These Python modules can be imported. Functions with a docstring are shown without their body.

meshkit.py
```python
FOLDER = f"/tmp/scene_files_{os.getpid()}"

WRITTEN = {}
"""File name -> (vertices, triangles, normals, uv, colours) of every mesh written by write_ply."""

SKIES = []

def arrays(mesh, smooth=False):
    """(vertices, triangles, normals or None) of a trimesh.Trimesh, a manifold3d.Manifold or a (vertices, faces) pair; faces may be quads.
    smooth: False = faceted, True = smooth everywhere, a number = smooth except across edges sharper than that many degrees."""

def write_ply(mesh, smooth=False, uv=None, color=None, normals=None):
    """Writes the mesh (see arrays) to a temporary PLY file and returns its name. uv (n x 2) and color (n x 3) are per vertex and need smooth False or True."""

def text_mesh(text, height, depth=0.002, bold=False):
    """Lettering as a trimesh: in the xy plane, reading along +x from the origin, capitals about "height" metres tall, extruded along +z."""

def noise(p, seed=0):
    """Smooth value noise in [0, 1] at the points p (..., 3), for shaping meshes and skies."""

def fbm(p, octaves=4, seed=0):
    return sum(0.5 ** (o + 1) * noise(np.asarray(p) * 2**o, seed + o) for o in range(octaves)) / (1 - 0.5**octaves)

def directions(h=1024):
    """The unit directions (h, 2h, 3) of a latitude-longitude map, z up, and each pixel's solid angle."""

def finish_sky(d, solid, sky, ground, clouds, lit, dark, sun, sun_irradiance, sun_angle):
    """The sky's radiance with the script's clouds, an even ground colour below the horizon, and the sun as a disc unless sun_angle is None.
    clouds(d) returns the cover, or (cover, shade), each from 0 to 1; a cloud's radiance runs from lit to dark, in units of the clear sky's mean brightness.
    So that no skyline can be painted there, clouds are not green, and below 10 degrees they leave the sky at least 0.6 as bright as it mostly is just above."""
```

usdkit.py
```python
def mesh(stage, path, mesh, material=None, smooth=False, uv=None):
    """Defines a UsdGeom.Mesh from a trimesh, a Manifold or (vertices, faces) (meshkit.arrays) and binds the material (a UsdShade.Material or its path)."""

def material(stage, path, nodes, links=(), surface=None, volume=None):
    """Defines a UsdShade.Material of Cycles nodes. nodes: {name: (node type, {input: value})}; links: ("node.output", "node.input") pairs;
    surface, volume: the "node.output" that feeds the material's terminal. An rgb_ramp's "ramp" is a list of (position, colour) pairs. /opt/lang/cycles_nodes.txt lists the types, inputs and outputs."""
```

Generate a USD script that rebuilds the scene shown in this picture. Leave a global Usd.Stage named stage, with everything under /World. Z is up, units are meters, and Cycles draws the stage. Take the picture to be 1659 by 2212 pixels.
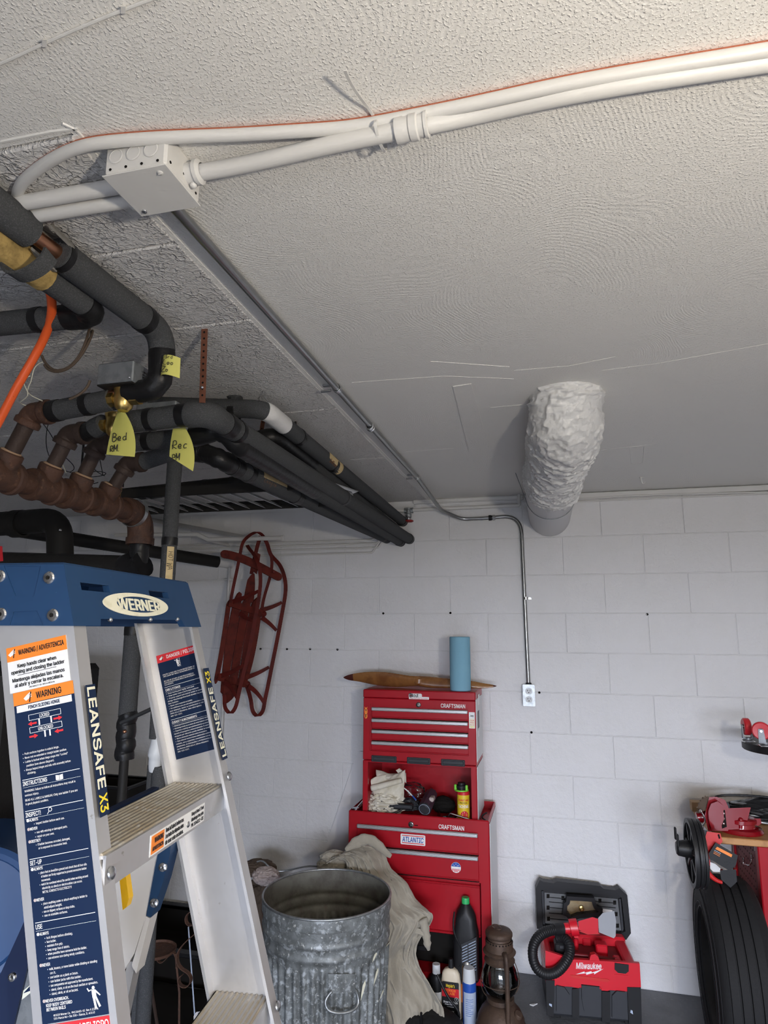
import math, random
import numpy as np, trimesh, manifold3d as m3
from shapely.geometry import Polygon, Point
from shapely import affinity
from pxr import Usd, UsdGeom, UsdLux, UsdShade, Gf, Sdf
import usdkit, meshkit, functools
from PIL import ImageFont
ImageFont.truetype = functools.lru_cache(None)(ImageFont.truetype)   # one font, read once

random.seed(7); RNG = np.random.default_rng(7)
stage = Usd.Stage.CreateInMemory()
UsdGeom.SetStageUpAxis(stage, UsdGeom.Tokens.z); UsdGeom.SetStageMetersPerUnit(stage, 1.0)
UsdGeom.Xform.Define(stage, '/World'); UsdGeom.Scope.Define(stage, '/World/Looks')

# ---------------------------------------------------------------- camera, light, exposure
F, YAW, PITCH, ROLL = 1400.0, .2524, .1782, .00463          # focal length in pixels of a 1659 x 2212 picture
CAM = np.array([1.3584, -3.583, 1.6576])
EXPOSURE = 0.0
def _rot():
    cy, sy = math.cos(YAW), math.sin(YAW)
    fwd = np.array([-sy*math.cos(PITCH), cy*math.cos(PITCH), math.sin(PITCH)]); right = np.array([cy, sy, 0]); up = np.cross(right, fwd)
    return np.stack([math.cos(ROLL)*right+math.sin(ROLL)*up, -math.sin(ROLL)*right+math.cos(ROLL)*up, fwd])
ROT = _rot()
cam = UsdGeom.Camera.Define(stage, '/World/Camera')
_m = np.eye(4); _m[0, :3], _m[1, :3], _m[2, :3], _m[3, :3] = ROT[0], ROT[1], -ROT[2], CAM
cam.AddTransformOp().Set(Gf.Matrix4d(*_m.ravel().tolist()))
cam.CreateHorizontalApertureAttr(36.0); cam.CreateVerticalApertureAttr(48.0); cam.CreateFocalLengthAttr(36.0*F/1659)
cam.CreateClippingRangeAttr(Gf.Vec2f(.02, 200)); cam.CreateExposureAttr(EXPOSURE)
# the open garage door: overcast daylight comes from the sky outside
dome = UsdLux.DomeLight.Define(stage, '/World/Sky')
dome.CreateIntensityAttr(1.0)
usdkit.material(stage, '/World/Looks/sky', {"b": ("background_shader", {"color": (.80, .90, 1.12), "strength": 1.5})}, [], surface="b.background")
UsdShade.MaterialBindingAPI.Apply(dome.GetPrim()).Bind(UsdShade.Material.Get(stage, '/World/Looks/sky'))
door = UsdLux.RectLight.Define(stage, '/World/DoorDaylight')   # bright sky beyond the open door
door.CreateWidthAttr(8.0); door.CreateHeightAttr(3.4); door.CreateIntensityAttr(37); door.CreateColorAttr(Gf.Vec3f(.87, .94, 1.11))
door.AddTranslateOp().Set((3.0, -11.5, 2.9)); door.AddRotateXYZOp().Set((90, 0, 0))

# ---------------------------------------------------------------- setting-out: where a sight line of the survey photograph meets a known plane
def ray(x, y): return np.array([(x-829.5)/F, -(y-1106)/F, 1.0]) @ ROT
def PX(x, y, v): d = ray(x, y); return CAM+d*(v-CAM[0])/d[0]
def PY(x, y, v): d = ray(x, y); return CAM+d*(v-CAM[1])/d[1]
def PZ(x, y, v): d = ray(x, y); return CAM+d*(v-CAM[2])/d[2]
def PD(x, y, v): return CAM+ray(x, y)*v
def PP(x, y, O, n): d = ray(x, y); return CAM+d*(np.dot(O-CAM, n)/np.dot(d, n))

# ---------------------------------------------------------------- prims
USED = {}
class T:
    def __init__(s, path, loc): s.path, s.loc = path, np.asarray(loc, float)
def numbered(base, name):
    k = base+'/'+name; n = USED.get(k, -1)+1; USED[k] = n
    return k if n == 0 else f'{k}_{n:03d}'
def keys(prim, **kw):
    for k, v in kw.items():
        if v: prim.SetCustomDataByKey(k, v)
def thing(name, label, cat, loc=(0, 0, 0), group=None, rotz=0):
    p = numbered('/World', name); x = UsdGeom.Xform.Define(stage, p); x.AddTranslateOp().Set(Gf.Vec3d(*map(float, loc)))
    if rotz: x.AddRotateZOp().Set(float(rotz))
    keys(x.GetPrim(), label=label, category=cat, group=group)
    return T(p, loc)
def structure(name, label=None):
    p = numbered('/World', name); x = UsdGeom.Xform.Define(stage, p); keys(x.GetPrim(), kind='structure', label=label, category=name.split('_')[0])
    return T(p, (0, 0, 0))
def obj(name, mesh, mat, parent=None, smooth=30, label=None, cat=None, group=None, kind=None):
    """ONE mesh: a part of its parent, or a thing of its own. Meshes are given in room coordinates."""
    if isinstance(mesh, list): mesh = trimesh.util.concatenate(mesh)
    loc = parent.loc if parent else np.zeros(3)
    p = numbered(parent.path if parent else '/World', name)
    if hasattr(mesh, 'to_mesh'): q = mesh.to_mesh(); mesh = trimesh.Trimesh(q.vert_properties[:, :3], q.tri_verts, process=False)
    if np.any(loc): mesh = mesh.copy(); mesh.apply_translation(-loc)
    m = usdkit.mesh(stage, p, mesh, MATS[mat], smooth)
    keys(m.GetPrim(), label=label, category=cat, group=group, kind=kind)
    return T(p, loc)
def copy_thing(src, name, loc, rotz, label, cat, group):
    p = numbered('/World', name); x = UsdGeom.Xform.Define(stage, p)
    x.AddTranslateOp().Set(Gf.Vec3d(*map(float, loc))); x.AddRotateZOp().Set(float(rotz))
    x.GetPrim().GetReferences().AddInternalReference(src.path); x.GetPrim().SetInstanceable(True)
    keys(x.GetPrim(), label=label, category=cat, group=group); return T(p, loc)

# ---------------------------------------------------------------- materials
MATS = {}
def mat(name, col, rough=.5, metal=0., bump=(), vary=None, spec=.5, coat=0., **kw):
    """bump: (scale, strength, distance) noise layers; vary: (scale, colour, low, high) noise patches of a second colour, a list of them allowed."""
    N = {"p": ("principled_bsdf", {"base_color": col, "roughness": rough, "metallic": metal, "specular_ior_level": spec, "coat_weight": coat, **kw}),
         "g": ("texture_coordinate", {})}
    K = []; last = None
    if vary:
        for i, (sc, c2, lo, hi) in enumerate(vary if isinstance(vary, list) else [vary]):
            N[f"vn{i}"] = ("noise_texture", {"scale": sc, "detail": 4., "roughness": .6}); K.append(("g.object", f"vn{i}.vector"))
            N[f"vr{i}"] = ("map_range", {"from_min": lo, "from_max": hi, "clamp": True}); K.append((f"vn{i}.fac", f"vr{i}.value"))
            N[f"vm{i}"] = ("mix_color", {"a": col, "b": c2}); K.append((f"vr{i}.result", f"vm{i}.fac"))
            if last: K.append((last, f"vm{i}.a"))
            last = f"vm{i}.result"
        K.append((last, "p.base_color"))
    prev = None
    for i, (sc, st, di) in enumerate(bump):
        N[f"bn{i}"] = ("noise_texture", {"scale": sc, "detail": 3.}); K.append(("g.object", f"bn{i}.vector"))
        N[f"bb{i}"] = ("bump", {"strength": st, "distance": di}); K.append((f"bn{i}.fac", f"bb{i}.height"))
        if prev: K.append((prev, f"bb{i}.normal"))
        prev = f"bb{i}.normal"
    if prev: K.append((prev, "p.normal"))
    MATS[name] = usdkit.material(stage, '/World/Looks/'+name, N, K, surface="p.BSDF")
mat('wall_paint', (.71, .705, .715), .55, bump=[(38, .35, .01), (160, .22, .004)], vary=[(9, (.69, .685, .685), .45, .75), (120, (.62, .61, .6), .68, .74)])
mat('wall_dark', (.40, .39, .38), .8, bump=[(60, .3, .01)])  # dimness of the left side put into this darker wall colour
mat('mortar', (.71, .705, .71), .7, bump=[(120, .3, .005)])
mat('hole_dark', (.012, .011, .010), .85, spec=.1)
mat('white_paint', (.64, .63, .61), .45, bump=[(90, .12, .004)])
mat('white_trim', (.64, .63, .615), .5, bump=[(60, .12, .004)])
mat('floor_paint', (.135, .142, .156), .5, bump=[(50, .25, .01), (9, .1, .02)], vary=[(6, (.095, .10, .11), .45, .7), (40, (.19, .19, .19), .62, .75)])
mat('driveway', (.40, .38, .35), .85, bump=[(40, .3, .01)])
# ceiling skim coat: trowelled arcs with fine pimples; stomped texture on the boards at the left
def ceiling_mat(name, col, kind):
    N = {"g": ("texture_coordinate", {}), "p": ("principled_bsdf", {"base_color": col, "roughness": .55, "specular_ior_level": .4}),
         "n": ("noise_texture", {"scale": 2.2, "detail": 2.}), "w": ("vector_math", {"math_type": "scale", "scale": .22}), "a": ("vector_math", {"math_type": "add"})}
    K = [("g.object", "n.vector"), ("n.color", "w.vector1"), ("g.object", "a.vector1"), ("w.vector", "a.vector2")]
    if kind == 'swirl':
        N.update({"v": ("voronoi_texture", {"scale": 2.6, "randomness": 1.}), "m": ("math", {"math_type": "multiply", "value2": 330.}), "s": ("math", {"math_type": "sine"}),
                  "gate": ("noise_texture", {"scale": 4.5, "detail": 1.}), "gr": ("map_range", {"from_min": .34, "from_max": .56, "to_max": .5, "clamp": True}), "sg": ("math", {"math_type": "multiply"}),
                  "d": ("noise_texture", {"scale": 260., "detail": 2.}), "d2": ("map_range", {"from_min": .52, "from_max": .80, "clamp": True}),
                  "b1": ("bump", {"strength": .16, "distance": .0025}), "b2": ("bump", {"strength": .5, "distance": .003}), "k": ("noise_texture", {"scale": 9., "detail": 2.}), "b3": ("bump", {"strength": .15, "distance": .012})})
        K += [("a.vector", "v.vector"), ("v.distance", "m.value1"), ("m.value", "s.value1"), ("g.object", "gate.vector"), ("gate.fac", "gr.value"), ("gr.result", "sg.value1"), ("s.value", "sg.value2"), ("sg.value", "b1.height"),
              ("g.object", "d.vector"), ("d.fac", "d2.value"), ("d2.result", "b2.height"), ("b1.normal", "b2.normal"), ("g.object", "k.vector"), ("k.fac", "b3.height"), ("b2.normal", "b3.normal"), ("b3.normal", "p.normal")]
    else:
        N.update({"v": ("voronoi_texture", {"scale": 40., "feature": "distance_to_edge"}), "r": ("map_range", {"from_min": .0, "from_max": .10, "to_min": 1., "to_max": 0., "clamp": True}),
                  "gate": ("noise_texture", {"scale": 22., "detail": 2.}), "gr": ("map_range", {"from_min": .42, "from_max": .56, "clamp": True}), "sg": ("math", {"math_type": "multiply"}),
                  "d": ("noise_texture", {"scale": 75., "detail": 3., "distortion": 1.4}), "dr": ("map_range", {"from_min": .46, "from_max": .62, "clamp": True}), "b1": ("bump", {"strength": .6, "distance": .006}), "b2": ("bump", {"strength": .5, "distance": .005})})
        N["w"] = ("vector_math", {"math_type": "scale", "scale": .05}); N["n"] = ("noise_texture", {"scale": 25., "detail": 3.})
        K += [("a.vector", "v.vector"), ("v.distance", "r.value"), ("g.object", "gate.vector"), ("gate.fac", "gr.value"), ("gr.result", "sg.value1"), ("r.result", "sg.value2"), ("sg.value", "b1.height"),
              ("g.object", "d.vector"), ("d.fac", "dr.value"), ("dr.result", "b2.height"), ("b1.normal", "b2.normal"), ("b2.normal", "p.normal")]
    MATS[name] = usdkit.material(stage, '/World/Looks/'+name, N, K, surface="p.BSDF")
ceiling_mat('ceiling_swirl', (.76, .745, .715), 'swirl'); ceiling_mat('ceiling_stomp', (.63, .615, .60), 'stomp')
mat('foam', (.060, .063, .066), .88, bump=[(420, .6, .004), (70, .15, .004)], vary=(380, (.11, .11, .115), .5, .7), spec=.2)
mat('foam_cut', (.20, .19, .17), .9, bump=[(200, .5, .004)])
mat('tape_black', (.010, .010, .011), .42, spec=.3, bump=[(55, .25, .006)])
mat('dark_pipe', (.016, .015, .014), .6, spec=.25, bump=[(60, .3, .006)])
mat('rust', (.090, .043, .028), .72, bump=[(70, .5, .006)], vary=[(26, (.065, .035, .026), .45, .65), (60, (.17, .085, .05), .58, .72)], metal=.2)
mat('rust_dark', (.050, .032, .026), .65, bump=[(70, .4, .006)], metal=.3)
mat('joint_compound', (.42, .28, .18), .8, bump=[(120, .5, .004)])
mat('strap_rust', (.22, .085, .05), .6, metal=.5, bump=[(80, .2, .003)])
mat('copper', (.60, .30, .18), .35, 1.)
mat('brass', (.62, .44, .15), .3, 1., bump=[(60, .15, .004)], vary=(20, (.34, .23, .08), .5, .7))
mat('galv_box', (.25, .27, .29), .45, .4, bump=[(90, .12, .003)], vary=(45, (.19, .205, .22), .45, .65))
mat('galv', (.42, .44, .45), .42, .85, bump=[(90, .12, .003)], vary=(45, (.30, .32, .33), .45, .65))
mat('liner_grey', (.12, .125, .13), .45, bump=[(160, .1, .002)])
mat('galv_can', (.25, .27, .275), .5, .35, bump=[(45, .25, .006)], vary=[(24, (.14, .15, .15), .40, .62), (42, (.42, .45, .47), .54, .62), (90, (.62, .63, .61), .62, .68), (7, (.20, .21, .205), .55, .8)])
mat('galv_inside', (.20, .195, .17), .7, .4, bump=[(40, .3, .006)], vary=[(14, (.12, .11, .095), .4, .65), (9, (.16, .09, .06), .62, .8)])
mat('emt', (.33, .34, .34), .28, .95, bump=[(40, .05, .002)])
mat('emt_dull', (.13, .135, .14), .42, .75)
mat('steel', (.62, .63, .64), .25, 1.)
mat('chrome', (.75, .76, .77), .12, 1.)
mat('alu', (.62, .615, .62), .45, .72, bump=[(14, .08, .01), (200, .06, .001)], vary=[(7, (.56, .55, .54), .45, .7), (60, (.40, .38, .35), .70, .76)])
mat('alu_worn', (.54, .50, .43), .55, .55, bump=[(90, .2, .002)], vary=[(12, (.46, .37, .25), .45, .7), (40, (.66, .64, .60), .55, .7)])
mat('blue_plastic', (.013, .048, .125), .48, bump=[(60, .08, .003)], vary=[(5, (.011, .041, .108), .4, .7), (130, (.08, .17, .30), .735, .77)], spec=.4)
mat('navy_plastic', (.008, .016, .048), .5, spec=.3)
mat('cream_print', (.82, .80, .64), .5, vary=(40, (.70, .67, .50), .55, .75))
mat('label_white', (.80, .80, .80), .4)
mat('label_navy', (.006, .018, .056), .5, spec=.25)
mat('label_orange', (.86, .24, .03), .4)
mat('label_red', (.68, .03, .04), .4)
mat('label_black', (.012, .012, .014), .45)
mat('label_yellow', (.86, .68, .03), .4)
mat('print_white', (.78, .78, .78), .5)
mat('yellow_plastic', (.80, .47, .015), .4)
mat('orange_dull', (.42, .12, .06), .6)
mat('orange_cable', (.80, .115, .022), .38, vary=(240, (.45, .05, .02), .66, .7))
mat('note_paper', (.62, .60, .15), .75, bump=[(20, .1, .01)])
mat('fibreglass', (.42, .29, .10), .9, bump=[(120, .5, .004)], vary=(30, (.22, .15, .05), .45, .65))
mat('masking', (.60, .46, .24), .7, bump=[(120, .15, .002)], vary=(30, (.50, .37, .17), .5, .7))
mat('ink', (.012, .012, .014), .6); mat('ink_brown', (.16, .07, .03), .6)
mat('foil_paint', (.70, .695, .685), .40, bump=[(45, .5, .006), (110, .3, .003)])
mat('duct_paint', (.58, .57, .575), .42)
mat('red_handle', (.30, .018, .016), .4)
mat('sled_red', (.115, .014, .010), .6, spec=.15, bump=[(60, .15, .004)], vary=(22, (.075, .012, .010), .45, .7))
mat('sled_wood', (.13, .020, .013), .65, spec=.15, bump=[(60, .15, .004)], vary=(25, (.07, .013, .010), .45, .7))
mat('red_enamel', (.39, .007, .016), .34, spec=.3, coat=.08, bump=[(140, .04, .002)], vary=(4, (.34, .006, .013), .4, .7))
mat('red_dark', (.16, .006, .010), .45, spec=.25)
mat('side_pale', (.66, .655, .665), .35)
mat('drawer_trim', (.60, .61, .61), .38, .7)
mat('black_plastic', (.013, .013, .0145), .45, spec=.3, bump=[(160, .1, .002)])
mat('grey_plastic', (.036, .038, .044), .5, spec=.3, bump=[(160, .1, .002)])
mat('dark_rubber', (.016, .016, .017), .75, bump=[(140, .25, .003)], spec=.2)
mat('tire_side', (.020, .020, .022), .6, spec=.25, bump=[(70, .1, .003)])
mat('milw_red', (.60, .008, .022), .35); mat('milw_red2', (.56, .02, .02), .4)
mat('clear_grey', (.40, .41, .44), .3, alpha=.82)
mat('vise_red', (.24, .004, .010), .2, coat=.5)
mat('wood_top', (.50, .25, .09), .45, vary=(18, (.36, .16, .05), .45, .68))
mat('wood_raw', (.40, .26, .14), .7)
mat('propeller', (.26, .115, .036), .28, coat=.5, vary=[(14, (.16, .06, .02), .42, .66), (5, (.33, .16, .05), .55, .75)])
mat('prop_tip', (.075, .018, .013), .35)
mat('towel', (.20, .40, .52), .9, bump=[(260, .25, .003)])
mat('cloth', (.36, .325, .262), .95, bump=[(320, .2, .002), (16, .45, .02), (40, .2, .008)], sheen_weight=.2)
mat('cloth_white', (.66, .62, .53), .95, bump=[(300, .2, .002)], vary=(16, (.52, .47, .35), .5, .7))
mat('canvas_brown', (.10, .07, .05), .9)
mat('pink_cloth', (.50, .42, .40), .9)
mat('board_white', (.70, .69, .70), .5); mat('board_edge', (.34, .31, .27), .7)
mat('green_cap', (.03, .42, .12), .4); mat('green_clip', (.20, .62, .05), .4)
mat('can_yellow', (.78, .55, .03), .35); mat('can_red', (.58, .02, .03), .35); mat('can_brown', (.10, .05, .02), .35)
mat('cream_plastic', (.66, .57, .43), .45); mat('cap_white', (.62, .64, .66), .45)
mat('spray_blue', (.02, .085, .40), .35); mat('spray_label', (.40, .47, .60), .4)
mat('lantern_rust', (.085, .052, .035), .62, .35, bump=[(70, .35, .005)], vary=(20, (.05, .032, .024), .45, .7))
mat('barrel_blue', (.018, .062, .17), .42)
mat('motor_purple', (.06, .03, .045), .35)
mat('wire_white', (.62, .60, .5), .6)
mat('caulk', (.70, .69, .66), .55)
mat('bulb', (1, .95, .85), .5, emission_color=(1, .90, .74), emission_strength=1050.)
def glass(name, tint, amount=.12):
    MATS[name] = usdkit.material(stage, '/World/Looks/'+name, {"t": ("transparent_bsdf", {"color": tint}), "g": ("glossy_bsdf", {"color": (.9, .9, .9), "roughness": .05}), "f": ("fresnel", {"IOR": 1.45}),
        "m": ("mix_closure", {})}, [("f.fac", "m.fac"), ("t.BSDF", "m.closure1"), ("g.BSDF", "m.closure2")], surface="m.closure")
glass('clear_glass', (.90, .92, .92)); glass('clear_plastic', (.82, .82, .84))

# ---------------------------------------------------------------- shapes
A3 = lambda *p: np.array(p, float)
def unit(v): v = np.asarray(v, float); return v/np.linalg.norm(v)
def box(c, s): return trimesh.creation.box(extents=s, transform=trimesh.transformations.translation_matrix(c))
def hull(pts): return trimesh.convex.convex_hull(np.asarray(pts, float))
def rbox(c, s, b=.004):
    """A box with chamfered edges."""
    h = np.array(s, float)/2; b = min(b, h.min()*.9); P = []
    for sx in (-1, 1):
        for sy in (-1, 1):
            for sz in (-1, 1):
                S = np.array([sx, sy, sz]); P += [S*(h-[0, b, b]), S*(h-[b, 0, b]), S*(h-[b, b, 0])]
    m = hull(P); m.apply_translation(c); return m
def frame(m, O, X, Y, Z):
    m = m.copy(); v = m.vertices; m.vertices = np.asarray(O)+v[:, :1]*np.asarray(X)+v[:, 1:2]*np.asarray(Y)+v[:, 2:]*np.asarray(Z)
    if np.dot(np.cross(X, Y), Z) < 0: m.invert()
    return m
def basis(axis):
    z = unit(axis); x = unit(np.cross([0, 0, 1.] if abs(z[2]) < .9 else [1., 0, 0], z)); return x, np.cross(z, x), z
def lathe(profile, n=40, O=(0, 0, 0), axis=(0, 0, 1)):
    p = np.asarray(profile, float); a = np.arange(n)*2*np.pi/n
    v = np.stack([p[:, 0][:, None]*np.cos(a), p[:, 0][:, None]*np.sin(a), np.repeat(p[:, 1][:, None], n, 1)], -1).reshape(-1, 3)
    i, j = np.meshgrid(np.arange(len(p)-1), np.arange(n), indexing='ij'); k = (j+1) % n
    f = np.stack([i*n+j, i*n+k, (i+1)*n+k, (i+1)*n+j], -1).reshape(-1, 4)
    m = trimesh.Trimesh(v, np.vstack([f[:, [0, 1, 2]], f[:, [0, 2, 3]]]), process=False)
    x, y, z = basis(axis) if tuple(axis) != (0, 0, 1) else (A3(1, 0, 0), A3(0, 1, 0), A3(0, 0, 1))
    return frame(m, O, x, y, z)
def cyl(p0, p1, r, n=20, r2=None, ch=.0):
    p0, p1 = np.asarray(p0, float), np.asarray(p1, float); h = np.linalg.norm(p1-p0); r2 = r if r2 is None else r2
    c = ch or min(.0015, r*.15, h*.2)
    return lathe([(0, 0), (r-c, 0), (r, c), (r2, h-c), (r2-c, h), (0, h)], n, p0, p1-p0)
def rounded(pts, R, k=7):
    """A polyline whose corners are rounded with radius R."""
    pts = [np.asarray(p, float) for p in pts]; out = [pts[0]]
    for a, b, c in zip(pts, pts[1:], pts[2:]):
        u, w = unit(a-b), unit(c-b); ang = math.acos(np.clip(np.dot(u, w), -1, 1)); t = min(R/max(math.tan(ang/2), 1e-3), .49*np.linalg.norm(a-b), .49*np.linalg.norm(c-b))
        p, q = b+u*t, b+w*t
        for s in np.linspace(0, 1, k): out.append((1-s)**2*p+2*s*(1-s)*b+s*s*q)
    return np.array(out+[pts[-1]])
def smooth_path(pts, n=40):
    from scipy.interpolate import CubicSpline
    p = np.asarray(pts, float); t = np.r_[0, np.cumsum(np.linalg.norm(np.diff(p, axis=0), axis=1))]
    return CubicSpline(t, p)(np.linspace(0, t[-1], n))
def tube(pts, r, n=14, cap=True, scale2=1., up=None):
    p = np.asarray(pts, float); t = np.gradient(p, axis=0); t /= np.linalg.norm(t, axis=1, keepdims=True)+1e-12
    r = np.broadcast_to(r, (len(p),)).astype(float); N = [basis(t[0])[0] if up is None else unit(np.cross(up, t[0]))]
    for k in range(1, len(p)):
        v = N[-1]-t[k]*np.dot(N[-1], t[k]); N.append(v/np.linalg.norm(v))
    N = np.array(N); B = np.cross(t, N); a = np.arange(n)*2*np.pi/n
    v = (p[:, None]+r[:, None, None]*(np.cos(a)[None, :, None]*N[:, None]*scale2+np.sin(a)[None, :, None]*B[:, None])).reshape(-1, 3)
    i, j = np.meshgrid(np.arange(len(p)-1), np.arange(n), indexing='ij'); k = (j+1) % n
    f = np.stack([i*n+j, i*n+k, (i+1)*n+k, (i+1)*n+j], -1).reshape(-1, 4); f = np.vstack([f[:, [0, 1, 2]], f[:, [0, 2, 3]]])
    if cap:
        v = np.vstack([v, p[0], p[-1]]); c0, c1, L = len(v)-2, len(v)-1, (len(p)-1)*n; j = np.arange(n); k = (j+1) % n
        f = np.vstack([f, np.stack([np.full(n, c0), k, j], 1), np.stack([np.full(n, c1), L+j, L+k], 1)])
    return trimesh.Trimesh(v, f, process=False)
def ribbon(pts, w, t, wdir):
    """A flat bar of width w (along wdir) and thickness t that follows a path."""
    p = np.asarray(pts, float); tan = np.gradient(p, axis=0); tan /= np.linalg.norm(tan, axis=1, keepdims=True)
    W = np.asarray(wdir, float)-tan*(tan@np.asarray(wdir, float))[:, None]; W /= np.linalg.norm(W, axis=1, keepdims=True); H = np.cross(tan, W)
    w = np.broadcast_to(w, (len(p),))[:, None]/2; t = t/2
    v = np.stack([p+W*w+H*t, p-W*w+H*t, p-W*w-H*t, p+W*w-H*t], 1).reshape(-1, 3); f = []
    for i in range(len(p)-1):
        for j in range(4): a, b = i*4+j, i*4+(j+1) % 4; f += [[a, b, b+4], [a, b+4, a+4]]
    L = (len(p)-1)*4; f += [[0, 2, 1], [0, 3, 2], [L, L+1, L+2], [L, L+2, L+3]]
    return trimesh.Trimesh(v, f, process=False)
def prism(poly, h, O=(0, 0, 0), X=(1, 0, 0), Y=(0, 1, 0), Z=(0, 0, 1)):
    if not hasattr(poly, 'geom_type'): poly = Polygon(poly)
    if not poly.is_valid: poly = poly.buffer(0)
    return frame(trimesh.util.concatenate([trimesh.creation.extrude_polygon(g, h, engine='earcut') for g in getattr(poly, 'geoms', [poly])]), O, X, Y, Z)
def rrect(w, h, r, cx=0, cy=0): return affinity.translate(Polygon([(-w/2+r, -h/2+r), (w/2-r, -h/2+r), (w/2-r, h/2-r), (-w/2+r, h/2-r)]).buffer(r, 4), cx, cy)
def ball(c, r, s=(1, 1, 1), sub=2):
    m = trimesh.creation.icosphere(sub, r); m.vertices = m.vertices*np.asarray(s)+np.asarray(c); return m
def man(m):
    m = m.copy(); m.merge_vertices(); return m3.Manifold(m3.Mesh(np.asarray(m.vertices, np.float32), np.asarray(m.faces, np.uint32)))
def unman(q): q = q.to_mesh(); return trimesh.Trimesh(q.vert_properties[:, :3], q.tri_verts, process=False)
def cut(a, *bs):
    a = man(a)
    for b in bs: a = a-man(b)
    return unman(a)
def grid_mesh(Pf, thick=0.0):
    """Pf: (n, m, 3) grid of points -> sheet, doubled with thickness along its normals."""
    n, m = Pf.shape[:2]; i, j = np.meshgrid(np.arange(n-1), np.arange(m-1), indexing='ij')
    q = np.stack([i*m+j, i*m+j+1, (i+1)*m+j+1, (i+1)*m+j], -1).reshape(-1, 4); f = np.vstack([q[:, [0, 1, 2]], q[:, [0, 2, 3]]])
    v = Pf.reshape(-1, 3)
    if not thick: return trimesh.Trimesh(v, f, process=False)
    nrm = np.cross(np.gradient(Pf, axis=0), np.gradient(Pf, axis=1)).reshape(-1, 3); nrm /= np.linalg.norm(nrm, axis=1, keepdims=True)+1e-12
    K = n*m; v2 = np.vstack([v, v-nrm*thick]); E = []
    for k in range(n-1): E += [(k*m, (k+1)*m), ((k+1)*m+m-1, k*m+m-1)]
    for k in range(m-1): E += [(k+1, k), ((n-1)*m+k, (n-1)*m+k+1)]
    s = [t for a, b in E for t in ([a, b, b+K], [a, b+K, a+K])]
    return trimesh.Trimesh(v2, np.vstack([f, f[:, ::-1]+K, s]), process=False)
def text(s, h, O, X, Y, width=None, depth=.0004, bold=False, align='c', italic=0., lift=0.):
    """Lettering on the plane through O (its middle, or its left end) that reads along X with up along Y."""
    X, Y = unit(X), unit(Y); m = meshkit.text_mesh(s, h, depth, bold); lo, hi = m.bounds[0][0], m.bounds[1][0]; v = m.vertices.copy()
    v[:, 0] -= lo; k = (width/(hi-lo)) if width else 1.; v[:, 0] *= k; W = (hi-lo)*k
    if align == 'c': v[:, 0] -= W/2; v[:, 1] -= h/2
    v[:, 0] += italic*v[:, 1]; v[:, 2] += lift; m.vertices = v
    return frame(m, O, X, Y, np.cross(X, Y))
def pen(strokes, O, X, Y, s, r=.0006):
    """Handwriting: polylines in units of s on a plane."""
    Zd = np.cross(unit(X), unit(Y)); out = []
    for st in strokes:
        p = np.array([np.asarray(O)+unit(X)*a*s+unit(Y)*b*s+Zd*r*.5 for a, b in st]); p = smooth_path(p, max(4, 5*len(st))) if len(st) > 2 else p
        out.append(tube(p, r, 5))
    return trimesh.util.concatenate(out)
def fbm(p, sc, seed=0, o=4): return np.asarray(meshkit.fbm(np.asarray(p)*sc+7.7*seed, o, seed))
X3, Y3, Z3 = A3(1, 0, 0), A3(0, 1, 0), A3(0, 0, 1)

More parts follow.
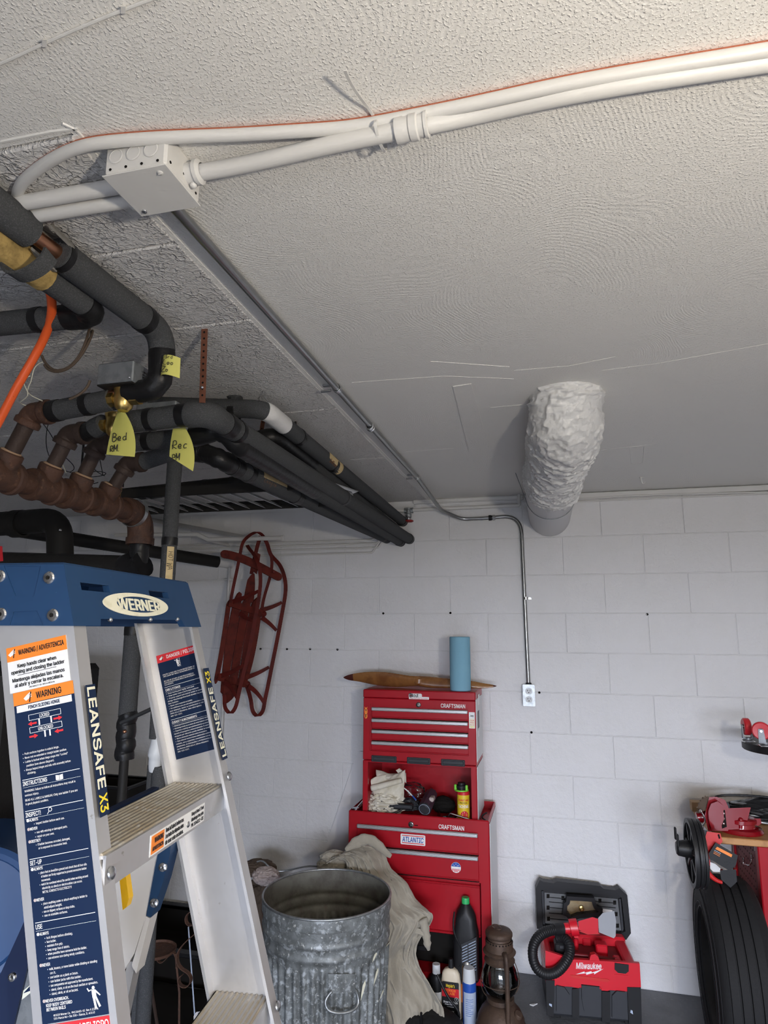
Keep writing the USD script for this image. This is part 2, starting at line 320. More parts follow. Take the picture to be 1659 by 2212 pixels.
# ================================================================ THE SETTING
CEIL = 2.385; JZ = 1.945; BW = .2032; XL, XR, YF = -2.6, 3.9, -6.3; SEAM = .69
w = structure('wall_back', 'white painted concrete block wall')
obj('mortar', box(((XL+XR)/2, .0985, CEIL/2+.06), (XR-XL, .19, CEIL+.2)), 'mortar', w, False)
for j in range(-2, 10):
    z1 = min(JZ-BW*j, 2.383); z0 = max(JZ-BW*(j+1), .002)
    for h in range(-13 + (j+13) % 2, 20, 2):
        x0, x1 = max(h*BW, XL), min((h+2)*BW, XR)
        if x1-x0 < .03: continue
        g = .0016; p = random.uniform(-.0006, .0009); m = rbox(((x0+x1)/2, .012-p, (z0+z1)/2), (x1-x0-2*g, .024, z1-z0-2*g), .0018)
        v = m.vertices; v[v[:, 1] < .003, 1] += (v[v[:, 1] < .003, 0]-x0)*random.uniform(-.0015, .0015); m.vertices = v
        obj('block', m, 'wall_paint', w, False)
for (px, py) in [(828, 1325), (973, 1324), (1398, 1327), (563, 1402), (620, 1402), (670, 1402), (729, 1403), (1165, 1496), (1148, 1582)]:
    q = PY(px, py, 0); q[1] = .0005; obj('screw_anchor', lathe([(0, -.001), (.006, -.001), (.0062, .0022), (.0045, .003), (.0035, .0005), (0, .0005)], 12, q, (0, -1, 0)), 'hole_dark', w, 40, 'dark screw hole in the block wall')
wl = structure('wall_left', 'block wall at the left behind the pipes, coloured dark for shade'); obj('mortar', box((XL-.1, -3.1, CEIL/2), (.2, 6.6, CEIL)), 'wall_dark', wl, False)
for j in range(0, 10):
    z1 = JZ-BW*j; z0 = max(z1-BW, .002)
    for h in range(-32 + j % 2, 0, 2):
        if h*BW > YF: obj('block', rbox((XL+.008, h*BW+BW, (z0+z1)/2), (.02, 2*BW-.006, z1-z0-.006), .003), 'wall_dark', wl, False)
wr = structure('wall_right', 'painted wall at the right'); obj('plaster', box((XR+.1, -3.1, CEIL/2), (.2, 6.6, CEIL)), 'wall_paint', wr, False)
wf = structure('wall_front', 'wall with a partly raised garage door')
for c, s in ((((XL+.5)/2, YF-.1, CEIL/2), (.5-XL, .2, CEIL)), ((3.65, YF-.1, CEIL/2), (.7, .2, CEIL)), ((1.9, YF-.1, 2.02), (2.8, .2, .74))): obj('pier', box(c, s), 'wall_paint', wf, False)
fl = obj('floor', box(((XL+XR)/2, -3.05, -.05), (XR-XL+.4, 6.7, .1)), 'floor_paint', None, False, kind='structure', label='dark grey painted concrete garage floor', cat='floor')
dr = obj('floor', box((1.7, -11.5, -.08), (14, 10, .1)), 'driveway', None, False, kind='structure', label='grey concrete driveway outside the garage door', cat='driveway')
ce = structure('ceiling', 'white ceiling with trowelled and stomped texture')
obj('skim_coat', box(((SEAM+XR)/2, -3.15, CEIL+.05), (XR-SEAM+.0, 6.5, .1)), 'ceiling_swirl', ce, False)
obj('skim_coat', box(((XL+SEAM)/2-.001, (-6.4-2.873)/2, CEIL+.05), (SEAM-XL, 6.4-2.873, .1)), 'ceiling_swirl', ce, False)
ys = [-2.871, -2.59, -2.27, -1.62, -.97, .1]
for a, b in zip(ys, ys[1:]):
    obj('ceiling_board', rbox(((XL+SEAM)/2, (a+b)/2, CEIL+.046), (SEAM-XL-.002, b-a-.005, .1), .003), 'ceiling_stomp', ce, False)
obj('seam_tape', [rbox((SEAM+.003, -1.43, CEIL-.0008), (.012, 2.88, .002), .0008)], 'ceiling_swirl', ce, False)
# patched rectangle, trowel ridges and small scars
def ceil_line(pts, r=.0016, n=16, name='plaster_ridge', m='ceiling_swirl'):
    P = np.array([PZ(x, y, CEIL+.0002) for x, y in pts]); P = rounded(P, .02) if len(P) > 2 else np.linspace(P[0], P[1], 6)
    obj(name, tube(P, r, 6), m, ce)
q = [PZ(x, y, CEIL) for x, y in ((978, 834), (1018, 828), (1056, 966), (1012, 972))]; c = np.mean(q, 0)
obj('plaster_patch', hull([p+[0, 0, dz] for p in q for dz in (.002, -.0025)]), 'ceiling_swirl', ce, False)
ceil_line([(1360, 966), (1392, 962), (1388, 1000), (1364, 1003), (1360, 966)], .0012)
for l in ([(760, 826), (960, 812), (1110, 818)], [(1110, 800), (1230, 790), (1330, 770)], [(850, 978), (980, 968)], [(1285, 974), (1420, 958)], [(1300, 800), (1420, 785), (1659, 742)], [(930, 780), (1100, 792)], [(1060, 880), (1150, 872)],
          [(988, 840), (996, 890), (1002, 930)]): ceil_line(l, random.uniform(.0010, .0018))
for l in ([(0, 306), (110, 284), (168, 277)], [(135, 266), (165, 280), (197, 316)]): ceil_line(l, .0028, m='caulk')
# cable-like white bell wire with two clips across the top left corner
t = thing('painted_wire', 'thin white painted wire with clips across the top left corner of the ceiling', 'wire', PZ(150, 70, CEIL-.004))
obj('wire', tube(smooth_path([PZ(*p, CEIL-.003) for p in ((-60, 160), (0, 138), (96, 94), (180, 57), (266, 22), (340, -6))], 30), .0022, 8), 'white_paint', t)
for p in ((96, 94), (266, 22)): obj('clip', hull([PZ(p[0]+dx, p[1]+dy, CEIL-dz) for dx, dy in ((-5, -8), (5, -8), (5, 8), (-5, 8)) for dz in (0, .006)]), 'white_paint', t)
# trim along the top of the back wall
tr = structure('trim_1', 'white painted trim strip between ceiling and back wall at the right')
obj('strip', rbox((2.55, -.006, 2.366), (2.3, .02, .03), .003), 'white_trim', tr)
obj('cable', [tube(smooth_path([(1.47, -.02, 2.345), (1.8, -.021, 2.352), (2.2, -.02, 2.347), (3.6, -.02, 2.352)], 30), .0045, 8)], 'white_trim', tr)
obj('lower_strip', rbox((2.55, -.004, 2.337), (2.3, .014, .008), .002), 'white_trim', tr)
tr = structure('trim_2', 'white painted ledge pipe at the top of the back wall'); obj('rail', rbox((.92, -.012, 2.372), (.62, .026, .026), .006), 'white_trim', tr)
obj('backing', box((.91, -.003, 2.345), (.58, .008, .05)), 'wall_paint', tr)
# ceiling lamp just above the picture
t = thing('pendant_lamp', 'bare bulb hanging on a cord from the ceiling right of the camera', 'lamp', (1.95, -3.55, CEIL)); lp_ = A3(1.95, -3.55, 1.86)
obj('ceiling_rose', lathe([(0, 0), (.055, 0), (.055, -.012), (.03, -.03), (0, -.03)], 30, (lp_[0], lp_[1], CEIL)), 'white_paint', t)
obj('cord', tube([lp_-Z3*.02, (lp_+A3(lp_[0], lp_[1], CEIL))/2, A3(lp_[0], lp_[1], CEIL-.02)], .004, 8), 'white_paint', t); obj('lampholder', lathe([(0, -.005), (.012, -.005), (.018, -.03), (.019, -.055), (0, -.055)], 24, lp_), 'black_plastic', t)
obj('bulb', lathe([(0, -.055), (.014, -.056), (.018, -.075), (.031, -.10), (.033, -.12), (.022, -.142), (0, -.15)], 24, lp_), 'bulb', t, True)

# ================================================================ ELECTRICAL ON THE CEILING
RB = .0125
box_z = 2.330
t = thing('junction_box', 'square white painted metal junction box on the ceiling', 'junction box', (.779, -2.792, CEIL))
bx0, bx1, by0, by1 = .726, .832, -2.842, -2.745
obj('box_body', cut(rbox(((bx0+bx1)/2, (by0+by1)/2, (box_z+CEIL)/2+.001), (bx1-bx0, by1-by0, CEIL-box_z), .004)), 'white_paint', t)
obj('cover_plate', rbox(((bx0+bx1)/2, (by0+by1)/2, box_z-.001), (bx1-bx0+.003, by1-by0+.003, .0022), .0008), 'white_paint', t, 25, 'flat cover plate')
for k in range(3): obj('knockout', lathe([(0, 0), (.012, 0), (.0125, .0006), (.0105, .0012), (.0105, .0005), (0, .0005)], 20, (bx0+.02+k*.030, by0-.0004, box_z+.029), (0, -1, 0)), 'white_paint', t)
for k in range(2): obj('knockout', lathe([(0, 0), (.012, 0), (.0125, .0006), (.0105, .0012), (.0105, .0005), (0, .0005)], 20, (bx1+.0003, by0+.062+k*.0, box_z+.029), (1, 0, 0)), 'white_paint', t) if k else None
for (x, y) in ((bx0+.012, by1-.010), (bx1-.016, by0+.012)): obj('cover_screw', [lathe([(0, 0), (.0045, 0), (.004, -.002), (.0015, -.003), (0, -.003)], 14, (x, y, box_z-.002)), box((x, y, box_z-.0051), (.006, .001, .0008))], 'steel' if x < .75 else 'white_paint', t)
for k in range(4): obj('side_hole', lathe([(0, 0), (.0022, 0), (.0022, .0008), (0, .0008)], 8, (bx0+.012+k*.027, by0-.0002, box_z+.008), (0, -1, 0)), 'hole_dark', t)
for k in range(3): obj('side_hole', lathe([(0, 0), (.0022, 0), (.0022, .0008), (0, .0008)], 8, (bx1, by0+.012+k*.036, box_z+.012+.008*(k % 2)), (1, 0, 0)), 'hole_dark', t)
def conduit(name, label, pts, r, m, group=None, extras=()):
    t = thing(name, label, 'conduit', pts[0], group=group); obj('tube', tube(pts, r, 18), m, t, 60)
    for nm, me, mm in extras: obj(nm, me, mm, t)
    return t
cz = CEIL-RB-.014
p1 = [A3(bx1-.004, *PZ(428, 372, cz)[1:])]+[PZ(x, y, cz) for x, y in ((640, 330), (760, 303), (835, 288), (880, 279))]
p1[0][2] = cz
d1 = unit(p1[1]-p1[0]); e0 = p1[0]
conduit('white_conduit', 'white painted conduit running right from the junction box across the ceiling', smooth_path(p1+[PZ(x, y, CEIL-RB-.002) for x, y in ((1000, 254), (1200, 210), (1659, 134), (1800, 112))]+[A3(3.7, PZ(1800, 112, CEIL)[1]+.02, CEIL-RB-.002)], 90), RB, 'white_paint', extras=[
    ('coupling', [lathe([(RB, 0), (.0175, .001), (.0175, .012), (.0165, .014), (.0165, .020), (.018, .022), (.018, .032), (.0155, .034), (.0155, .042), (.0175, .043), (.0175, .047), (RB, .048)], 24, PZ(855, 284, cz), PZ(900, 274, cz)-PZ(855, 284, cz))], 'white_paint'),
    ('box_connector', [lathe([(RB, 0), (.016, 0), (.016, .014), (.019, .016), (.019, .022), (.015, .024), (RB, .026)], 24, e0+d1*.003, d1), ball(e0+d1*.012+A3(0, .004, -.018), .0055)], 'white_paint')])
for k, (a, b, lab) in enumerate((((238, 406), (-60, 457), 'white painted conduit entering the left side of the junction box, upper of two'), ((272, 434), (-40, 484), 'white painted conduit entering the left side of the junction box, lower of two'))):
    q0, q1 = PZ(*a, cz+.004-.004*k), PZ(*b, cz+.004-.004*k); q0 = A3(bx0+.004, q0[1]+(.0 if k else .0), q0[2]); d = unit(q1-q0)
    conduit('white_conduit', lab, [q0, q0+d*.1, (q0+q1)/2, q1, q1+d*.35], RB, 'white_paint', extras=[('box_connector', [lathe([(RB, 0), (.016, 0), (.016, .012), (.018, .014), (.018, .02), (RB, .021)], 20, q0+d*.002, d), ball(q0+d*.012+A3(0, .012, -.013), .005)], 'white_paint')])
# orange cable: painted over along the ceiling, bare where it hangs
zc = CEIL-.0115
run = [PZ(x, y, zc) for x, y in ((38, 426), (44, 402), (66, 378), (112, 345), (180, 316), (262, 304), (330, 299), (500, 292), (650, 283), (760, 274), (822, 264), (900, 249), (1000, 229), (1200, 186), (1400, 150), (1659, 108), (1800, 85))]+[A3(3.7, PZ(1800, 85, CEIL)[1]+.02, zc)]
run = smooth_path(run, 180)
hang = smooth_path([run[0], PZ(36, 450, 2.36), PX(62, 520, .46), PX(108, 630, .40), PX(111, 680, .36), PX(88, 745, .30), PX(40, 830, .24), PX(0, 906, .19), PX(-50, 985, .14)], 60)
t = thing('orange_cable', 'orange cable, painted white along the ceiling, bare orange where it hangs', 'cable', run[0])
obj('painted_run', tube(run, .0092, 14), 'white_paint', t, 60, 'white painted stretch of the cable'); obj('bare_run', tube(hang, .0092, 14), 'orange_cable', t, 60, 'bare orange stretch of the cable')
up = run+A3(0, 0, .0058); obj('unpainted_back', tube(up, .0056, 10, scale2=1.3), 'orange_dull', t, 60, 'unpainted orange back of the cable against the ceiling')
# zip tie round conduit and cable, its tail on the ceiling
t = thing('zip_tie', 'white zip tie bundling cable and conduit, its tail sticking out', 'zip tie', PZ(820, 278, CEIL-.02))
a = PZ(822, 278, CEIL-.012); dirc = unit(PZ(900, 262, cz)-PZ(800, 284, cz)); side = unit(np.cross(dirc, Z3)); ang = np.linspace(0, 2*np.pi, 40)
ring = np.array([a+side*(.0265*math.cos(s)-.001)+Z3*(.0135*math.sin(s)-.0115) for s in ang]); obj('strap', ribbon(ring, .0042, .0014, dirc), 'white_paint', t)
tail = smooth_path([PZ(812, 262, CEIL-.006), PZ(800, 240, CEIL-.004), PZ(782, 216, CEIL-.012), PZ(758, 180, CEIL-.022), PZ(745, 152, CEIL-.03)], 24); obj('tail', ribbon(tail, .004, .0012, dirc), 'white_paint', t); obj('head', rbox(PZ(812, 264, CEIL-.006), (.007, .008, .008), .001), 'white_paint', t)
# galvanised conduit: from the box along the ceiling, down the wall to the outlet
CX = .757; cr = .0105; zr = CEIL-cr-.006
wx, wy = PY(1142, 1480, -.02)[0], -.016
path = [A3(CX, by1-.002, zr), A3(CX, -.62, zr), A3(CX+.03, -.10, 2.30), A3(CX+.13, wy, 2.262), A3(1.0, wy, 2.262)]
path = np.vstack([rounded(path, .10, 10)[:-1], rounded([A3(1.0, wy, 2.262), A3(wx-.012, wy, 2.272), A3(wx, wy, 1.345)], .10, 12)])
t = thing('steel_conduit', 'bare steel conduit from junction box along ceiling and down the wall to the outlet', 'conduit', path[0])
obj('tube', tube(path, cr, 18), 'emt', t, 60)
k = np.argmin(abs(path[:, 0]-1.05)); c = A3(1.055, wy, 2.2635)
obj('coupling', lathe([(cr, 0), (.0155, 0), (.0155, .014), (.0135, .015), (.0135, .02)], 20, c+A3(-.018, 0, 0), (1, 0, 0)), 'tape_black', t); obj('coupling_nut', lathe([(cr, .0), (.0165, .0), (.0165, .012), (.0135, .013), (cr, .018)], 6, c+A3(.004, 0, 0), (1, 0, .02)), 'steel', t)
obj('coupling', lathe([(cr, 0), (.0145, .001), (.0145, .014), (.016, .015), (.016, .02), (cr, .021)], 20, PX(798, 920, CX), (0, 1, 0)), 'steel', t)
for (x, y) in ((728, 838), (900, 1036)):
    q = PX(x, y, CX); q[2] = zr
    obj('strap', [ribbon(np.array([q+A3(.0125*math.cos(s), 0, .0125*math.sin(s)) for s in np.linspace(-.2, math.pi+.2+math.pi*.9, 26)]), .016, .0016, Y3), rbox(q+A3(-.03, 0, .012), (.03, .012, .006), .001), cyl(q+A3(-.052, .003, -.004), q+A3(-.02, .003, -.004), .004, 10)], 'steel', t)
q = A3(wx, wy, PY(1136, 1293, 0)[2]); obj('strap', [ribbon(np.array([q+A3(.0125*math.cos(s), .0125*math.sin(s), 0) for s in np.linspace(math.pi, 2*math.pi, 16)]), .014, .0015, Z3), rbox(q+A3(.02, .012, 0), (.018, .003, .013), .001)], 'steel', t)
obj('end_fitting', [lathe([(.0115, 0), (.0165, .0), (.0165, .018), (.0145, .02), (.0145, .03), (cr, .032)], 20, (wx, wy, 1.353))], 'tape_black', t)
# outlet box
oc = PY(1142.5, 1502, -.045); ow, oh = .062, .108
t = thing('outlet_box', 'steel handy box with a white duplex outlet on the white block wall', 'outlet', (oc[0], 0, oc[2]))
obj('back_box', rbox((oc[0], -.021, oc[2]), (ow-.004, .042, oh-.004), .004), 'galv', t); fy = -.0435
obj('cover_plate', prism(rrect(ow, oh, .005), .003, (oc[0], fy, oc[2]), X3, Z3, -Y3), 'galv', t)
for s in (-1, 1):
    zc2 = oc[2]+s*.0205; r = prism(Point(0, 0).buffer(.0172, 16).intersection(Polygon([(-.02, -.0142), (.02, -.0142), (.02, .0142), (-.02, .0142)])), .003, (oc[0], fy-.002, zc2), X3, Z3, -Y3)
    rc = obj('receptacle', r, 'cap_white', t, label='white receptacle face')
    for dx, wdt in ((-.0062, .0075), (.0062, .0065)): obj('slot', box((oc[0]+dx, fy-.0051, zc2+.0035), (.0017 if dx < 0 else .0017, .0007, wdt)), 'hole_dark', rc)
    obj('slot', box((oc[0]-.0042, fy-.0051, zc2+.0035), (.004, .0007, .0015)), 'hole_dark', rc); obj('ground_hole', cyl((oc[0], fy-.0048, zc2-.007), (oc[0], fy-.0056, zc2-.007), .0025, 12), 'hole_dark', rc)
obj('screw', [cyl((oc[0], fy-.002, oc[2]), (oc[0], fy-.0046, oc[2]), .003, 12), ball((oc[0], fy-.003, oc[2]-.004), .002)], 'chrome', t)

# ================================================================ HEATING PIPES
FONT = {'B': [[(0, 0), (.05, 1)], [(0, .98), (.45, .95), (.5, .7), (.1, .52), (.55, .4), (.5, .08), (0, 0)]], 'e': [[(.05, .3), (.4, .35), (.3, .58), (.05, .4), (.1, .05), (.45, .08)]], 'd': [[(.4, .5), (.1, .48), (.02, .15), (.3, .02), (.45, .3), (.5, 1)], [(.46, .3), (.5, .02)]],
 'R': [[(0, 0), (.06, 1)], [(0, .98), (.5, .95), (.5, .6), (.08, .5), (.55, 0)]], 'M': [[(0, 0), (.08, 1), (.3, .4), (.55, 1), (.62, 0)]], '.': [[(.05, .03), (.08, .0)]], 'c': [[(.42, .5), (.12, .5), (.04, .12), (.42, .06)]], 'F': [[(0, 0), (.08, 1)], [(.06, 1), (.55, 1)], [(.04, .55), (.42, .56)]],
 'L': [[(.05, 1), (0, .03), (.5, .03)]], 'o': [[(.25, .5), (.03, .3), (.2, .02), (.42, .22), (.25, .5)]], 'r': [[(.03, 0), (.05, .5)], [(.05, .35), (.2, .5), (.38, .48)]], 'Z': [[(0, 1), (.6, 1), (0, 0), (.65, 0)]], 'n': [[(.03, 0), (.04, .5)], [(.04, .35), (.25, .5), (.38, .35), (.4, 0)]],
 '3': [[(0, .95), (.45, .9), (.15, .55), (.5, .35), (.3, 0), (0, .08)]], 'H': [[(0, 0), (0, 1)], [(.55, 0), (.55, 1)], [(0, .5), (.55, .5)]], 'O': [[(.3, 1), (.02, .6), (.25, 0), (.58, .5), (.3, 1)]], 'T': [[(.3, 0), (.3, 1)], [(0, 1), (.6, 1)]], 'W': [[(0, 1), (.15, 0), (.33, .7), (.5, 0), (.68, 1)]], 'A': [[(0, 0), (.28, 1), (.55, 0)], [(.1, .4), (.45, .4)]],
 'i': [[(.1, 0), (.1, .5)], [(.1, .7), (.12, .74)]], 'v': [[(0, .5), (.2, 0), (.4, .5)]], 'g': [[(.4, .5), (.1, .45), (.1, .1), (.38, .12), (.4, .5), (.4, -.3), (.1, -.35)]], 'm': [[(0, 0), (.02, .5), (.2, .45), (.22, 0), (.24, .4), (.42, .45), (.45, 0)]], ' ': []}
def hand(s, O, X, Y, h, r=.0006, mat_='ink', parent=None):
    x = 0; st = []
    for ch in s:
        st += [[(a+x, b) for a, b in p] for p in FONT[ch]]; x += .35 if ch in '. i' else .85 if ch in 'MW' else .78
    obj('handwriting', pen(st, O, X, Y, h, r), mat_, parent, 40)
PG = 'insulated heating pipes under the ceiling'
def band(t, p, d, r, w=.022, m='tape_black'): obj('tape_band', lathe([(r*.9, -w/2), (r+.0012, -w/2), (r+.0018, 0), (r+.0012, w/2), (r*.9, w/2)], 24, p, d), m, t, 40)
def sleeve(t, pts, r, m='foam', name='foam_sleeve', **k): obj(name, tube(pts, r, 20), m, t, 60, **k)
def at(p, q, s): return np.asarray(p)+(np.asarray(q)-np.asarray(p))*s

# pipe A: nearest run under the ceiling, elbow, drop, elbow to the zone valve
XA, zA, rA = .50, 2.337, .030
a0, a1, a2, a3 = A3(XA, -3.35, zA), A3(XA, PX(62, 500, XA)[1], zA), A3(XA, PX(121, 546, XA)[1], zA), A3(XA, -2.335, zA)
a4, a5 = A3(XA, -2.335, 2.200), A3(.412, -2.330, 2.200)
t = thing('insulated_pipe', 'thick grey foam pipe at upper left, torn sleeve above, elbow down to the brass valve', 'pipe', a3)
obj('copper_pipe', tube([a0, a3+A3(0, -.06, 0)], .014, 16), 'copper', t, 60, 'bare copper showing in the gap of the sleeve')
sleeve(t, [a0, at(a0, a1, .5), a1], rA); c = rounded([a2, a3, a4, a5], .055, 9); k = np.argmin(abs(c[:, 2]-2.30)); sleeve(t, np.vstack([[a2, at(a2, c[1], .5)], c[1:k+1]]), rA)
obj('taped_elbow', tube(c[k:], np.linspace(rA*.98, rA*.86, len(c)-k)*(1+.05*np.sin(np.arange(len(c)-k)*1.9)), 20), 'tape_black', t, 60)
obj('copper_end', cyl(a5+A3(.02, 0, 0), a5-A3(.05, 0, 0), .012), 'copper', t)
band(t, a3-A3(0, .075, 0), Y3, rA, .022); band(t, a2+A3(0, .012, 0), Y3, rA, .014)
# torn end of the sleeve: a curled flap of cut foam
th = np.linspace(.3, 4.6, 26); prof = []
for s, hgt in zip(th, .030+.018*np.sin(th*3.1)+.008*np.sin(th*7)): prof.append([a2+A3(math.cos(s)*(rA+.003), -y, math.sin(s)*(rA+.003)+.006*y/.05) for y in np.linspace(-.01, hgt, 5)])
obj('torn_flap', grid_mesh(np.array(prof), .005), 'foam_cut', t, 50, 'torn curling flap of cut foam')
fl = smooth_path([a2+A3(-.028, -.05, .004), a2+A3(-.046, -.055, -.03), a2+A3(-.040, -.06, -.066), a2+A3(-.008, -.065, -.085), a2+A3(.026, -.06, -.070), a2+A3(.036, -.05, -.040)], 24); obj('hanging_strip', ribbon(fl, .030, .005, Y3), 'foam', t, 40, 'cut curl of foam hanging under the sleeve')
n0 = PY(362, 790, -2.375); q = [PY(x, y, -2.372) for x, y in ((345, 766), (382, 768), (380, 812), (339, 808))]
nt = thing('paper_note', 'small yellow paper note stuck on the black drop of the nearest foam pipe', 'note', n0)
G = np.array([[at(at(q[0], q[1], u), at(q[3], q[2], u), v)+A3(0, .018*(2*u-1)**2-.003, 0) for u in np.linspace(0, 1, 9)] for v in np.linspace(0, 1, 7)]); obj('sheet', grid_mesh(G[::-1], .0006), 'note_paper', nt, 60)
xd, yd = unit(q[2]-q[3]), unit(q[0]-q[3]); hand('3rd', at(q[0], q[3], .2)+xd*.020+A3(0, -.006, 0), xd, yd, .009, .0005, 'ink', nt); hand('FLoo', at(q[0], q[3], .52)+xd*.008+A3(0, -.006, 0), xd, yd, .012, .0007, 'ink', nt); hand('Zo', at(q[0], q[3], .88)+xd*.016+A3(0, -.006, 0), xd, yd, .012, .0007, 'ink', nt)
# pipe A': darker one under it that turns left
zB = 2.268; b1 = A3(.455, PX(213, 680, .455)[1]+.005, zB); b1 = PX(213, 678, .455); b0 = A3(.455, -3.3, b1[2]); bl = PY(-80, 708, b1[1])
t = thing('insulated_pipe', 'dark foam pipe under the nearest one that turns left at a taped elbow', 'pipe', b1)
c = rounded([b0, b1, bl], .05, 8); sleeve(t, np.vstack([[A3(.455, -2.66, b1[2])], c[1:]]), .026); obj('bare_wrap', tube([b0, at(b0, A3(.455, -2.66, b1[2]), .5), A3(.455, -2.655, b1[2])], .030, 16), 'fibreglass', t, 60, 'yellow fibreglass stretch of the pipe')
obj('taped_elbow', tube(c[1:-1], .0285+.0012*np.sin(np.arange(len(c)-2)*2.2), 18), 'tape_black', t, 60); band(t, at(b1, bl, .42), bl-b1, .026, .02); band(t, at(b1, bl, .16), bl-b1, .0265, .045)

# zone 1 on its left: valve with actuator box, foam, rusty elbow, riser to the manifold
YM = [-2.31, -2.17, -2.05, -1.925]; XM = .05; zM = float(PX(90, 1052, XM)[2])
m0, m1 = A3(XM, -2.62, zM), A3(XM, -1.80, zM)
mt = thing('pipe_manifold', 'rusty iron manifold of heavy tees with four risers at the left', 'manifold', (XM, -2.2, zM))
obj('main_pipe', tube([m0, m1], .030, 22), 'rust', mt, 60)
def tee(y):
    c = A3(XM, y, zM); up = unit(A3(.06, 0, .13))
    b = [lathe([(.030, -.047), (.041, -.046), (.043, -.04), (.043, -.030), (.038, -.027), (.037, 0), (.038, .027), (.043, .030), (.043, .04), (.041, .046), (.030, .047)], 28, c, Y3)]
    b += [lathe([(.026, 0), (.030, .03), (.032, .048), (.032, .06), (.029, .063), (.02, .063)], 24, c, up)]
    obj('tee', b, 'rust', mt, 40); obj('pipe_dope', lathe([(.029, -.001), (.036, -.001), (.036, .004), (.031, .006), (.029, .005)], 24, c+A3(0, .047, 0), Y3), 'joint_compound', mt, 60, 'pale ring of pipe dope'); obj('pipe_dope', lathe([(.018, 0), (.025, 0), (.024, .004), (.018, .006)], 20, c+up*.062, up), 'joint_compound', mt, 60, 'pale ring of pipe dope')
for y in YM: tee(y)
el = smooth_path([m1+A3(0, -.02, 0), m1+A3(0, .02, 0), m1+A3(0, .055, -.02), m1+A3(.0, .07, -.06), m1+A3(0, .07, -.085)], 20); obj('elbow', [tube(el, .041, 24), lathe([(.041, 0), (.045, 0), (.045, .022), (.041, .022)], 24, m1+A3(0, .07, -.10), Z3)], 'rust', mt, 60)
obj('clamp', ribbon(np.array([m1+A3(.047*math.cos(s), .028+.006*math.sin(s), .047*math.sin(s)) for s in np.linspace(0, 2*np.pi, 40)]), .016, .0018, Y3), 'galv', mt, 40, 'bright perforated strap round the elbow')
ztop = [PY(70, 893, YM[0]), PY(150, 938, YM[1]), PY(212, 962, YM[2]), PY(278, 1000, YM[3])]
for k, (y, e) in enumerate(zip(YM, ztop)):
    c = A3(XM, y, zM); d = unit(e-c); obj('riser', tube([c+d*.05, at(c, e, .5), e-d*.012], .0195, 18), 'rust_dark', mt, 60)
    pth = rounded([e-d*.03, e, e+A3(.05, 0, .0)], .022, 7); obj('elbow', [tube(pth, .0265, 20), lathe([(.02, 0), (.030, 0), (.031, .004), (.031, .014), (.0265, .018)], 22, e-d*.034, d), lathe([(.0265, 0), (.031, .003), (.031, .014), (.03, .018), (.02, .018)], 22, e+A3(.034, 0, 0), X3)], 'rust' if k == 0 else 'rust_dark', mt, 50)
# small drain valve with a red handle at the end of the manifold
t = thing('drain_valve', 'small brass drain valve with red handle at the manifold end', 'valve', m1+A3(.02, .03, .06))
dv = PY(256, 1058, m1[1]+.05); obj('body', [cyl(dv+A3(0, 0, -.03), dv+A3(0, 0, .012), .009), ball(dv, .012)], 'brass', t); obj('handle', rbox(dv+A3(-.012, -.018, .004), (.045, .012, .013), .003), 'label_red', t); obj('lever', [rbox(dv+A3(.016, -.012, .012), (.018, .016, .018), .003), cyl(dv+A3(.016, -.022, .014), dv+A3(.016, -.026, .014), .005)], 'chrome', t); obj('tag', rbox(dv+A3(-.035, -.02, .016), (.02, .002, .012), .0005), 'label_yellow', t)
# zone 1
z1 = a5-A3(.05, 0, 0); vc = PY(268, 856, -2.33)
def zone_valve(label, vc, bx, by, bz, dims, full=True, group=None):
    t = thing('zone_valve', label, 'valve', vc, group=group)
    obj('valve_body', [lathe([(0, -.036), (.012, -.036), (.020, -.028), (.0235, -.012), (.022, .004), (.024, .014), (.026, .02), (.026, .024), (0, .024)], 26, vc), lathe([(.012, -.045), (.018, -.045), (.018, -.022), (.014, -.02), (.014, .02), (.018, .022), (.018, .042), (.012, .042)], 8, vc-A3(0, 0, .006), X3)], 'brass', t, 35)
    obj('base_plate', [rbox((bx, by, vc[2]+.027), (dims[0]*.62, dims[1]*.7, .004), .001), cyl((bx-.012, by-.03, vc[2]+.02), (bx-.012, by-.03, vc[2]+.034), .004, 10), cyl((bx+.02, by-.03, vc[2]+.02), (bx+.02, by-.03, vc[2]+.034), .004, 10)], 'brass', t)
    obj('actuator_box', rbox((bx, by, bz), dims, .003), 'galv_box', t, 25); obj('box_lip', rbox((bx, by, bz-dims[2]/2-.002), (dims[0]*.97, dims[1]*.98, .004), .001), 'dark_pipe', t)
    if full:
        for k in range(5): obj('printed_line', text(['LOW VOLTAGE', 'MOTORIZED', 'ZONE VALVE', '24 VOLT', '60 HZ'][k], .0042, A3(bx+dims[0]/2+.0003, by+.005, bz+.010-.0065*k), Y3, Z3, depth=.0003), 'ink', t)
        obj('box_screw', [ball((bx+dims[0]/2-.008, by-dims[1]/2, bz-dims[2]/2+.009), .003), ball((bx-dims[0]/2, by-.01, bz-.012), .0035)], 'chrome', t)
    return t
bq = [PY(207, 832, -2.37), PY(289, 775, -2.37)]; w_, h_ = abs(bq[1][0]-bq[0][0]), bq[1][2]-bq[0][2]-.004
zone_valve('brass zone valve with grey metal actuator box on the nearest riser', A3(vc[0], -2.33, vc[2]), (bq[0][0]+bq[1][0])/2, -2.322, (bq[0][2]+bq[1][2])/2, (w_, .095, h_))
e = ztop[0]; t = thing('insulated_pipe', 'grey foam pipe between the top rusty elbow and the boxed brass valve', 'pipe', e)
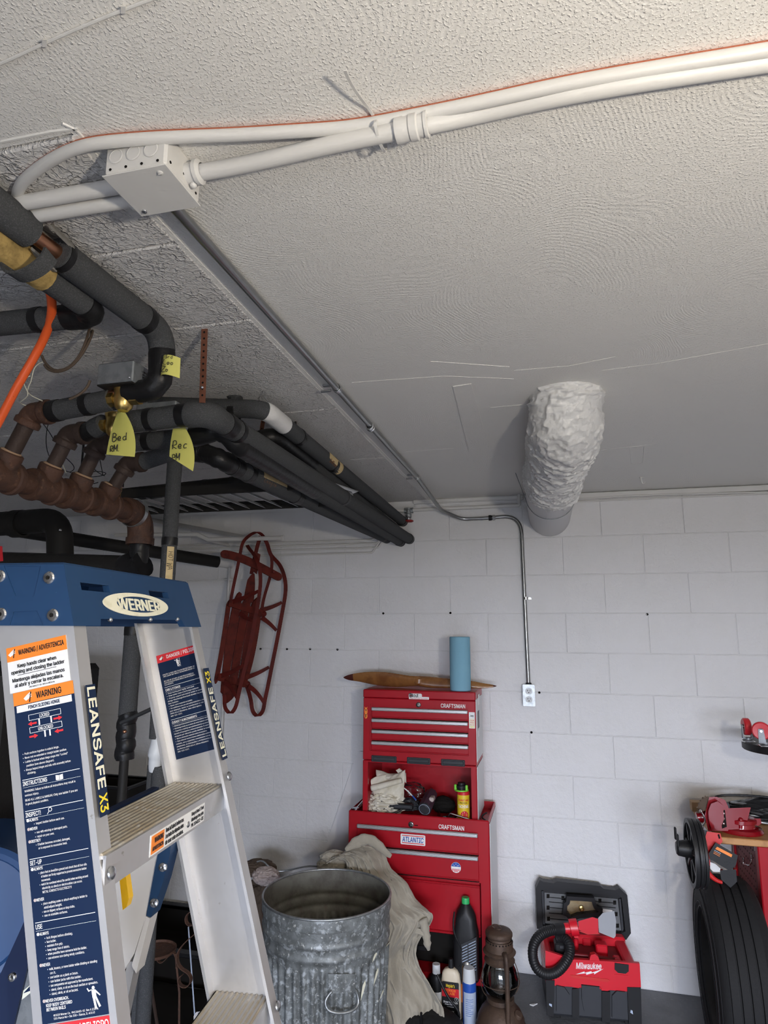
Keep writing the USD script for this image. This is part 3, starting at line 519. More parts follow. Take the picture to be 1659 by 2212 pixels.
p0, p1 = e+A3(.055, 0, 0), A3(vc[0]-.035, -2.325, vc[2]-.004); sleeve(t, [p0, at(p0, p1, .5), p1], .0255); d = p1-p0; band(t, at(p0, p1, .08), d, .0255, .026); band(t, at(p0, p1, .62), d, .0255, .02); obj('nipple', cyl(e+A3(.03, 0, 0), p0+A3(.01, 0, 0), .019), 'rust', t)
# zone 2 (bed room)
Y2 = -2.19; XB1, zB1 = .575, 2.167; e = ztop[1]; c0 = PY(437, 892, Y2); cB = A3(c0[0]+.012, Y2, c0[2]); far = A3(.586, .0, 2.160)
t = thing('insulated_pipe', 'grey foam pipe with bulging elbow beside the rusty strap, longest run to the wall', 'pipe', cB)
v2 = PY(248, 914, Y2); p1 = v2+A3(.045, 0, 0)
path = rounded([p1, cB, at(cB, far, .5), far], .05, 8); k = 2; sleeve(t, [p1, at(p1, cB, .5), cB-A3(.055, 0, 0)], .0285); ei = slice(1, 9)
obj('elbow_cover', tube(np.vstack([[cB-A3(.055, 0, 0)], path[1:9], [path[8]+unit(far-cB)*.03]]), np.r_[.029, np.full(8, .0335), .030], 22), 'foam', t, 60); q = path[8]+unit(far-cB)*.02
ms = at(cB, far, .47); sleeve(t, [q, at(q, ms, .5), ms], .0315); sleeve(t, [ms+unit(far-cB)*.012, at(ms, far, .5), far], .0285)
band(t, q+unit(far-cB)*.035, far-cB, .0318, .035); band(t, q+unit(far-cB)*.085, far-cB, .0318, .018); band(t, ms+unit(far-cB)*.004, far-cB, .0312, .022); band(t, at(p1, cB, .28), X3, .0285, .018); band(t, at(p1, cB, .72), X3, .029, .028); band(t, far-A3(0, .03, 0), Y3, .0286, .03)
zone_valve('brass zone valve behind the lower left yellow note', A3(v2[0], Y2, v2[2]), PY(340, 892, Y2+.06)[0], Y2+.075, v2[2]+.046, (.12, .05, .045), False)
t = thing('insulated_pipe', 'short dark foam stub between second rusty elbow and hidden valve', 'pipe', e)
p0 = e+A3(.05, 0, 0); p1 = v2-A3(.032, 0, 0); sleeve(t, [at(p0, p1, .5), at(p0, p1, .75), p1], .026); sleeve(t, [p0, at(p0, p1, .25), at(p0, p1, .5)], .0245, 'tape_black', 'taped_stretch')
def note(label, left, right, Y, lines, curl=.01):
    t = thing('paper_note', label, 'note', PY(*left[0], Y)); n = 12
    Lp = smooth_path([A3(a, b, 0) for a, b in left], n); Rp = smooth_path([A3(a, b, 0) for a, b in right], n); G = []
    for i in range(n):
        row = []
        for u in np.linspace(0, 1, 8):
            x, y, _ = Lp[i]*(1-u)+Rp[i]*u; row.append(PY(x, y, Y+curl*((i/(n-1))**2)*(u-.3)-.004*math.sin(u*3)))
        G.append(row)
    G = np.array(G); obj('sheet', grid_mesh(G[::-1], .0006), 'note_paper', t, 60)
    for s, px, h in lines:
        O = PY(*px, Y-.0075); X = unit(PY(px[0]+40, px[1]-3, Y-.0055)-PY(px[0], px[1], Y-.0075)); hand(s, O, X, unit(Z3-X*X[2]), h, .00095, 'ink', t)
note('yellow note reading Bed RM hanging from the hidden brass valve', [(256, 886), (244, 920), (230, 982)], [(268, 888), (288, 928), (291, 987)], -2.245, [('Bed', (243, 953), .0185), ('RM.', (238, 976), .0135)])
note('yellow note reading Rec RM hanging at the thick vertical pipe', [(374, 926), (369, 955), (366, 986)], [(400, 924), (417, 962), (417, 1018)], -2.135, [('Rec', (373, 970), .020), ('RM', (372, 995), .0145)], .016)
# zone 3 (recreation room)
e = ztop[2]; Y = YM[2]; c0 = PY(440, 946, Y); B2b = A3(.56, Y+.10, 2.150); far3 = A3(.535, 0, 2.146)
t = thing('insulated_pipe', 'dark foam pipe under the bulging elbow pipe, black taped bends at its start', 'pipe', c0)
p0 = e+A3(.05, 0, 0); c1 = PY(385, 947, Y); sleeve(t, [p0, at(p0, c1, .5), c1], .0255); band(t, at(p0, c1, .55), X3, .0255, .02)
pb = rounded([c1+A3(.045, 0, 0), A3(.505, Y, 2.192), A3(.535, Y+.05, 2.152), at(A3(.535, Y+.05, 2.152), far3, .3)], .045, 7); obj('taped_elbow', tube(pb, .0285+.0012*np.sin(np.arange(len(pb))*1.7), 18), 'tape_black', t, 60); sleeve(t, [pb[-1]-A3(0, .25, 0), at(pb[-1], far3, .5), far3], .0275); band(t, far3-A3(0, .05, 0), Y3, .0277, .02)
obj('brass_union', lathe([(.014, 0), (.02, 0), (.021, .012), (.017, .014), (.017, .03), (.021, .032), (.02, .044), (.014, .044)], 8, c1, X3), 'brass', t)
# zone 4 (living room)
e = ztop[3]; Y = YM[3]; far4 = A3(.452, 0, 2.168)
t = thing('insulated_pipe', 'lowest dark foam pipe with masking tape label, leading to the white wall', 'pipe', e)
p0 = e+A3(.05, 0, 0); c1 = PY(385, 972, Y); sleeve(t, [p0, at(p0, c1, .5), c1], .0255)
s4 = PX(500, 1005, .45); pb = rounded([c1, PY(440, 978, Y), A3(.45, s4[1]-.06, s4[2]+.002), s4, at(s4, far4, .022)], .05, 7); obj('taped_elbow', tube(pb, .029+.0015*np.sin(np.arange(len(pb))*1.5), 18), 'tape_black', t, 60)
f0 = PX(505, 1008, .45); sleeve(t, [f0, at(f0, far4, .5), far4], .0285); d4 = unit(far4-f0); band(t, PX(535, 1022, .45), d4, .0286, .03); band(t, PX(640, 1072, .45), d4, .0286, .05); band(t, far4-A3(0, .10, 0), Y3, .0286, .03)
def pipe_label(t, a, b, r, th0, th1, word, h, m='ink_brown', flip=1):
    """A strip of masking tape lying on the pipe between a and b, from angle th0 to th1 round it."""
    d = unit(b-a); x, y, z = basis(d); G = np.array([[at(a, b, u)+(x*math.cos(s)+y*math.sin(s))*(r+.0012) for u in np.linspace(0, 1, 8)] for s in np.linspace(th0, th1, 10)])
    G2 = grid_mesh(G, .0008); cen = at(a, b, .5); l = obj('masking_tape', G2, 'masking', t, 60, 'strip of masking tape with writing')
    s = (th0+th1)/2; n = x*math.cos(s)+y*math.sin(s); yy = np.cross(n, d)*flip; xx = d*flip
    hand(word, (a if flip > 0 else b)+xx*.012+n*(r+.0022)-yy*h*.45, xx, yy, h, .0009, m, l)
def face_angle(c, d):
    x, y, z = basis(d); v = CAM-c; return math.atan2(np.dot(v, y), np.dot(v, x))
a, b = PX(553, 1026, .45), PX(612, 1054, .45); s = face_angle(a, b-a); pipe_label(t, a, b, .0287, s-.9, s+1.0, 'Living rm', .016)
# two far pipes close to the ceiling
zC = 2.300; cC = A3(.55, -1.88, zC); far5 = A3(.548, 0, 2.262)
t = thing('insulated_pipe', 'foam pipe nearest the ceiling seam, white spray on its elbow and a tape label', 'pipe', cC)
lp = PY(330, 876, -1.88); path = rounded([lp, cC, at(cC, far5, .5), far5], .045, 8); sleeve(t, path, .028); ec = np.vstack([path[2:9], [path[8]+unit(far5-cC)*.10]])
obj('sprayed_elbow', tube(ec[3:], .0293, 20), 'foil_paint', t, 60, 'white sprayed stretch of the elbow'); band(t, cC-A3(.10, 0, 0), X3, .0282, .02); d5 = unit(far5-cC); band(t, cC+d5*.27, d5, .0284, .02); band(t, cC+d5*.62, d5, .0284, .025); band(t, far5-A3(0, .04, 0), Y3, .0284, .03)
a, b = PX(697, 984, .549), PX(727, 1010, .549); s = face_angle(a, b-a); pipe_label(t, a, b, .0284, s-1.1, s+.8, '3rdFLoor', .013)
t = thing('insulated_pipe', 'short foam stub with open end above the far elbow', 'pipe', PY(505, 858, -1.80)); sleeve(t, [PY(490, 838, -1.80), PY(502, 852, -1.80), PY(514, 866, -1.80)], .019); obj('copper_end', cyl(PY(488, 836, -1.80), PY(482, 829, -1.80), .009), 'dark_pipe', t)
t = thing('insulated_pipe', 'black foam pipe tucked under the pipe nearest the ceiling seam', 'pipe', (.50, -1.55, 2.24)); c0 = PX(592, 940, .505); far6 = A3(.51, 0, 2.215); c0b = c0+A3(-.09, .01, -.015)
pb = rounded([c0b, c0, at(c0, far6, .2)], .04, 8); obj('taped_elbow', tube(pb, .029, 18), 'tape_black', t, 60); sleeve(t, [at(c0, far6, .12), at(c0, far6, .5), far6], .027)
# hangers
t = thing('strap_hanger', 'rusty perforated strap hanging from ceiling to the bulging pipe elbow', 'hanger', PZ(442, 708, CEIL)); a, b = PZ(442, 708, CEIL-.001), PY(437, 870, Y2-.02); pts = np.array([at(a, b, s) for s in np.linspace(0, 1, 10)])
obj('strap', ribbon(pts, .0165, .0018, X3), 'strap_rust', t); [obj('strap_hole', cyl(at(a, b, s)+A3(0, -.0005, 0), at(a, b, s)-A3(0, .0016, 0), .0028, 10), 'hole_dark', t) for s in np.linspace(.06, .9, 11)]; obj('bolt', ball(at(a, b, .8)-A3(0, .003, 0), .0045), 'chrome', t)
t = thing('strap_hanger', 'short rusty perforated strap behind the sprayed elbow', 'hanger', PY(567, 900, -1.70)); a, b = PY(571, 890, -1.66), PY(563, 945, -1.66); a[2] = max(a[2], 2.30); obj('strap', ribbon(np.array([a, at(a, b, .5), b]), .014, .0018, X3), 'strap_rust', t); [obj('strap_hole', cyl(at(a, b, s), at(a, b, s)-A3(0, .0016, 0), .0022, 8), 'hole_dark', t) for s in (.15, .4, .65, .9)]
t = thing('ceiling_hook', 'small bright hook in the ceiling above the sprayed elbow', 'hook', PZ(572, 842, CEIL)); obj('hook', tube(smooth_path([PZ(571, 842, CEIL), PZ(571, 842, CEIL)-A3(0, 0, .02), PZ(571, 842, CEIL)-A3(-.006, 0, .03), cC+A3(.0, .02, .03)], 14), .002, 8), 'steel', t)
t = thing('pipe_bracket', 'folded bright metal bracket on the black far pipe', 'bracket', PX(735, 1048, .52)); a, b = PX(703, 1036, .53), PX(768, 1058, .55); obj('channel', [ribbon(np.array([a, at(a, b, .5), b])+A3(0, 0, -.012), .03, .002, (1, -.4, .3)), ribbon(np.array([a, at(a, b, .5), b])+A3(-.012, 0, -.022), .012, .002, Z3)], 'chrome', t)

# vertical pipes behind the ladder
xv = PY(371, 1100, -1.85)[0]; rv = .0225
t = thing('vertical_pipe', 'vertical grey foam pipe with a lettered masking tape strip and white plastic elbow', 'pipe', (xv, -1.85, .2))
zb = PY(345, 1595, -1.85)[2]; sleeve(t, [(xv, -1.85, 2.21), (xv, -1.85, 1.7), (xv, -1.85, zb)], rv); zt = PY(362, 1170, -1.85)[2]; band(t, A3(xv, -1.85, zt), Z3, rv, .024)
obj('plastic_elbow', tube(smooth_path([(xv+.006, -1.85, zb+.03), (xv+.006, -1.85, zb-.005), (xv+.004, -1.855, zb-.035), (xv, -1.85, zb-.085)], 16), np.r_[np.full(8, .0215), np.full(3, .0225), np.full(5, .0175)], 20), 'cap_white', t, 60, 'white plastic elbow below the foam'); obj('copper_pipe', tube([(xv, -1.85, zb-.06), (xv, -1.85, .02)], .011, 14), 'emt_dull', t)
for dx, r in ((-.013, .011), (.013, .0195)): obj('foam_sleeve', tube([(xv+dx, -1.85, zb-.075), (xv+dx, -1.85, .5), (xv+dx, -1.85, .1)], r, 16), 'foam', t)
obj('blue_cap', cyl((xv+.03, -1.83, zb-.02), (xv+.03, -1.83, zb-.075), .011), 'barrel_blue', t)
ax = A3(xv, -1.85, PY(372, 1182, -1.85)[2]); bx = A3(xv, -1.85, PY(368, 1256, -1.85)[2]-.05); s = face_angle(ax, Z3); x_, y_, _ = basis(Z3); G = np.array([[A3(xv, -1.85, z)+(x_*math.cos(q)+y_*math.sin(q))*(rv+.001) for z in np.linspace(bx[2], ax[2], 6)] for q in np.linspace(s-.25, s+.65, 8)])
l = obj('masking_tape', grid_mesh(G, .0008), 'masking', t, 60, 'masking tape strip with handwriting'); s2 = s+.2; n_ = x_*math.cos(s2)+y_*math.sin(s2); hand('HOT WA', ax+n_*(rv+.002)-Z3*.016-np.cross(Z3, n_)*.006, -Z3, np.cross(Z3, n_), .013, .0006, 'ink', l)
vx = m1+A3(0, .07, -.10); xq = vx[0]; yq = vx[1]
t = thing('vertical_pipe', 'black taped vertical pipe dropping from the rusty manifold elbow behind the ladder', 'pipe', (xq, yq, .2))
zj = PY(255, 1225, yq)[2]; obj('taped_pipe', tube(np.array([(xq, yq, z) for z in np.linspace(vx[2], zj-.02, 12)]), .031+.0008*np.sin(np.arange(12)*2.), 22), 'tape_black', t, 60)
zt2 = PY(228, 1362, yq)[2]; zt3 = PY(205, 1545, yq)[2]; sleeve(t, [(xq, yq, zj), (xq, yq, (zj+zt3)/2), (xq, yq, zt3)], .0275); band(t, A3(xq, yq, zt2), Z3, .0275, .03)
obj('wrapped_end', tube(np.array([(xq+.003*math.sin(k*.9), yq, zt3+.01-.006*k) for k in range(24)]), .0285+.0012*np.sin(np.arange(24)*1.3), 18), 'tape_black', t, 60); obj('lower_pipe', tube([(xq, yq, zt3-.1), (xq, yq, .05)], .014, 14), 'dark_pipe', t); obj('copper_tip', ball((xq+.015, yq-.03, zt3-.04), .006), 'copper', t)
lf = PY(-60, 1212, yq+.05); obj('side_pipe', tube([A3(xq-.01, yq, zj), at(A3(xq-.01, yq, zj), lf, .5), lf], .036, 20), 'dark_pipe', t, 60, 'thick black branch pipe running left'); obj('wrap', tube(np.array([(xq-.05+.02*k, yq-.004*k, zj+.006*math.sin(k*2)) for k in range(5)]), .039+.003*np.sin(np.arange(5)*2), 16), 'tape_black', t, 60)
t = thing('tie_rod', 'thin bare rod between the two vertical pipes behind the ladder', 'rod', PY(280, 1545, -1.86)); obj('rod', tube([A3(xq+.03, -1.80, PY(228, 1560, -1.8)[2]), A3(xv-.0, -1.88, PY(338, 1530, -1.88)[2])], .006, 12), 'emt_dull', t)
# dark boiler pipes at the far left and the pipe to the wall
t = thing('boiler_pipe', 'big dark elbow pipe in the shade at the far left', 'pipe', PY(75, 1130, -1.3)); c = rounded([PY(-80, 1138, -1.3), PY(128, 1122, -1.3), PY(132, 1260, -1.3)], .09, 9); obj('elbow_pipe', tube(c, .052, 22), 'dark_pipe', t, 60); obj('collar', lathe([(.05, 0), (.06, 0), (.06, .05), (.05, .05)], 24, PY(30, 1132, -1.3), X3), 'dark_pipe', t); obj('collar', lathe([(.05, 0), (.058, 0), (.058, .04), (.05, .04)], 24, c[-1]+A3(0, 0, .06), Z3), 'dark_pipe', t); obj('glint_bolt', ball(PY(130, 1145, -1.36), .006), 'chrome', t)
t = thing('black_pipe', 'black pipe slanting to a white elbow on the back wall left of the sled', 'pipe', PY(480, 1216, -.06)); a, b = PY(470, 1214, -.08), PY(-60, 1130, -1.15); obj('pipe', tube([a, at(a, b, .5), b], .034, 18), 'dark_pipe', t, 60); obj('white_elbow', tube(rounded([at(a, b, .06), a, a+A3(.02, .03, 0), a+A3(.05, .08, -.005)], .03), .03, 18), 'white_trim', t, 60)
dn = PY(493, 1240, -.03); t = thing('white_conduit', 'thin white vertical conduit on the back wall left of the sled', 'conduit', (dn[0], -.02, 1.2)); obj('tube', tube(rounded([(dn[0], -.02, 2.07), (dn[0], -.02, 1.25), (dn[0], -.02, .05)], .02), .009, 12), 'white_paint', t, 60); obj('strap', rbox((dn[0], -.012, PY(493, 1252, -.02)[2]), (.06, .022, .014), .003), 'white_paint', t)
for k, ((x0, y0), (x1, y1)) in enumerate((((340, 1182), (806, 1166)), ((340, 1190), (814, 1174)), ((340, 1199), (817, 1183)), ((340, 1211), (804, 1194)))):
    a, b = PY(x0, y0, -.014), PY(x1, y1, -.014); a[2] = b[2]; t = obj('wall_pipe', tube(rounded([a, b, b+A3(.045, -.0, .05+.005*k)], .02), .0055, 10), 'white_paint', None, 60, ['topmost of four thin white painted pipes on the back wall by the sled', 'second from the top of four thin white pipes on the back wall by the sled', 'third from the top of four thin white pipes on the back wall by the sled', 'lowest of four thin white painted pipes on the back wall by the sled'][k], 'pipe', 'thin white pipes on the back wall')
# white pipe frame and shut-off valve at the top of the wall
t = thing('shutoff_valve', 'grey shut-off valve with small red wheel on the white pipe under the ceiling', 'valve', (.573, -.03, 2.32)); zp = PY(950, 1100, -.03)[2]; r0 = A3(.40, -.03, zp); r1 = A3(1.205, -.03, zp+.004)
obj('pipe', tube(rounded([r0, r1, r1+A3(0, 0, .06)], .012), .010, 14), 'white_paint', t, 60); vx = PY(883, 1104, -.03)[0]
obj('valve_body', [lathe([(.010, -.025), (.016, -.025), (.016, -.012), (.012, -.01), (.012, .01), (.016, .012), (.016, .025), (.010, .025)], 8, (vx, -.03, zp), X3), lathe([(0, .012), (.022, .012), (.022, .002), (.012, 0), (.014, -.02), (.017, -.024), (.017, -.04), (.010, -.044), (.008, -.06), (0, -.06)], 18, (vx, -.035, zp))], 'galv', t); zh = zp-.062
obj('hand_wheel', [trimesh.creation.torus(.024, .0045, major_sections=28, minor_sections=8, transform=trimesh.transformations.translation_matrix((vx, -.035, zh)))]+[cyl((vx, -.035, zh), (vx+.024*math.cos(s), -.035+.024*math.sin(s), zh), .003, 8) for s in np.arange(5)*1.2566]+[cyl((vx, -.035, zh-.005), (vx, -.035, zh+.006), .008, 12)], 'red_handle', t)
# wires round the manifold
def wires(name, label, paths, r, m): 
    t = thing(name, label, 'wires', paths[0][0])
    for p in paths: obj('wire', tube(smooth_path(p, 30), r, 6), m, t, 60)
wires('brown_wire', 'loose brown wires looping down from the ceiling left of the actuator box', [[PZ(192, 736, CEIL-.002), PY(176, 760, -2.36), PY(150, 792, -2.36), PY(122, 800, -2.36), PY(100, 786, -2.36), PY(90, 768, -2.36)], [PZ(190, 736, CEIL-.002), PY(172, 772, -2.36), PY(146, 796, -2.36), PY(120, 803, -2.36), PY(96, 788, -2.36)], [PY(194, 822, -2.36), PY(188, 836, -2.36), PY(174, 850, -2.36), PY(150, 862, -2.36)]], .0032, 'canvas_brown')
wires('thermostat_wire', 'thin pale wires curling down beside the orange cable', [[PY(92, 782, -2.38), PY(72, 802, -2.38), PY(66, 826, -2.38), PY(60, 846, -2.37), PY(74, 858, -2.35), PY(95, 868, -2.33)], [PY(66, 812, -2.38), PY(53, 832, -2.38), PY(60, 850, -2.37), PY(50, 864, -2.36), PY(56, 876, -2.33)], [PY(148, 962, -2.0), PY(131, 980, -2.0), PY(135, 1003, -2.0), PY(143, 1022, -2.0)]], .0013, 'wire_white')
wires('thermostat_wire', 'tangle of thin black wires hanging behind the rusty risers', [[PY(110, 890, -2.02), PY(100, 940, -1.9), PY(116, 1000, -1.9), PY(150, 1020, -1.88), PY(206, 1018, -1.85)], [PY(90, 912, -1.9), PY(108, 936, -1.9), PY(116, 950, -1.9)], [PY(136, 972, -1.9), PY(152, 998, -1.9), PY(160, 1012, -1.9), PY(150, 1020, -1.9)], [PY(196, 985, -1.85), PY(200, 1008, -1.85), PY(214, 1022, -1.85), PY(226, 1028, -1.85)], [PY(176, 1024, -1.85), PY(200, 1030, -1.85), PY(228, 1024, -1.85), PY(206, 1018, -1.85)], [PY(214, 985, -1.85), PY(218, 1004, -1.85), PY(222, 1026, -1.85)], [PY(180, 1036, -1.85), PY(192, 1044, -1.85), PY(212, 1042, -1.85)]], .0012, 'tape_black')
# slatted black rack under the ceiling, the pipe above it, and the sloping white board
t = thing('slatted_rack', 'black metal rack with slanting bright slats hung under the far pipes', 'rack', (.05, -1.37, 2.15)); zr2 = 2.15; y0, y1 = -1.52, -1.20
for y in (y0, y1): obj('rail', rbox((.06, y, zr2), (.92, .014, .036), .003), 'dark_pipe', t)
for x in (-.40, .52): obj('end_rail', rbox((x, (y0+y1)/2, zr2), (.014, y1-y0, .036), .003), 'dark_pipe', t)
for k in range(13):
    x = -.36+.07*k; obj('slat', ribbon(np.array([A3(x, y0+.006, zr2+.008), A3(x+.02, (y0+y1)/2, zr2), A3(x+.04, y1-.006, zr2-.006)]), .030, .0018, (1, 0, -.75)), 'galv', t, 25)
for x in (-.38, .50): obj('hanger_rod', cyl((x, y0, zr2), (x, y0, CEIL), .004, 10), 'dark_pipe', t)
t = thing('insulated_pipe', 'black foam pipe lying just above the slatted rack with a bent end', 'pipe', PY(400, 1055, -1.3)); c = rounded([PY(200, 1076, -1.42), PY(512, 1044, -1.42), PY(556, 1004, -1.36)], .04); sleeve(t, c, .026, 'dark_pipe', 'black_sleeve'); band(t, PY(444, 1051, -1.42), X3, .026, .02); obj('taped_elbow', tube(c[1:-1], .028, 18), 'tape_black', t, 60)
t = obj('sloping_board', hull([PY(250, 1104, -.02), PY(534, 1157, -.02), PY(250, 1104, -.02)+A3(0, 0, -.03), PY(534, 1160, -.02)+A3(0, 0, -.012), PY(340, 1130, -.35), PY(530, 1163, -.12)]), 'white_trim', None, False, 'white board sloping under the ceiling on the back wall left of the sled', 'board')
t = thing('ceiling_bracket', 'white bent rail under the ceiling that the red sled hangs from', 'rail', PY(470, 1160, -.24)); c = rounded([PY(250, 1156, -.24), PY(425, 1154, -.24), PY(450, 1166, -.24), PY(608, 1162, -.24)], .02); obj('rail', tube(c, .0125, 12), 'white_paint', t, 40); obj('end_cap', cyl(c[-1], c[-1]+A3(.012, 0, 0), .015), 'white_paint', t); obj('wall_stub', cyl(c[-1]-A3(.45, 0, 0), A3(c[-1][0]-.45, 0, c[-1][2]), .010), 'white_paint', t)

# ================================================================ STEPLADDER
LA = PD(165, 1352, .856); LB = PD(432, 1352, 1.227); LL = LB-LA; LL[2] = 0; LW = float(np.linalg.norm(LL)); LL /= LW; LFv = A3(LL[1], -LL[0], 0)
def LP(f, l, z): return LA+LFv*f+LL*l+Z3*z
lad = thing('stepladder', 'aluminium stepladder with blue top cap and label covered rails, standing at the left foreground', 'ladder', LP(0, LW/2, -LA[2]))
def fp(px, l=0.): q = PP(px[0], px[1], LP(0, l, 0), LL)-LA; return float(q@LFv), float(q[2])
# top cap
out = hull([LP(f, l, z) for f, l, z in ((-.26, -.006, 0), (0, -.006, 0), (0, LW+.006, 0), (-.26, LW+.006, 0), (-.235, .002, .082), (-.028, .002, .082), (-.028, LW-.002, .082), (-.235, LW-.002, .082), (-.232, .006, .085), (-.031, .006, .085), (-.031, LW-.006, .085), (-.232, LW-.006, .085))])
inn = hull([LP(f, l, z) for f, l, z in ((-.252, .001, -.01), (-.008, .001, -.01), (-.008, LW-.001, -.01), (-.252, LW-.001, -.01), (-.23, .008, .076), (-.036, .008, .076), (-.036, LW-.008, .076), (-.23, LW-.008, .076))])
def lbox(f0, f1, l0, l1, z0, z1): return hull([LP(f, l, z) for f in (f0, f1) for l in (l0, l1) for z in (z0, z1)])
notch = hull([LP(f, l, z) for f in (-.06, .02) for l, z in ((.046, -.02), (.330, -.02), (.060, .010), (.312, .012))])
cap = cut(out, inn, notch, lbox(-.04, .02, .030, .100, .049, .0595), lbox(-.04, .02, .218, .284, .049, .0595))
pan = [fp(p) for p in ((6, 1222), (36, 1288), (76, 1288), (86, 1222))]; arch = [fp(p) for p in ((28, 1350), (34, 1322), (84, 1319), (100, 1350))]
def side_relief(poly, d): return hull([LP(f, l, z) for f, z in poly for l in (-.02+d, -.0045+.0080*max(z, 0)/.085+d)])
cap = cut(cap, side_relief(pan, 0), side_relief(arch, 0)); cp = obj('top_cap', cap, 'blue_plastic', lad, 25, 'blue plastic top cap')
fy_ = unit(-LFv*.028+Z3*.085); fn_ = np.cross(LL, fy_)
def on_front(l, z): return LP(-.028*z/.085+.0004, l, z)
ell = lambda a, b: affinity.scale(Point(0, 0).buffer(1, 48), a, b)
ring = prism(ell(.098, .0190).difference(affinity.translate(ell(.066, .0132), .004, .0003)), .0012, on_front(.1705, .0335), LL, fy_, fn_); lg = obj('logo_ring', ring, 'cream_print', cp, False, 'cream oval ring of the maker\'s logo')
obj('lettering', text('WERNER', .0178, on_front(.1755, .0335), LL, fy_, .128, .0012, True), 'cream_print', cp, False, 'cream lettering')
for px in ((106, 1248), (119, 1329), (8, 1327), (0, 1245)):
    f, z = fp(px); o = LP(f, -.006+.008*z/.085, z); obj('rivet', lathe([(0, -.001), (.0085, -.001), (.0085, .001), (.0068, .0026), (.0030, .0030), (.0026, .0008), (0, .0006)], 22, o, -LL), 'chrome', cp, 35); obj('rivet_hole', cyl(o-LL*.0006, o-LL*.0013, .0024, 10), 'hole_dark', cp)
for l, z in ((.085, .006), (.20, .008), (.295, .010)): obj('rivet', ball(LP(-.004, l, z+.003), .0035), 'chrome', cp)
# rails
def rail(l_web, s, lean, name):
    """A channel: web at l_web, flanges running towards s."""
    c = unit(LFv+lean*Z3); a = unit(lean*LFv-Z3); O = LP(0, l_web, 0); Ln = (LA[2]-.004)*math.sqrt(1+lean*lean); W, fl, th = .109, .027, .0032
    sec = Polygon([(0, 0), (0, fl*s), (-th*1.6, fl*s), (-th, th*s), (-W+th, th*s), (-W+th*1.6, fl*s), (-W, fl*s), (-W, 0)])
    m = prism(sec if s > 0 else sec.buffer(0), Ln+.004, O-a*.004-LFv*.004, c, LL, a)
    v = m.vertices; tp = (v-O)@a < .001; v[tp] += np.outer((O[2]+.006-v[tp, 2])/a[2], a); lo = v[:, 2] < .002; v[lo, 2] = .002; m.vertices = v
    return obj(name, m, 'alu', lad, 20), O, c, a
near, NO, nc, na = rail(0., 1, .22, 'front_rail'); farr, FO, fc, fa = rail(LW, -1, .285, 'front_rail')
def plate(parent, O, c, a, n, u0, u1, v0, v1, m, lift, name='label_field'): return obj(name, hull([O+c*u+a*v+n*d for u in (u0, u1) for v in (v0, v1) for d in (lift-.0003, lift)]), m, parent, False)
NN = -LL
lab = plate(near, NO, nc, na, NN, -.1030, -.0160, .0085, .0680, 'label_white', .0006, 'warning_label')
def line(parent, s, u, v, h, m, O=NO, c=nc, a=na, n=NN, w=None, bold=False, al='c', lift=.0012): obj('lettering', text(s, h, O+c*u+a*(v if al == 'c' else v)+n*lift, c, -a, w, .0002, bold, al), m, parent, False)
plate(lab, NO, nc, na, NN, -.1030, -.0160, .0085, .0272, 'label_orange', .0009, 'orange_band')
line(lab, 'WARNING / ADVERTENCIA', -.0525, .0172, .0062, 'label_black', w=.066, bold=True)
line(lab, 'Keep hands clear when', -.0605, .0345, .0046, 'label_black', w=.056, bold=True); line(lab, 'opening and closing the ladder', -.0600, .0418, .0046, 'label_black', w=.077, bold=True)
obj('rule', hull([NO+nc*u+na*v+NN*d for u in (-.090, -.034) for v in (.0462, .0468) for d in (.0006, .0009)]), 'label_black', lab, False)
line(lab, 'Mantenga alejadas las manos', -.0600, .0522, .0046, 'label_black', w=.075, bold=True); line(lab, 'al abrir y cerrar la escalera.', -.0600, .0592, .0046, 'label_black', w=.070, bold=True); line(lab, 'PN 109477-01  REV A 08/10 rk', -.056, .0648, .0018, 'grey_plastic', w=.036)
def hand_icon(parent, O, c, a, n, u, v, s, m='print_white', lift=.0013):
    """Small white hand caught in a hinge."""
    pts = [Polygon([(-1, -.1), (-.2, .5), (.3, .3), (.2, -.3), (-.5, -.6)]), Polygon([(-.2, .5), (.5, .9), (.55, .75), (0, .3)]), Polygon([(0, .3), (.8, .55), (.8, .4), (.1, .1)]), Polygon([(.1, .1), (.8, .15), (.8, 0), (.1, -.1)])]
    g = pts[0].union(pts[1]).union(pts[2]).union(pts[3]).buffer(.02); obj('pictogram', prism(affinity.scale(g, s, s, origin=(0, 0)), .0002, O+c*u+a*v+n*lift, c, -a, n), m, parent, False)
    obj('pictogram', hull([O+c*(u+x)+a*(v-y)+n*d for x, y in ((.6*s, 1.*s), (.8*s, 1.*s), (.35*s, -1*s), (.15*s, -1*s)) for d in (lift, lift+.0002)]), 'label_black', parent, False)
hand_icon(lab, NO, nc, na, NN, -.0945, .0172, .0058)
lab2 = plate(near, NO, nc, na, NN, -.0990, -.0130, .0684, .4575, 'label_navy', .0006, 'instruction_label')
plate(lab2, NO, nc, na, NN, -.0990, -.0130, .0684, .0850, 'label_orange', .0009, 'orange_band'); line(lab2, 'WARNING', -.0480, .0768, .0078, 'label_black', w=.036, bold=True); hand_icon(lab2, NO, nc, na, NN, -.0775, .0772, .0064)
plate(lab2, NO, nc, na, NN, -.0955, -.0170, .0858, .0944, 'label_white', .0009, 'white_band'); line(lab2, 'PINCH SLIDING HINGE', -.0560, .0901, .0042, 'label_navy', w=.045, bold=True)
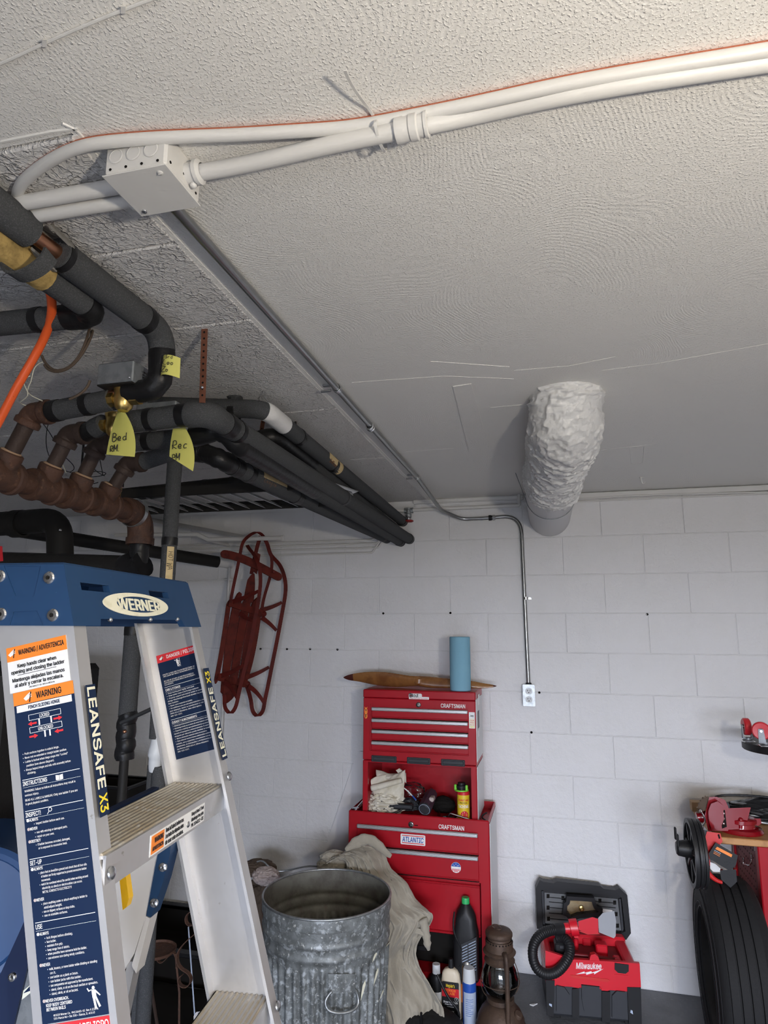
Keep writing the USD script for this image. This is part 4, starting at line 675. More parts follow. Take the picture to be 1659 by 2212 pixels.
for k, (v, s) in enumerate(((.1035, 'LOCKED'), (.1195, 'UNLOCKED'))):
    for u0, u1, w0, w1 in ((-.080, -.034, v-.0037, v-.0031), (-.080, -.034, v+.0031, v+.0037), (-.080, -.0794, v-.0037, v+.0037), (-.0346, -.034, v-.0037, v+.0037)): plate(lab2, NO, nc, na, NN, u0, u1, w0, w1, 'print_white', .0009, 'diagram_line')
    line(lab2, s, -.057, v, .0040, 'print_white', w=.014+.007*k, bold=True)
    for u in ((-.0655, -.0485) if k == 0 else (-.0590, -.0520)): plate(lab2, NO, nc, na, NN, u-.001, u+.001, v+.0037, v+.0115, 'print_white', .0009, 'diagram_line')
    for sg in (-1, 1):
        d = sg if k == 0 else -sg; ar = Polygon([(-.006, .0012), (.001, .0012), (.001, .003), (.0065, 0), (.001, -.003), (.001, -.0012), (-.006, -.0012)]); obj('arrow', prism(affinity.scale(ar, d, 1, origin=(0, 0)), .0002, NO+nc*(-.057+sg*.018)+na*(v+.0078)+NN*.0010, nc, -na, NN), 'label_red', lab2, False)
W_ = 'print_white'
rows = [(.1480, '•  Push sections together to unlock hinge.', .004, .055), (.1530, '•  Never rest on extended or straight ladder position.', .004, .066), (.1580, '•  Ladder is locked when hinge snaps into "Locked"', .004, .067), (.1630, 'position (see above diagram).', .008, .042), (.1680, '•  Always inspect hinges and rails with assembly before', .004, .070), (.1725, 'climbing.', .008, .013),
        (.1935, 'WARNING: Failure to follow all instructions may result in', .002, .076), (.1985, 'serious injury.', .002, .021), (.2045, 'READ ALL LABELS & MANUAL! Only use ladder if you are', .002, .078), (.2090, 'in good physical condition.', .002, .034),
        (.2340, '•  inspect ladder before each use.', .011, .045), (.2445, '•  use with missing or damaged parts.', .011, .048), (.2495, '•  repair on your own.', .011, .028), (.2590, '•  if ladder becomes corroded, damaged,', .011, .050), (.2635, 'or is exposed to excessive heat.', .014, .042),
        (.2920, '•  place feet on level/firm ground and check that all four rails', .011, .070), (.2965, 'of ladder are firmly supported to prevent excessive ladder', .014, .066), (.3010, 'movement.', .014, .013), (.3055, '•  watch for overhead wires! Be careful when working around', .011, .070), (.3100, 'electricity as shock or electrocution can occur.', .014, .058), (.3145, 'METAL CONDUCTS ELECTRICITY!', .014, .042),
        (.3275, '•  place anything under or attach anything to ladder to', .011, .066), (.3320, 'add/adjust height.', .014, .026), (.3365, '•  use on slippery surfaces or drop cloths.', .011, .047), (.3410, '•  use on unstable surfaces.', .011, .036),
        (.3660, '•  lock hinges before climbing.', .011, .040), (.3705, '•  face ladder.', .011, .016), (.3750, '•  maintain firm grip.', .011, .025), (.3795, '•  keep rungs free of debris.', .011, .034), (.3840, '•  when possible have someone hold the ladder.', .011, .058), (.3885, '•  use extreme care during windy conditions.', .011, .054),
        (.4005, '•  walk, bounce, or move ladder while climbing or standing', .011, .070), (.4050, 'on it.', .014, .008), (.4095, '•  use ladder as a plank or brace.', .011, .042), (.4140, '•  use ladder jacks with this ladder.', .011, .046), (.4185, '•  use components not approved by the manufacturer.', .011, .062), (.4230, '•  stand, climb, or sit on the back section or spreaders.', .011, .068), (.4275, '•  stand, climb, or sit on bucket.', .011, .040)]
for v, s, ind, w in rows: line(lab2, s, -.0965+ind, v, .0027, W_, w=w*.93, al='l')
for v, s, w in ((.1830, 'INSTRUCTIONS', .034), (.2210, 'INSPECT!', .021), (.2780, 'SET-UP', .016), (.3510, 'USE', .009)):
    line(lab2, s, -.0960, v+.0025, .0052, W_, w=w, bold=True, al='l'); plate(lab2, NO, nc, na, NN, -.0965, -.0165, v-.0050, v-.0042, W_, .0009, 'rule'); plate(lab2, NO, nc, na, NN, -.0965, -.0165, v+.0046, v+.0049, W_, .0009, 'rule')
for v, s, w, g in ((.2293, 'ALWAYS', .012, 1), (.2398, 'NEVER', .010, 0), (.2545, 'DESTROY', .013, 0), (.2870, 'ALWAYS', .012, 1), (.3225, 'NEVER', .010, 0), (.3610, 'ALWAYS', .012, 1), (.3955, 'NEVER', .010, 0), (.4345, 'NEVER OVERREACH.', .030, 0)):
    line(lab2, s, -.0915, v, .0033, W_, w=w, bold=True, al='l'); obj('bullet_mark', cyl(NO+nc*-.0940+na*(v-.0016)+NN*.0006, NO+nc*-.0940+na*(v-.0016)+NN*.0010, .0019, 14), 'label_white' if g else 'pink_cloth', lab2)
for v, s, w in ((.4395, 'KEEP BODY CENTERED', .034), (.4440, 'BETWEEN RAILS', .025)): line(lab2, s, -.0915, v, .0033, W_, w=w, bold=True, al='l')
for v, s, w in ((.4505, '©2020 Werner Co.  PN120455-02  Rev A 2/20 rk', .058), (.4540, '555 Pierce Rd • Ste 300 • Itasca, IL 60143', .053)): line(lab2, s, -.0830, v, .0022, W_, w=w, al='l')
lens = prism(Point(0, 0).buffer(.0026, 12).difference(Point(0, 0).buffer(.0018, 12)).union(Polygon([(-.0020, -.0016), (-.0046, -.0048), (-.0040, -.0052), (-.0014, -.0021)])), .0002, NO+nc*-.062+na*.2195+NN*.001, nc, -na, NN); obj('pictogram', lens, W_, lab2, False, 'white magnifier sign')
book = Polygon([(-.005, -.003), (0, -.0036), (.005, -.003), (.005, .0032), (0, .0026), (-.005, .0032)]).difference(Polygon([(-.0003, -.004), (.0003, -.004), (.0003, .003), (-.0003, .003)])); obj('pictogram', prism(book, .0002, NO+nc*-.045+na*.1835+NN*.001, nc, -na, NN), W_, lab2, False, 'white open book sign')
fig = Point(.0, .0125).buffer(.0019).union(Polygon([(-.0026, .0105), (.0024, .0105), (.0032, .002), (-.0022, .002)])).union(Polygon([(-.002, .003), (.0008, .003), (.0025, -.010), (-.0003, -.010)])).union(Polygon([(.0006, .003), (.0031, .003), (.0076, -.008), (.0052, -.009)])).union(Polygon([(-.0024, .0102), (-.0064, .0088), (-.0085, .0125), (-.0074, .0132), (-.0055, .0104), (-.002, .0112)])).union(Polygon([(.0022, .0105), (.0085, .004), (.0075, .003), (.002, .008)])); obj('pictogram', prism(fig, .0002, NO+nc*-.0290+na*.4395+NN*.001, nc, -na, NN), W_, lab2, False, 'white figure sign')
lab3 = plate(near, NO, nc, na, NN, -.0990, -.0130, .4590, .5600, 'label_red', .0006, 'danger_label'); line(lab3, 'DANGER / PELIGRO', -.0500, .4665, .0085, W_, w=.072, bold=True)
for v in (.275, .60): pass
# flange lettering
FN = np.cross(na, LL)
fl1 = plate(near, NO, LL, na, FN, .0045, .0255, .0780, .2420, 'label_navy', .0006, 'name_strip'); obj('lettering', text('LEANSAFE', .0165, NO+na*.1450+LL*.0150+FN*.0009, na, LL, .128, .0003, True), 'cream_print', fl1, False); obj('lettering', text('X3', .0165, NO+na*.2265+LL*.0150+FN*.0009, na, LL, .022, .0003, True), 'label_yellow', fl1, False, 'yellow lettering')
FN2 = np.cross(fa, LL); F2 = FO-LL*.0135
fl2 = plate(farr, F2, LL, fa, FN2, -.0105, .0125, .0780, .2430, 'label_navy', .0006, 'name_strip'); obj('lettering', text('LEANSAFE', .0165, F2+fa*.1760+FN2*.0009, -fa, -LL, .124, .0003, True), 'cream_print', fl2, False); obj('lettering', text('X3', .0165, F2+fa*.0950+FN2*.0009, -fa, -LL, .022, .0003, True), 'label_yellow', fl2, False, 'yellow lettering')
# danger label inside the far rail
IO, IN = FO-LL*.0034, -LL
l4 = plate(farr, IO, fc, fa, IN, -.0945, -.0050, .0300, .2220, 'label_navy', .0004, 'danger_label'); plate(l4, IO, fc, fa, IN, -.0945, -.0050, .0300, .0445, 'label_red', .0007, 'red_band')
def line2(s, u, v, h, w, bold=False, al='l'): line(l4, s, u, v, h, W_, IO, fc, fa, IN, w, bold, al, .0010)
line2('DANGER / PELIGRO', -.0745, .0398, .0062, .0620, True); hand_icon(l4, IO, fc, fa, IN, -.085, .0375, .0045, lift=.001)
obj('pictogram', prism(affinity.scale(fig.union(Polygon([(.004, -.012), (.0048, -.012), (.0048, .015), (.004, .015)])).union(Polygon([(.009, -.012), (.0098, -.012), (.0098, .015), (.009, .015)])).union(Polygon([(.004, 0), (.0098, 0), (.0098, .001), (.004, .001)])).union(Polygon([(.004, .006), (.0098, .006), (.0098, .007), (.004, .007)])), .6, .6, origin=(0, 0)), .0002, IO+fc*-.0560+fa*.0540+IN*.0008, fc, -fa, IN), W_, l4, False, 'white climbing figure sign')
for v, s, w in ((.0690, 'FAILURE TO READ AND FOLLOW INSTRUCTIONS ON', .064), (.0725, 'THIS LADDER MAY RESULT IN INJURIES OR DEATH.', .064), (.0810, 'NO LEER NI SEGUIR LAS INSTRUCCIONES DE', .060), (.0845, 'ESTA ESCALERA PODRÍA RESULTAR EN LESIONES', .062), (.0880, 'O LA MUERTE.', .018)): line2(s, -.0885, v, .0024, w)
for v, s, w in ((.0985, 'CARE & STORAGE', .030), (.1585, 'CUIDADO Y ALMACENAMIENTO', .050)): line2(s, -.0890, v, .0042, w, True); plate(l4, IO, fc, fa, IN, -.0900, -.0080, v-.0075, v-.0068, W_, .0007, 'rule'); plate(l4, IO, fc, fa, IN, -.0900, -.0080, v+.0018, v+.0021, W_, .0007, 'rule')
txt = ['•  Keep moving parts lightly lubricated.', '•  Keep ladder clean of all foreign materials.', '•  Properly support and restrain ladder in transit or', '    storage. Wear/damage from transit vibration may weaken', '    the ladder.', '•  Never store material on ladder.', '•  For additional care, use and safety instructions, contact', '    your employer, dealer or manufacturer or see', '    ANSI A14.2 Standards. (See other labels).', '    800-523-3371']
for k, s in enumerate(txt): line2(s, -.0885, .1045+.0046*k, .0024, min(.074, .0014*len(s)))
txt = ['•  Mantenga livianamente lubricadas las piezas móviles.', '•  Mantenga limpia la escalera de todo material extraño.', '•  Soporte y restrinja apropiadamente la escalera', '    durante el transporte o almacenamiento. El daño por', '    desgaste por vibración puede debilitar la escalera.', '•  Nunca almacene material sobre la escalera.', '•  Para obtener instrucciones adicionales sobre el', '    cuidado, uso y seguridad, comuníquese con su', '    empleador, el distribuidor o el fabricante, o vea', '    las Normas ANSI A14.2. (Otras etiquetas)', '    800-523-3371']
for k, s in enumerate(txt): line2(s, -.0885, .1645+.0046*k, .0024, min(.074, .0014*len(s)))
# steps
def step(z, lean, name='step'):
    f1 = lean*-z-.006; d = .098; l0, l1 = .0035, LW-.0035; p = obj(name, [lbox(f1-d, f1, l0, l1, z-.004, z), lbox(f1-.003, f1+.001, l0, l1, z-.040, z+.0005), lbox(f1-d, f1-d+.003, l0, l1, z-.026, z)], 'alu', lad, False, 'ribbed aluminium step')
    for k in range(11): obj('tread_rib', hull([LP(f1-.006-.0087*k+df, l, z+dz) for l in (l0+.001, l1-.001) for df, dz in ((-.0022, 0), (.0022, 0), (.0012, .0026), (-.0012, .0026))]), 'alu_worn', p, False)
    return p, f1
s1, f1 = step(-.280, .25); s2, f2 = step(-.612, .275); 
for k in (3, 4): step(-.612-.31*(k-2), .275)
rn = LFv; ro = lambda px: PP(px[0], px[1], LP(f1+.0018, 0, 0), LFv)
a, b = ro((326, 1806)), ro((442, 1743)); la_, lb_ = (a-LA)@LL, (b-LA)@LL
SZ = -.280
def rplate(l0, l1, z0, z1, m, lift, name): return obj(name, lbox(f1+.001, f1+.001+lift, l0, l1, SZ+z0, SZ+z1), m, s1, False)
rp = rplate(la_, lb_, -.036, -.008, 'label_white', .0006, 'step_label'); rplate(la_+.003, la_+.040, -.034, -.010, 'label_orange', .0009, 'orange_field')
obj('lettering', text('WARNING', .0065, LP(f1+.0022, la_+.024, SZ-.0170), LL, Z3, .026, .0003, True), 'label_black', s1, False); obj('lettering', text('ADVERTENCIA', .0050, LP(f1+.0022, la_+.022, SZ-.0275), LL, Z3, .032, .0003, True), 'label_black', s1, False)
for k, s in enumerate(('Read all labels before use.', 'Lea todas las etiquetas antes', 'de usar esta escalera.')):
    obj('lettering', text(s, .0058, LP(f1+.0020, la_+.044, SZ-.0160-.0085*k), LL, Z3, .058, .0003, True, 'l'), 'label_black', s1, False); obj('lettering', text(['Keep at least 3 feet', 'Mantenga tres pies', 'PN 104012-03'][k], .0052, LP(f1+.0020, (la_+lb_)/2+.040, SZ-.0160-.0085*k), LL, Z3, min(.050, lb_-(la_+lb_)/2-.044), .0003, True, 'l'), 'label_black', s1, False)
obj('rivet', ball(LP(f1+.001, (la_+lb_)/2+.03, SZ-.026), .005, tuple(np.abs(LFv)*.5+np.abs(LL)+A3(0, 0, 1))), 'chrome', s1)
for fo, z, ln in ((.072, -.302, .22), (.185, -.64, .22)): obj('rivet', lathe([(0, 0), (.008, 0), (.0075, .002), (.004, .0042), (0, .0045)], 18, LP(.22*-z+.0015, .013, z), unit(LFv+.22*Z3)), 'steel', near, 35)
for z in (-.262, -.62): obj('rivet', lathe([(0, 0), (.008, 0), (.0075, .002), (.004, .0042), (0, .0045)], 18, LP(.285*-z+.0015, LW-.013, z), unit(LFv+.285*Z3)), 'steel', farr, 35)
# rear section: far rail with blue guard, near rail at the bottom left, blue edge behind the step, yellow hook
def ppoly(pts, l, th, lift=0.): return hull([PP(x, y, LP(0, l+lift, 0), LL)+LL*d for x, y in pts for d in (0, th)])
rl = LW-.045
rr = obj('rear_rail', [ppoly([(236, 1850), (352, 1792), (336, 1868), (315, 1980), (290, 2060), (262, 2106)], rl, .004), ppoly([(315, 1980), (324, 1984), (294, 2103), (284, 2086)], rl, .028)], 'side_pale', lad, False, 'aluminium rear rail')
d0 = PP(288, 2080, LP(0, rl, 0), LL); dd = unit(PP(288, 2080, LP(0, rl, 0), LL)-PP(330, 1890, LP(0, rl, 0), LL)); foot = d0+dd*(d0[2]-.004)/(-dd[2]); obj('rear_leg', hull([d0+LFv*x+LL*y for x in (-.012, .002) for y in (.004, .028)]+[foot+LFv*x+LL*y for x in (-.03, .01) for y in (.004, .028)]), 'alu', lad, False)
bg = obj('rail_guard', ppoly([(352, 1792), (372, 1786), (367, 1845), (352, 1905), (326, 1982), (316, 1978), (336, 1868)], rl, .032, -.003), 'blue_plastic', lad, False, 'blue plastic guard on the rear rail'); obj('guard_corner', hull([PP(x, y, LP(0, rl, 0), LL)+LL*d for x, y in ((318, 1850), (372, 1790), (376, 1760), (330, 1790)) for d in (.005, .05)]), 'navy_plastic', lad, False)
for px in ((352, 1873), (333, 1950)): obj('rivet', lathe([(0, 0), (.008, 0), (.007, .002), (.003, .003), (.003, .001), (0, .001)], 18, PP(px[0], px[1], LP(0, rl-.003, 0), LL), -LL), 'chrome', bg, 35)
obj('rear_edge', lbox(f1-.112, f1-.101, .03, LW-.05, -.300, -.276), 'navy_plastic', lad, False, 'blue edge of the rear section')
obj('yellow_hook', [ppoly([(250, 1893), (316, 1856), (318, 1846), (250, 1880)], .12, .012), ppoly([(257, 1890), (270, 1882), (278, 1942), (273, 1960), (265, 1966), (262, 1930)], .12, .012)], 'yellow_plastic', lad, False, 'yellow plastic hook')
nl = .050
obj('rear_rail', ppoly([(20, 2230), (112, 2230), (92, 2000), (76, 2000), (60, 2070)], nl, .004), 'galv', lad, False, 'grey rear rail'); ng = obj('rail_guard', ppoly([(-20, 2230), (26, 2230), (60, 2085), (78, 2005), (66, 1960), (38, 2040), (-20, 2150)], nl, .03, -.004), 'navy_plastic', lad, False, 'dark blue guard of the near rear rail')
obj('rivet', lathe([(0, 0), (.006, 0), (.005, .002), (.003, .0025), (.003, .001), (0, .001)], 18, PP(27, 2110, LP(0, nl-.004, 0), LL), -LL), 'chrome', ng, 35); obj('rail_sticker', ppoly([(47, 2160), (50, 2140), (92, 2106), (94, 2122)], nl, .0006, -.0006), 'cream_print', ng, False); obj('sticker_print', ppoly([(50, 2146), (62, 2134), (72, 2122), (66, 2140)], nl, .0003, -.0012), 'label_navy', ng, False); obj('black_clip', ppoly([(57, 2072), (60, 2025), (94, 2000), (94, 2066), (72, 2082)], nl, .01, -.01), 'black_plastic', lad, False)
fo0 = PP(66, 2230, LP(0, nl, 0), LL); obj('rear_leg', hull([fo0+LFv*x+LL*y for x in (-.03, .03) for y in (0, .028)]+[A3(*(fo0+LFv*x+LL*y-LFv*.28)[:2], .003) for x in (-.03, .03) for y in (0, .028)]), 'alu', lad, False)

# ================================================================ TOOL CHESTS
YC = -.40; zf = lambda py: float(PY(960, py, YC)[2]); xf = lambda px: float(PY(px, 1850, YC)[0])
cx0, cx1 = float(PY(753, 1754, YC)[0]), float(PY(1056, 1772, YC)[0]); ct = float(PY(960, 1766, YC)[2]); cb = float(PY(1040, 2132, YC)[2]); cd = .35
cab = thing('rolling_cabinet', 'red rolling tool cabinet with an open tray top, standing against the white block wall', 'tool cabinet', ((cx0+cx1)/2, YC+cd/2, 0))
ym = YC+cd/2; d1t, d1b, d2t, d2b, dob, shelf = zf(1793), zf(1841), zf(1842), zf(1897), zf(2022), cb+.03
tz = ct-.035
body = cut(rbox(((cx0+cx1)/2, ym, (ct+cb)/2), (cx1-cx0, cd, ct-cb), .004), box(((cx0+cx1)/2, ym, ct), (cx1-cx0-.012, cd-.012, 2*(ct-tz))), box(((cx0+cx1)/2, YC+.12, (shelf+d2b-.006)/2), (cx1-cx0-.085, .40, d2b-.006-shelf)))
obj('body', body, 'red_enamel', cab, 25)
obj('side_reflection', rbox((cx1+.0015, ym+.004, (ct+cb)/2-.002), (.003, cd-.03, ct-cb-.03), .001), 'side_pale', cab, False, 'pale sheet painted in for the reflection on the red side')  # pale colour stands in for the grazing reflection on the red side
xl, xr = xf(771)+.002, xf(1035)-.002
def drawer(parent, x0, x1, z1, z0, y, lip, name='drawer', trim='drawer_trim'):
    p = obj(name, rbox(((x0+x1)/2, y-.004, (z0+z1)/2-.001), (x1-x0, .010, z1-z0-.006), .002), 'red_enamel', parent, 25)
    obj('handle_trim', [rbox(((x0+x1)/2, y-.014, z1-lip/2), (x1-x0-.002, .012, lip), .003)], trim, p, 25, 'brushed silver pull strip')
    for dz in (.22, .5, .78): obj('trim_groove', box(((x0+x1)/2, y-.0202, z1-lip*dz), (x1-x0-.004, .0006, .0006)), 'grey_plastic', p, False)
    obj('drawer_gap', box(((x0+x1)/2, y-.0002, z0-.001), (x1-x0, .0016, .006)), 'hole_dark', p, False)
    obj('bottom_fold', rbox(((x0+x1)/2, y-.010, z0+.008), (x1-x0-.004, .004, .004), .0015), 'red_enamel', p, 25)
    return p
lipc = zf(1794)-zf(1803)
dr1 = drawer(cab, xl, xr, d1t, d1b, YC, lipc); dr2 = drawer(cab, xl, xr, d2t, d2b, YC, lipc)
obj('lower_panel', [rbox(((xl+xr)/2, YC+.035, (d2b-.012+dob)/2), (xr-xl, .010, d2b-.012-dob), .003), rbox(((xl+xr)/2, YC+.026, dob+.006), (xr-xl, .014, .010), .003), rbox(((xl+xr)/2, YC+.026, d2b-.03), (xr-xl, .014, .010), .003)], 'red_enamel', cab, 25)
def lock(parent, p, r=.008): obj('lock', lathe([(0, -.001), (r*1.35, -.001), (r*1.35, .002), (r, .003), (r, .005), (r*.4, .0052), (r*.3, .004), (0, .004)], 22, p, -Y3), 'chrome', parent, 35); obj('lock_ring', lathe([(r*1.3, 0), (r*1.6, 0), (r*1.6, .0025), (r*1.3, .003)], 22, p, -Y3), 'black_plastic', parent)
lock(cab, PY(888, 1781, YC-.001)); obj('key_slot', box(PY(899, 1783, YC-.001), (.016, .002, .003)), 'hole_dark', cab, False)
def craftsman(parent, px, py, Y, w, h):
    p = PY(px, py, Y); obj('name_badge', text('CRAFTSMAN', h, p, X3, Z3, w, .0014, True), 'label_white', parent, False, 'white raised lettering')
craftsman(cab, 975, 1787.5, YC-.001, PY(1003, 1790, YC)[0]-PY(948, 1785, YC)[0], .018)
def sticker(parent, px, py, Y, w, h, m, name='sticker', lab=None): p = PY(px, py, Y); return obj(name, prism(rrect(w, h, min(w, h)*.12), .0006, p, X3, Z3, -Y3), m, parent, False, lab), p
YS = YC-.0095
st, p = sticker(dr1, 892, 1814, YS, .118, .046, 'label_white', lab='white sticker reading ATLANTIC')
for dz in (.016, -.016): obj('stripe', box(p+A3(0, -.0007, dz), (.104, .0004, .0035)), 'label_red', st, False)
obj('lettering', text('ATLANTIC', .021, p+A3(0, -.0007, 0), X3, Z3, .100, .0004, True, italic=.1), 'spray_blue', st, False)
p = PY(985, 1874, YS); st = obj('sticker', cyl(p, p+A3(0, -.0006, 0), .0225, 32), 'label_white', dr2, 30, 'round flag sticker'); obj('blue_field', prism(Point(0, 0).buffer(.0215, 24).intersection(Polygon([(-.03, .004), (.03, .004), (.03, .03), (-.03, .03)])), .0004, p+A3(0, -.0006, 0), X3, Z3, -Y3), 'spray_blue', st, False)
for k in range(4): obj('red_bar', box(p+A3(-.0135+.009*k, -.0009, -.012 if k in (1, 2) else -.010), (.0045, .0004, .013 if k in (1, 2) else .010)), 'label_red', st, False)
for dx, dz in ((-.012, .010), (0, .015), (.012, .010), (-.006, .0085), (.006, .0085)): obj('star', cyl(p+A3(dx, -.001, dz), p+A3(dx, -.0013, dz), .0018, 6), 'label_white', st, False)
for x in (cx0+.06, cx1-.05):
    for y in (YC+.05, YC+cd-.05):
        c = obj('caster', [trimesh.creation.torus(cb*.30, .014, major_sections=22, minor_sections=10, transform=trimesh.transformations.translation_matrix((x, y, cb*.30+.014))@trimesh.transformations.rotation_matrix(math.pi/2, (0, 1, 0))), cyl((x-.012, y, cb*.3+.014), (x+.012, y, cb*.3+.014), cb*.3)], 'black_plastic', cab); obj('fork', [rbox((x-.019, y, cb*.62), (.004, .03, cb*.76), .001), rbox((x+.019, y, cb*.62), (.004, .03, cb*.76), .001), rbox((x, y, cb-.003), (.05, .05, .006), .001)], 'chrome', c)
# top chest and the open stand under it
YT = -.375; zt = lambda py, px=803: float(PY(px, py, YT)[2]); xt = lambda px: float(PY(px, 1560, YT)[0])
tx0, tx1 = xt(784.5), xt(1027.5); top = zt(1489, 800); seam = zt(1642.5, 800); td = .285
std = thing('open_stand', 'red open fronted tool chest section holding rags and tools, middle of the three red units', 'tool chest', ((tx0+tx1)/2, YT+td/2, tz))
W_t = tx1-tx0; mx = (tx0+tx1)/2; my = YT+td/2
fz = tz+.003
obj('shell', cut(rbox((mx, my, (fz+seam)/2), (W_t, td, seam-fz), .003), box((mx, my-.006, (fz+.004+seam-.004)/2), (W_t-.052, td-.004, seam-fz-.016))), 'red_enamel', std, 25)
obj('side_reflection', rbox((tx1+.0015, my, (tz+.02+seam)/2), (.003, td-.02, seam-tz-.03), .001), 'side_pale', std, False, 'pale sheet painted in for the reflection on the red side')  # reflection put into the colour of this side too
tc = thing('tool_chest', 'red four drawer tool chest with silver pulls under the wooden propeller', 'tool chest', (mx, my, seam))
lidz = zt(1507, 800); obj('body', cut(rbox((mx, my, (seam+.001+lidz)/2), (W_t, td, lidz-seam-.003), .003), box((mx, YT, (zt(1520)+zt(1622))/2), (xt(1013)-xt(801), .014, zt(1520)-zt(1622)))), 'red_enamel', tc, 25)
obj('lid', rbox((mx, my, (lidz+top)/2), (W_t+.003, td+.003, top-lidz-.001), .004), 'red_enamel', tc, 25, 'lid')
obj('side_reflection', rbox((tx1+.0015, my, (seam+top)/2-.01), (.003, td-.02, top-seam-.05), .001), 'side_pale', tc, False, 'pale sheet painted in for the reflection on the red side')  # same painted reflection on the top chest
dl, drr = xt(803), xt(1011.5); tops = [zt(y) for y in (1527, 1551.5, 1575.5, 1600)]; bots = tops[1:]+[zt(1623)]
DD = [drawer(tc, dl, drr, a, b+.001, YT+.006, zt(1527)-zt(1534.5)) for a, b in zip(tops, bots)]
lock(tc, PY(904, 1522.5, YT-.001), .0075); craftsman(tc, 978.5, 1525, YT-.001, xt(1006)-xt(953), .0175)
for a, b in ((803, 857), (879, 929), (952, 1003)):
    x0, x1 = xt(a), xt(b); zz = zt(1638); obj('black_slot', cut(rbox(((x0+x1)/2, YT-.001, zz), (x1-x0, .006, .030), .003), rbox(((x0+x1)/2, YT-.006, zz), (x1-x0-.014, .01, .018), .003)), 'grey_plastic', tc, 25, 'black recessed grip')
st, p = sticker(tc, 905, 1508, YT-.0035, .100, .012, 'label_white', lab='white sticker reading Scout'); obj('lettering', text('Scout', .016, p+A3(-.026, -.0003, .0125), X3, Z3, .046, .0005, True), 'label_black', st, False); obj('backing', prism(rrect(.066, .022, .006), .0004, p+A3(-.018, 0, .010), X3, Z3, -Y3), 'label_white', st, False)
for dx, hh in ((-.047, .018), (-.042, .022), (-.037, .018), (-.033, .015)): obj('emblem_bar', box(p+A3(dx, -.0008, .012), (.0032, .0006, hh)), 'label_black', st, False)
obj('emblem_bar', box(p+A3(-.040, -.0008, .0115), (.016, .0006, .003)), 'label_red', st, False); obj('lettering', text('International Harvester', .0055, p+A3(0, -.0007, -.001), X3, Z3, .090, .0003), 'label_red', st, False)
p = PY(790.5, 1541, YT-.001); fx = affinity.scale(Point(0, 0).buffer(1, 16), .0085, .016).union(affinity.translate(affinity.scale(Point(0, 0).buffer(1, 16), .0085, .013), 0, -.022)).union(Polygon([(-.009, .022), (-.004, .012), (.004, .012), (.009, .022), (.0, .017)])); st = obj('sticker', prism(fx, .0006, p+A3(0, 0, .010), X3, Z3, -Y3), 'label_orange', tc, False, 'orange fox shaped sticker'); obj('lettering', text('F', .016, p+A3(0, -.0007, -.013), X3, Z3, .008, .0004, True), 'label_black', st, False); obj('lettering', text('X', .009, p+A3(0, -.0007, .016), X3, Z3, .009, .0004, True), 'label_black', st, False)
p = PY(1019.5, 1556, YT-.001); st = obj('sticker', prism(rrect(.028, .074, .002), .0006, p, X3, Z3, -Y3), 'label_white', tc, False, 'white and yellow sticker'); obj('yellow_field', prism(rrect(.026, .044, .002), .0004, p+A3(0, -.0005, -.014), X3, Z3, -Y3), 'cream_print', st, False); obj('lettering', text('Jeep', .009, p+A3(0, -.0007, .021), X3, Z3, .018, .0004, True, italic=.2), 'label_black', st, False)
for k, s in enumerate(('CLUB', 'OFFICIAL', '4 x 4', 'PARTS')): obj('lettering', text(s, .0055, p+A3(0, -.001, -.001-.0095*k), X3, Z3, .018, .0003, True), 'label_red' if k < 3 else 'label_yellow', st, False)
q = A3(tx1+.004, YT+.09, zt(1550)); st = obj('side_sticker', box(q, (.0012, .05, .08)), 'label_black', tc, False); obj('side_sticker', box(q+A3(0, .0, -.065), (.0012, .04, .03)), 'label_white', tc, False); obj('side_sticker', box(q+A3(0, .03, .09), (.0012, .06, .05)), 'label_white', tc, False)

# on top of the chest: propeller and paper towel roll
YP = -.255; stn = [((742, 1463.5), .4, .3), ((752, 1463.5), 5.5, 1), ((775, 1463), 10, 2), ((805, 1465), 14.5, 3), ((835, 1467.5), 16, 3.5), ((862, 1470), 14.5, 4.5), ((886, 1471), 12, 6), ((905, 1471), 11.2, 7), ((925, 1473), 12, 6), ((950, 1475), 11, 4.5), ((985, 1476.5), 9.5, 3.5), ((1020, 1479), 7.5, 2.6), ((1048, 1481.5), 4.8, 1.6), ((1066, 1482), 2.4, .8), ((1072.5, 1482), .3, .3)]
C = np.array([PY(*s[0], YP) for s in stn]); sc = 3.2/1400; hh = np.array([s[1] for s in stn])*sc; tt = np.array([s[2] for s in stn])*sc*1.3
from scipy.interpolate import PchipInterpolator
u = np.linspace(0, len(stn)-1, 110); k = np.arange(len(stn)); C = PchipInterpolator(k, C)(u); hh = PchipInterpolator(k, hh)(u); tt = PchipInterpolator(k, tt)(u)
an = np.linspace(0, 2*np.pi, 25); zmin = (C[:, 2]-hh).min(); dzp = max(0, top+.0015-zmin)
V = np.array([[c+A3(0, t*math.cos(s)+h*.35*math.sin(s)*np.sign(c[0]-PY(905, 1471, YP)[0]), h*math.sin(s)+dzp) for s in an] for c, h, t in zip(C, hh, tt)])
pr = thing('propeller', 'varnished wooden propeller lying on top of the red tool chest', 'propeller', (C[55][0], YP, top))
a_, b_ = 12, 102; obj('blade', grid_mesh(V[a_:b_]), 'propeller', pr, True); obj('tip', grid_mesh(V[:a_+1]), 'prop_tip', pr, True, 'dark reddish tip'); obj('tip', grid_mesh(V[b_-1:]), 'prop_tip', pr, True, 'dark reddish tip')
hc = PY(905, 1471, YP)+A3(0, 0, dzp); obj('hub', lathe([(0, -.014), (.022, -.014), (.026, -.010), (.026, .010), (.022, .014), (0, .014)], 30, hc, Z3), 'propeller', pr, 40)
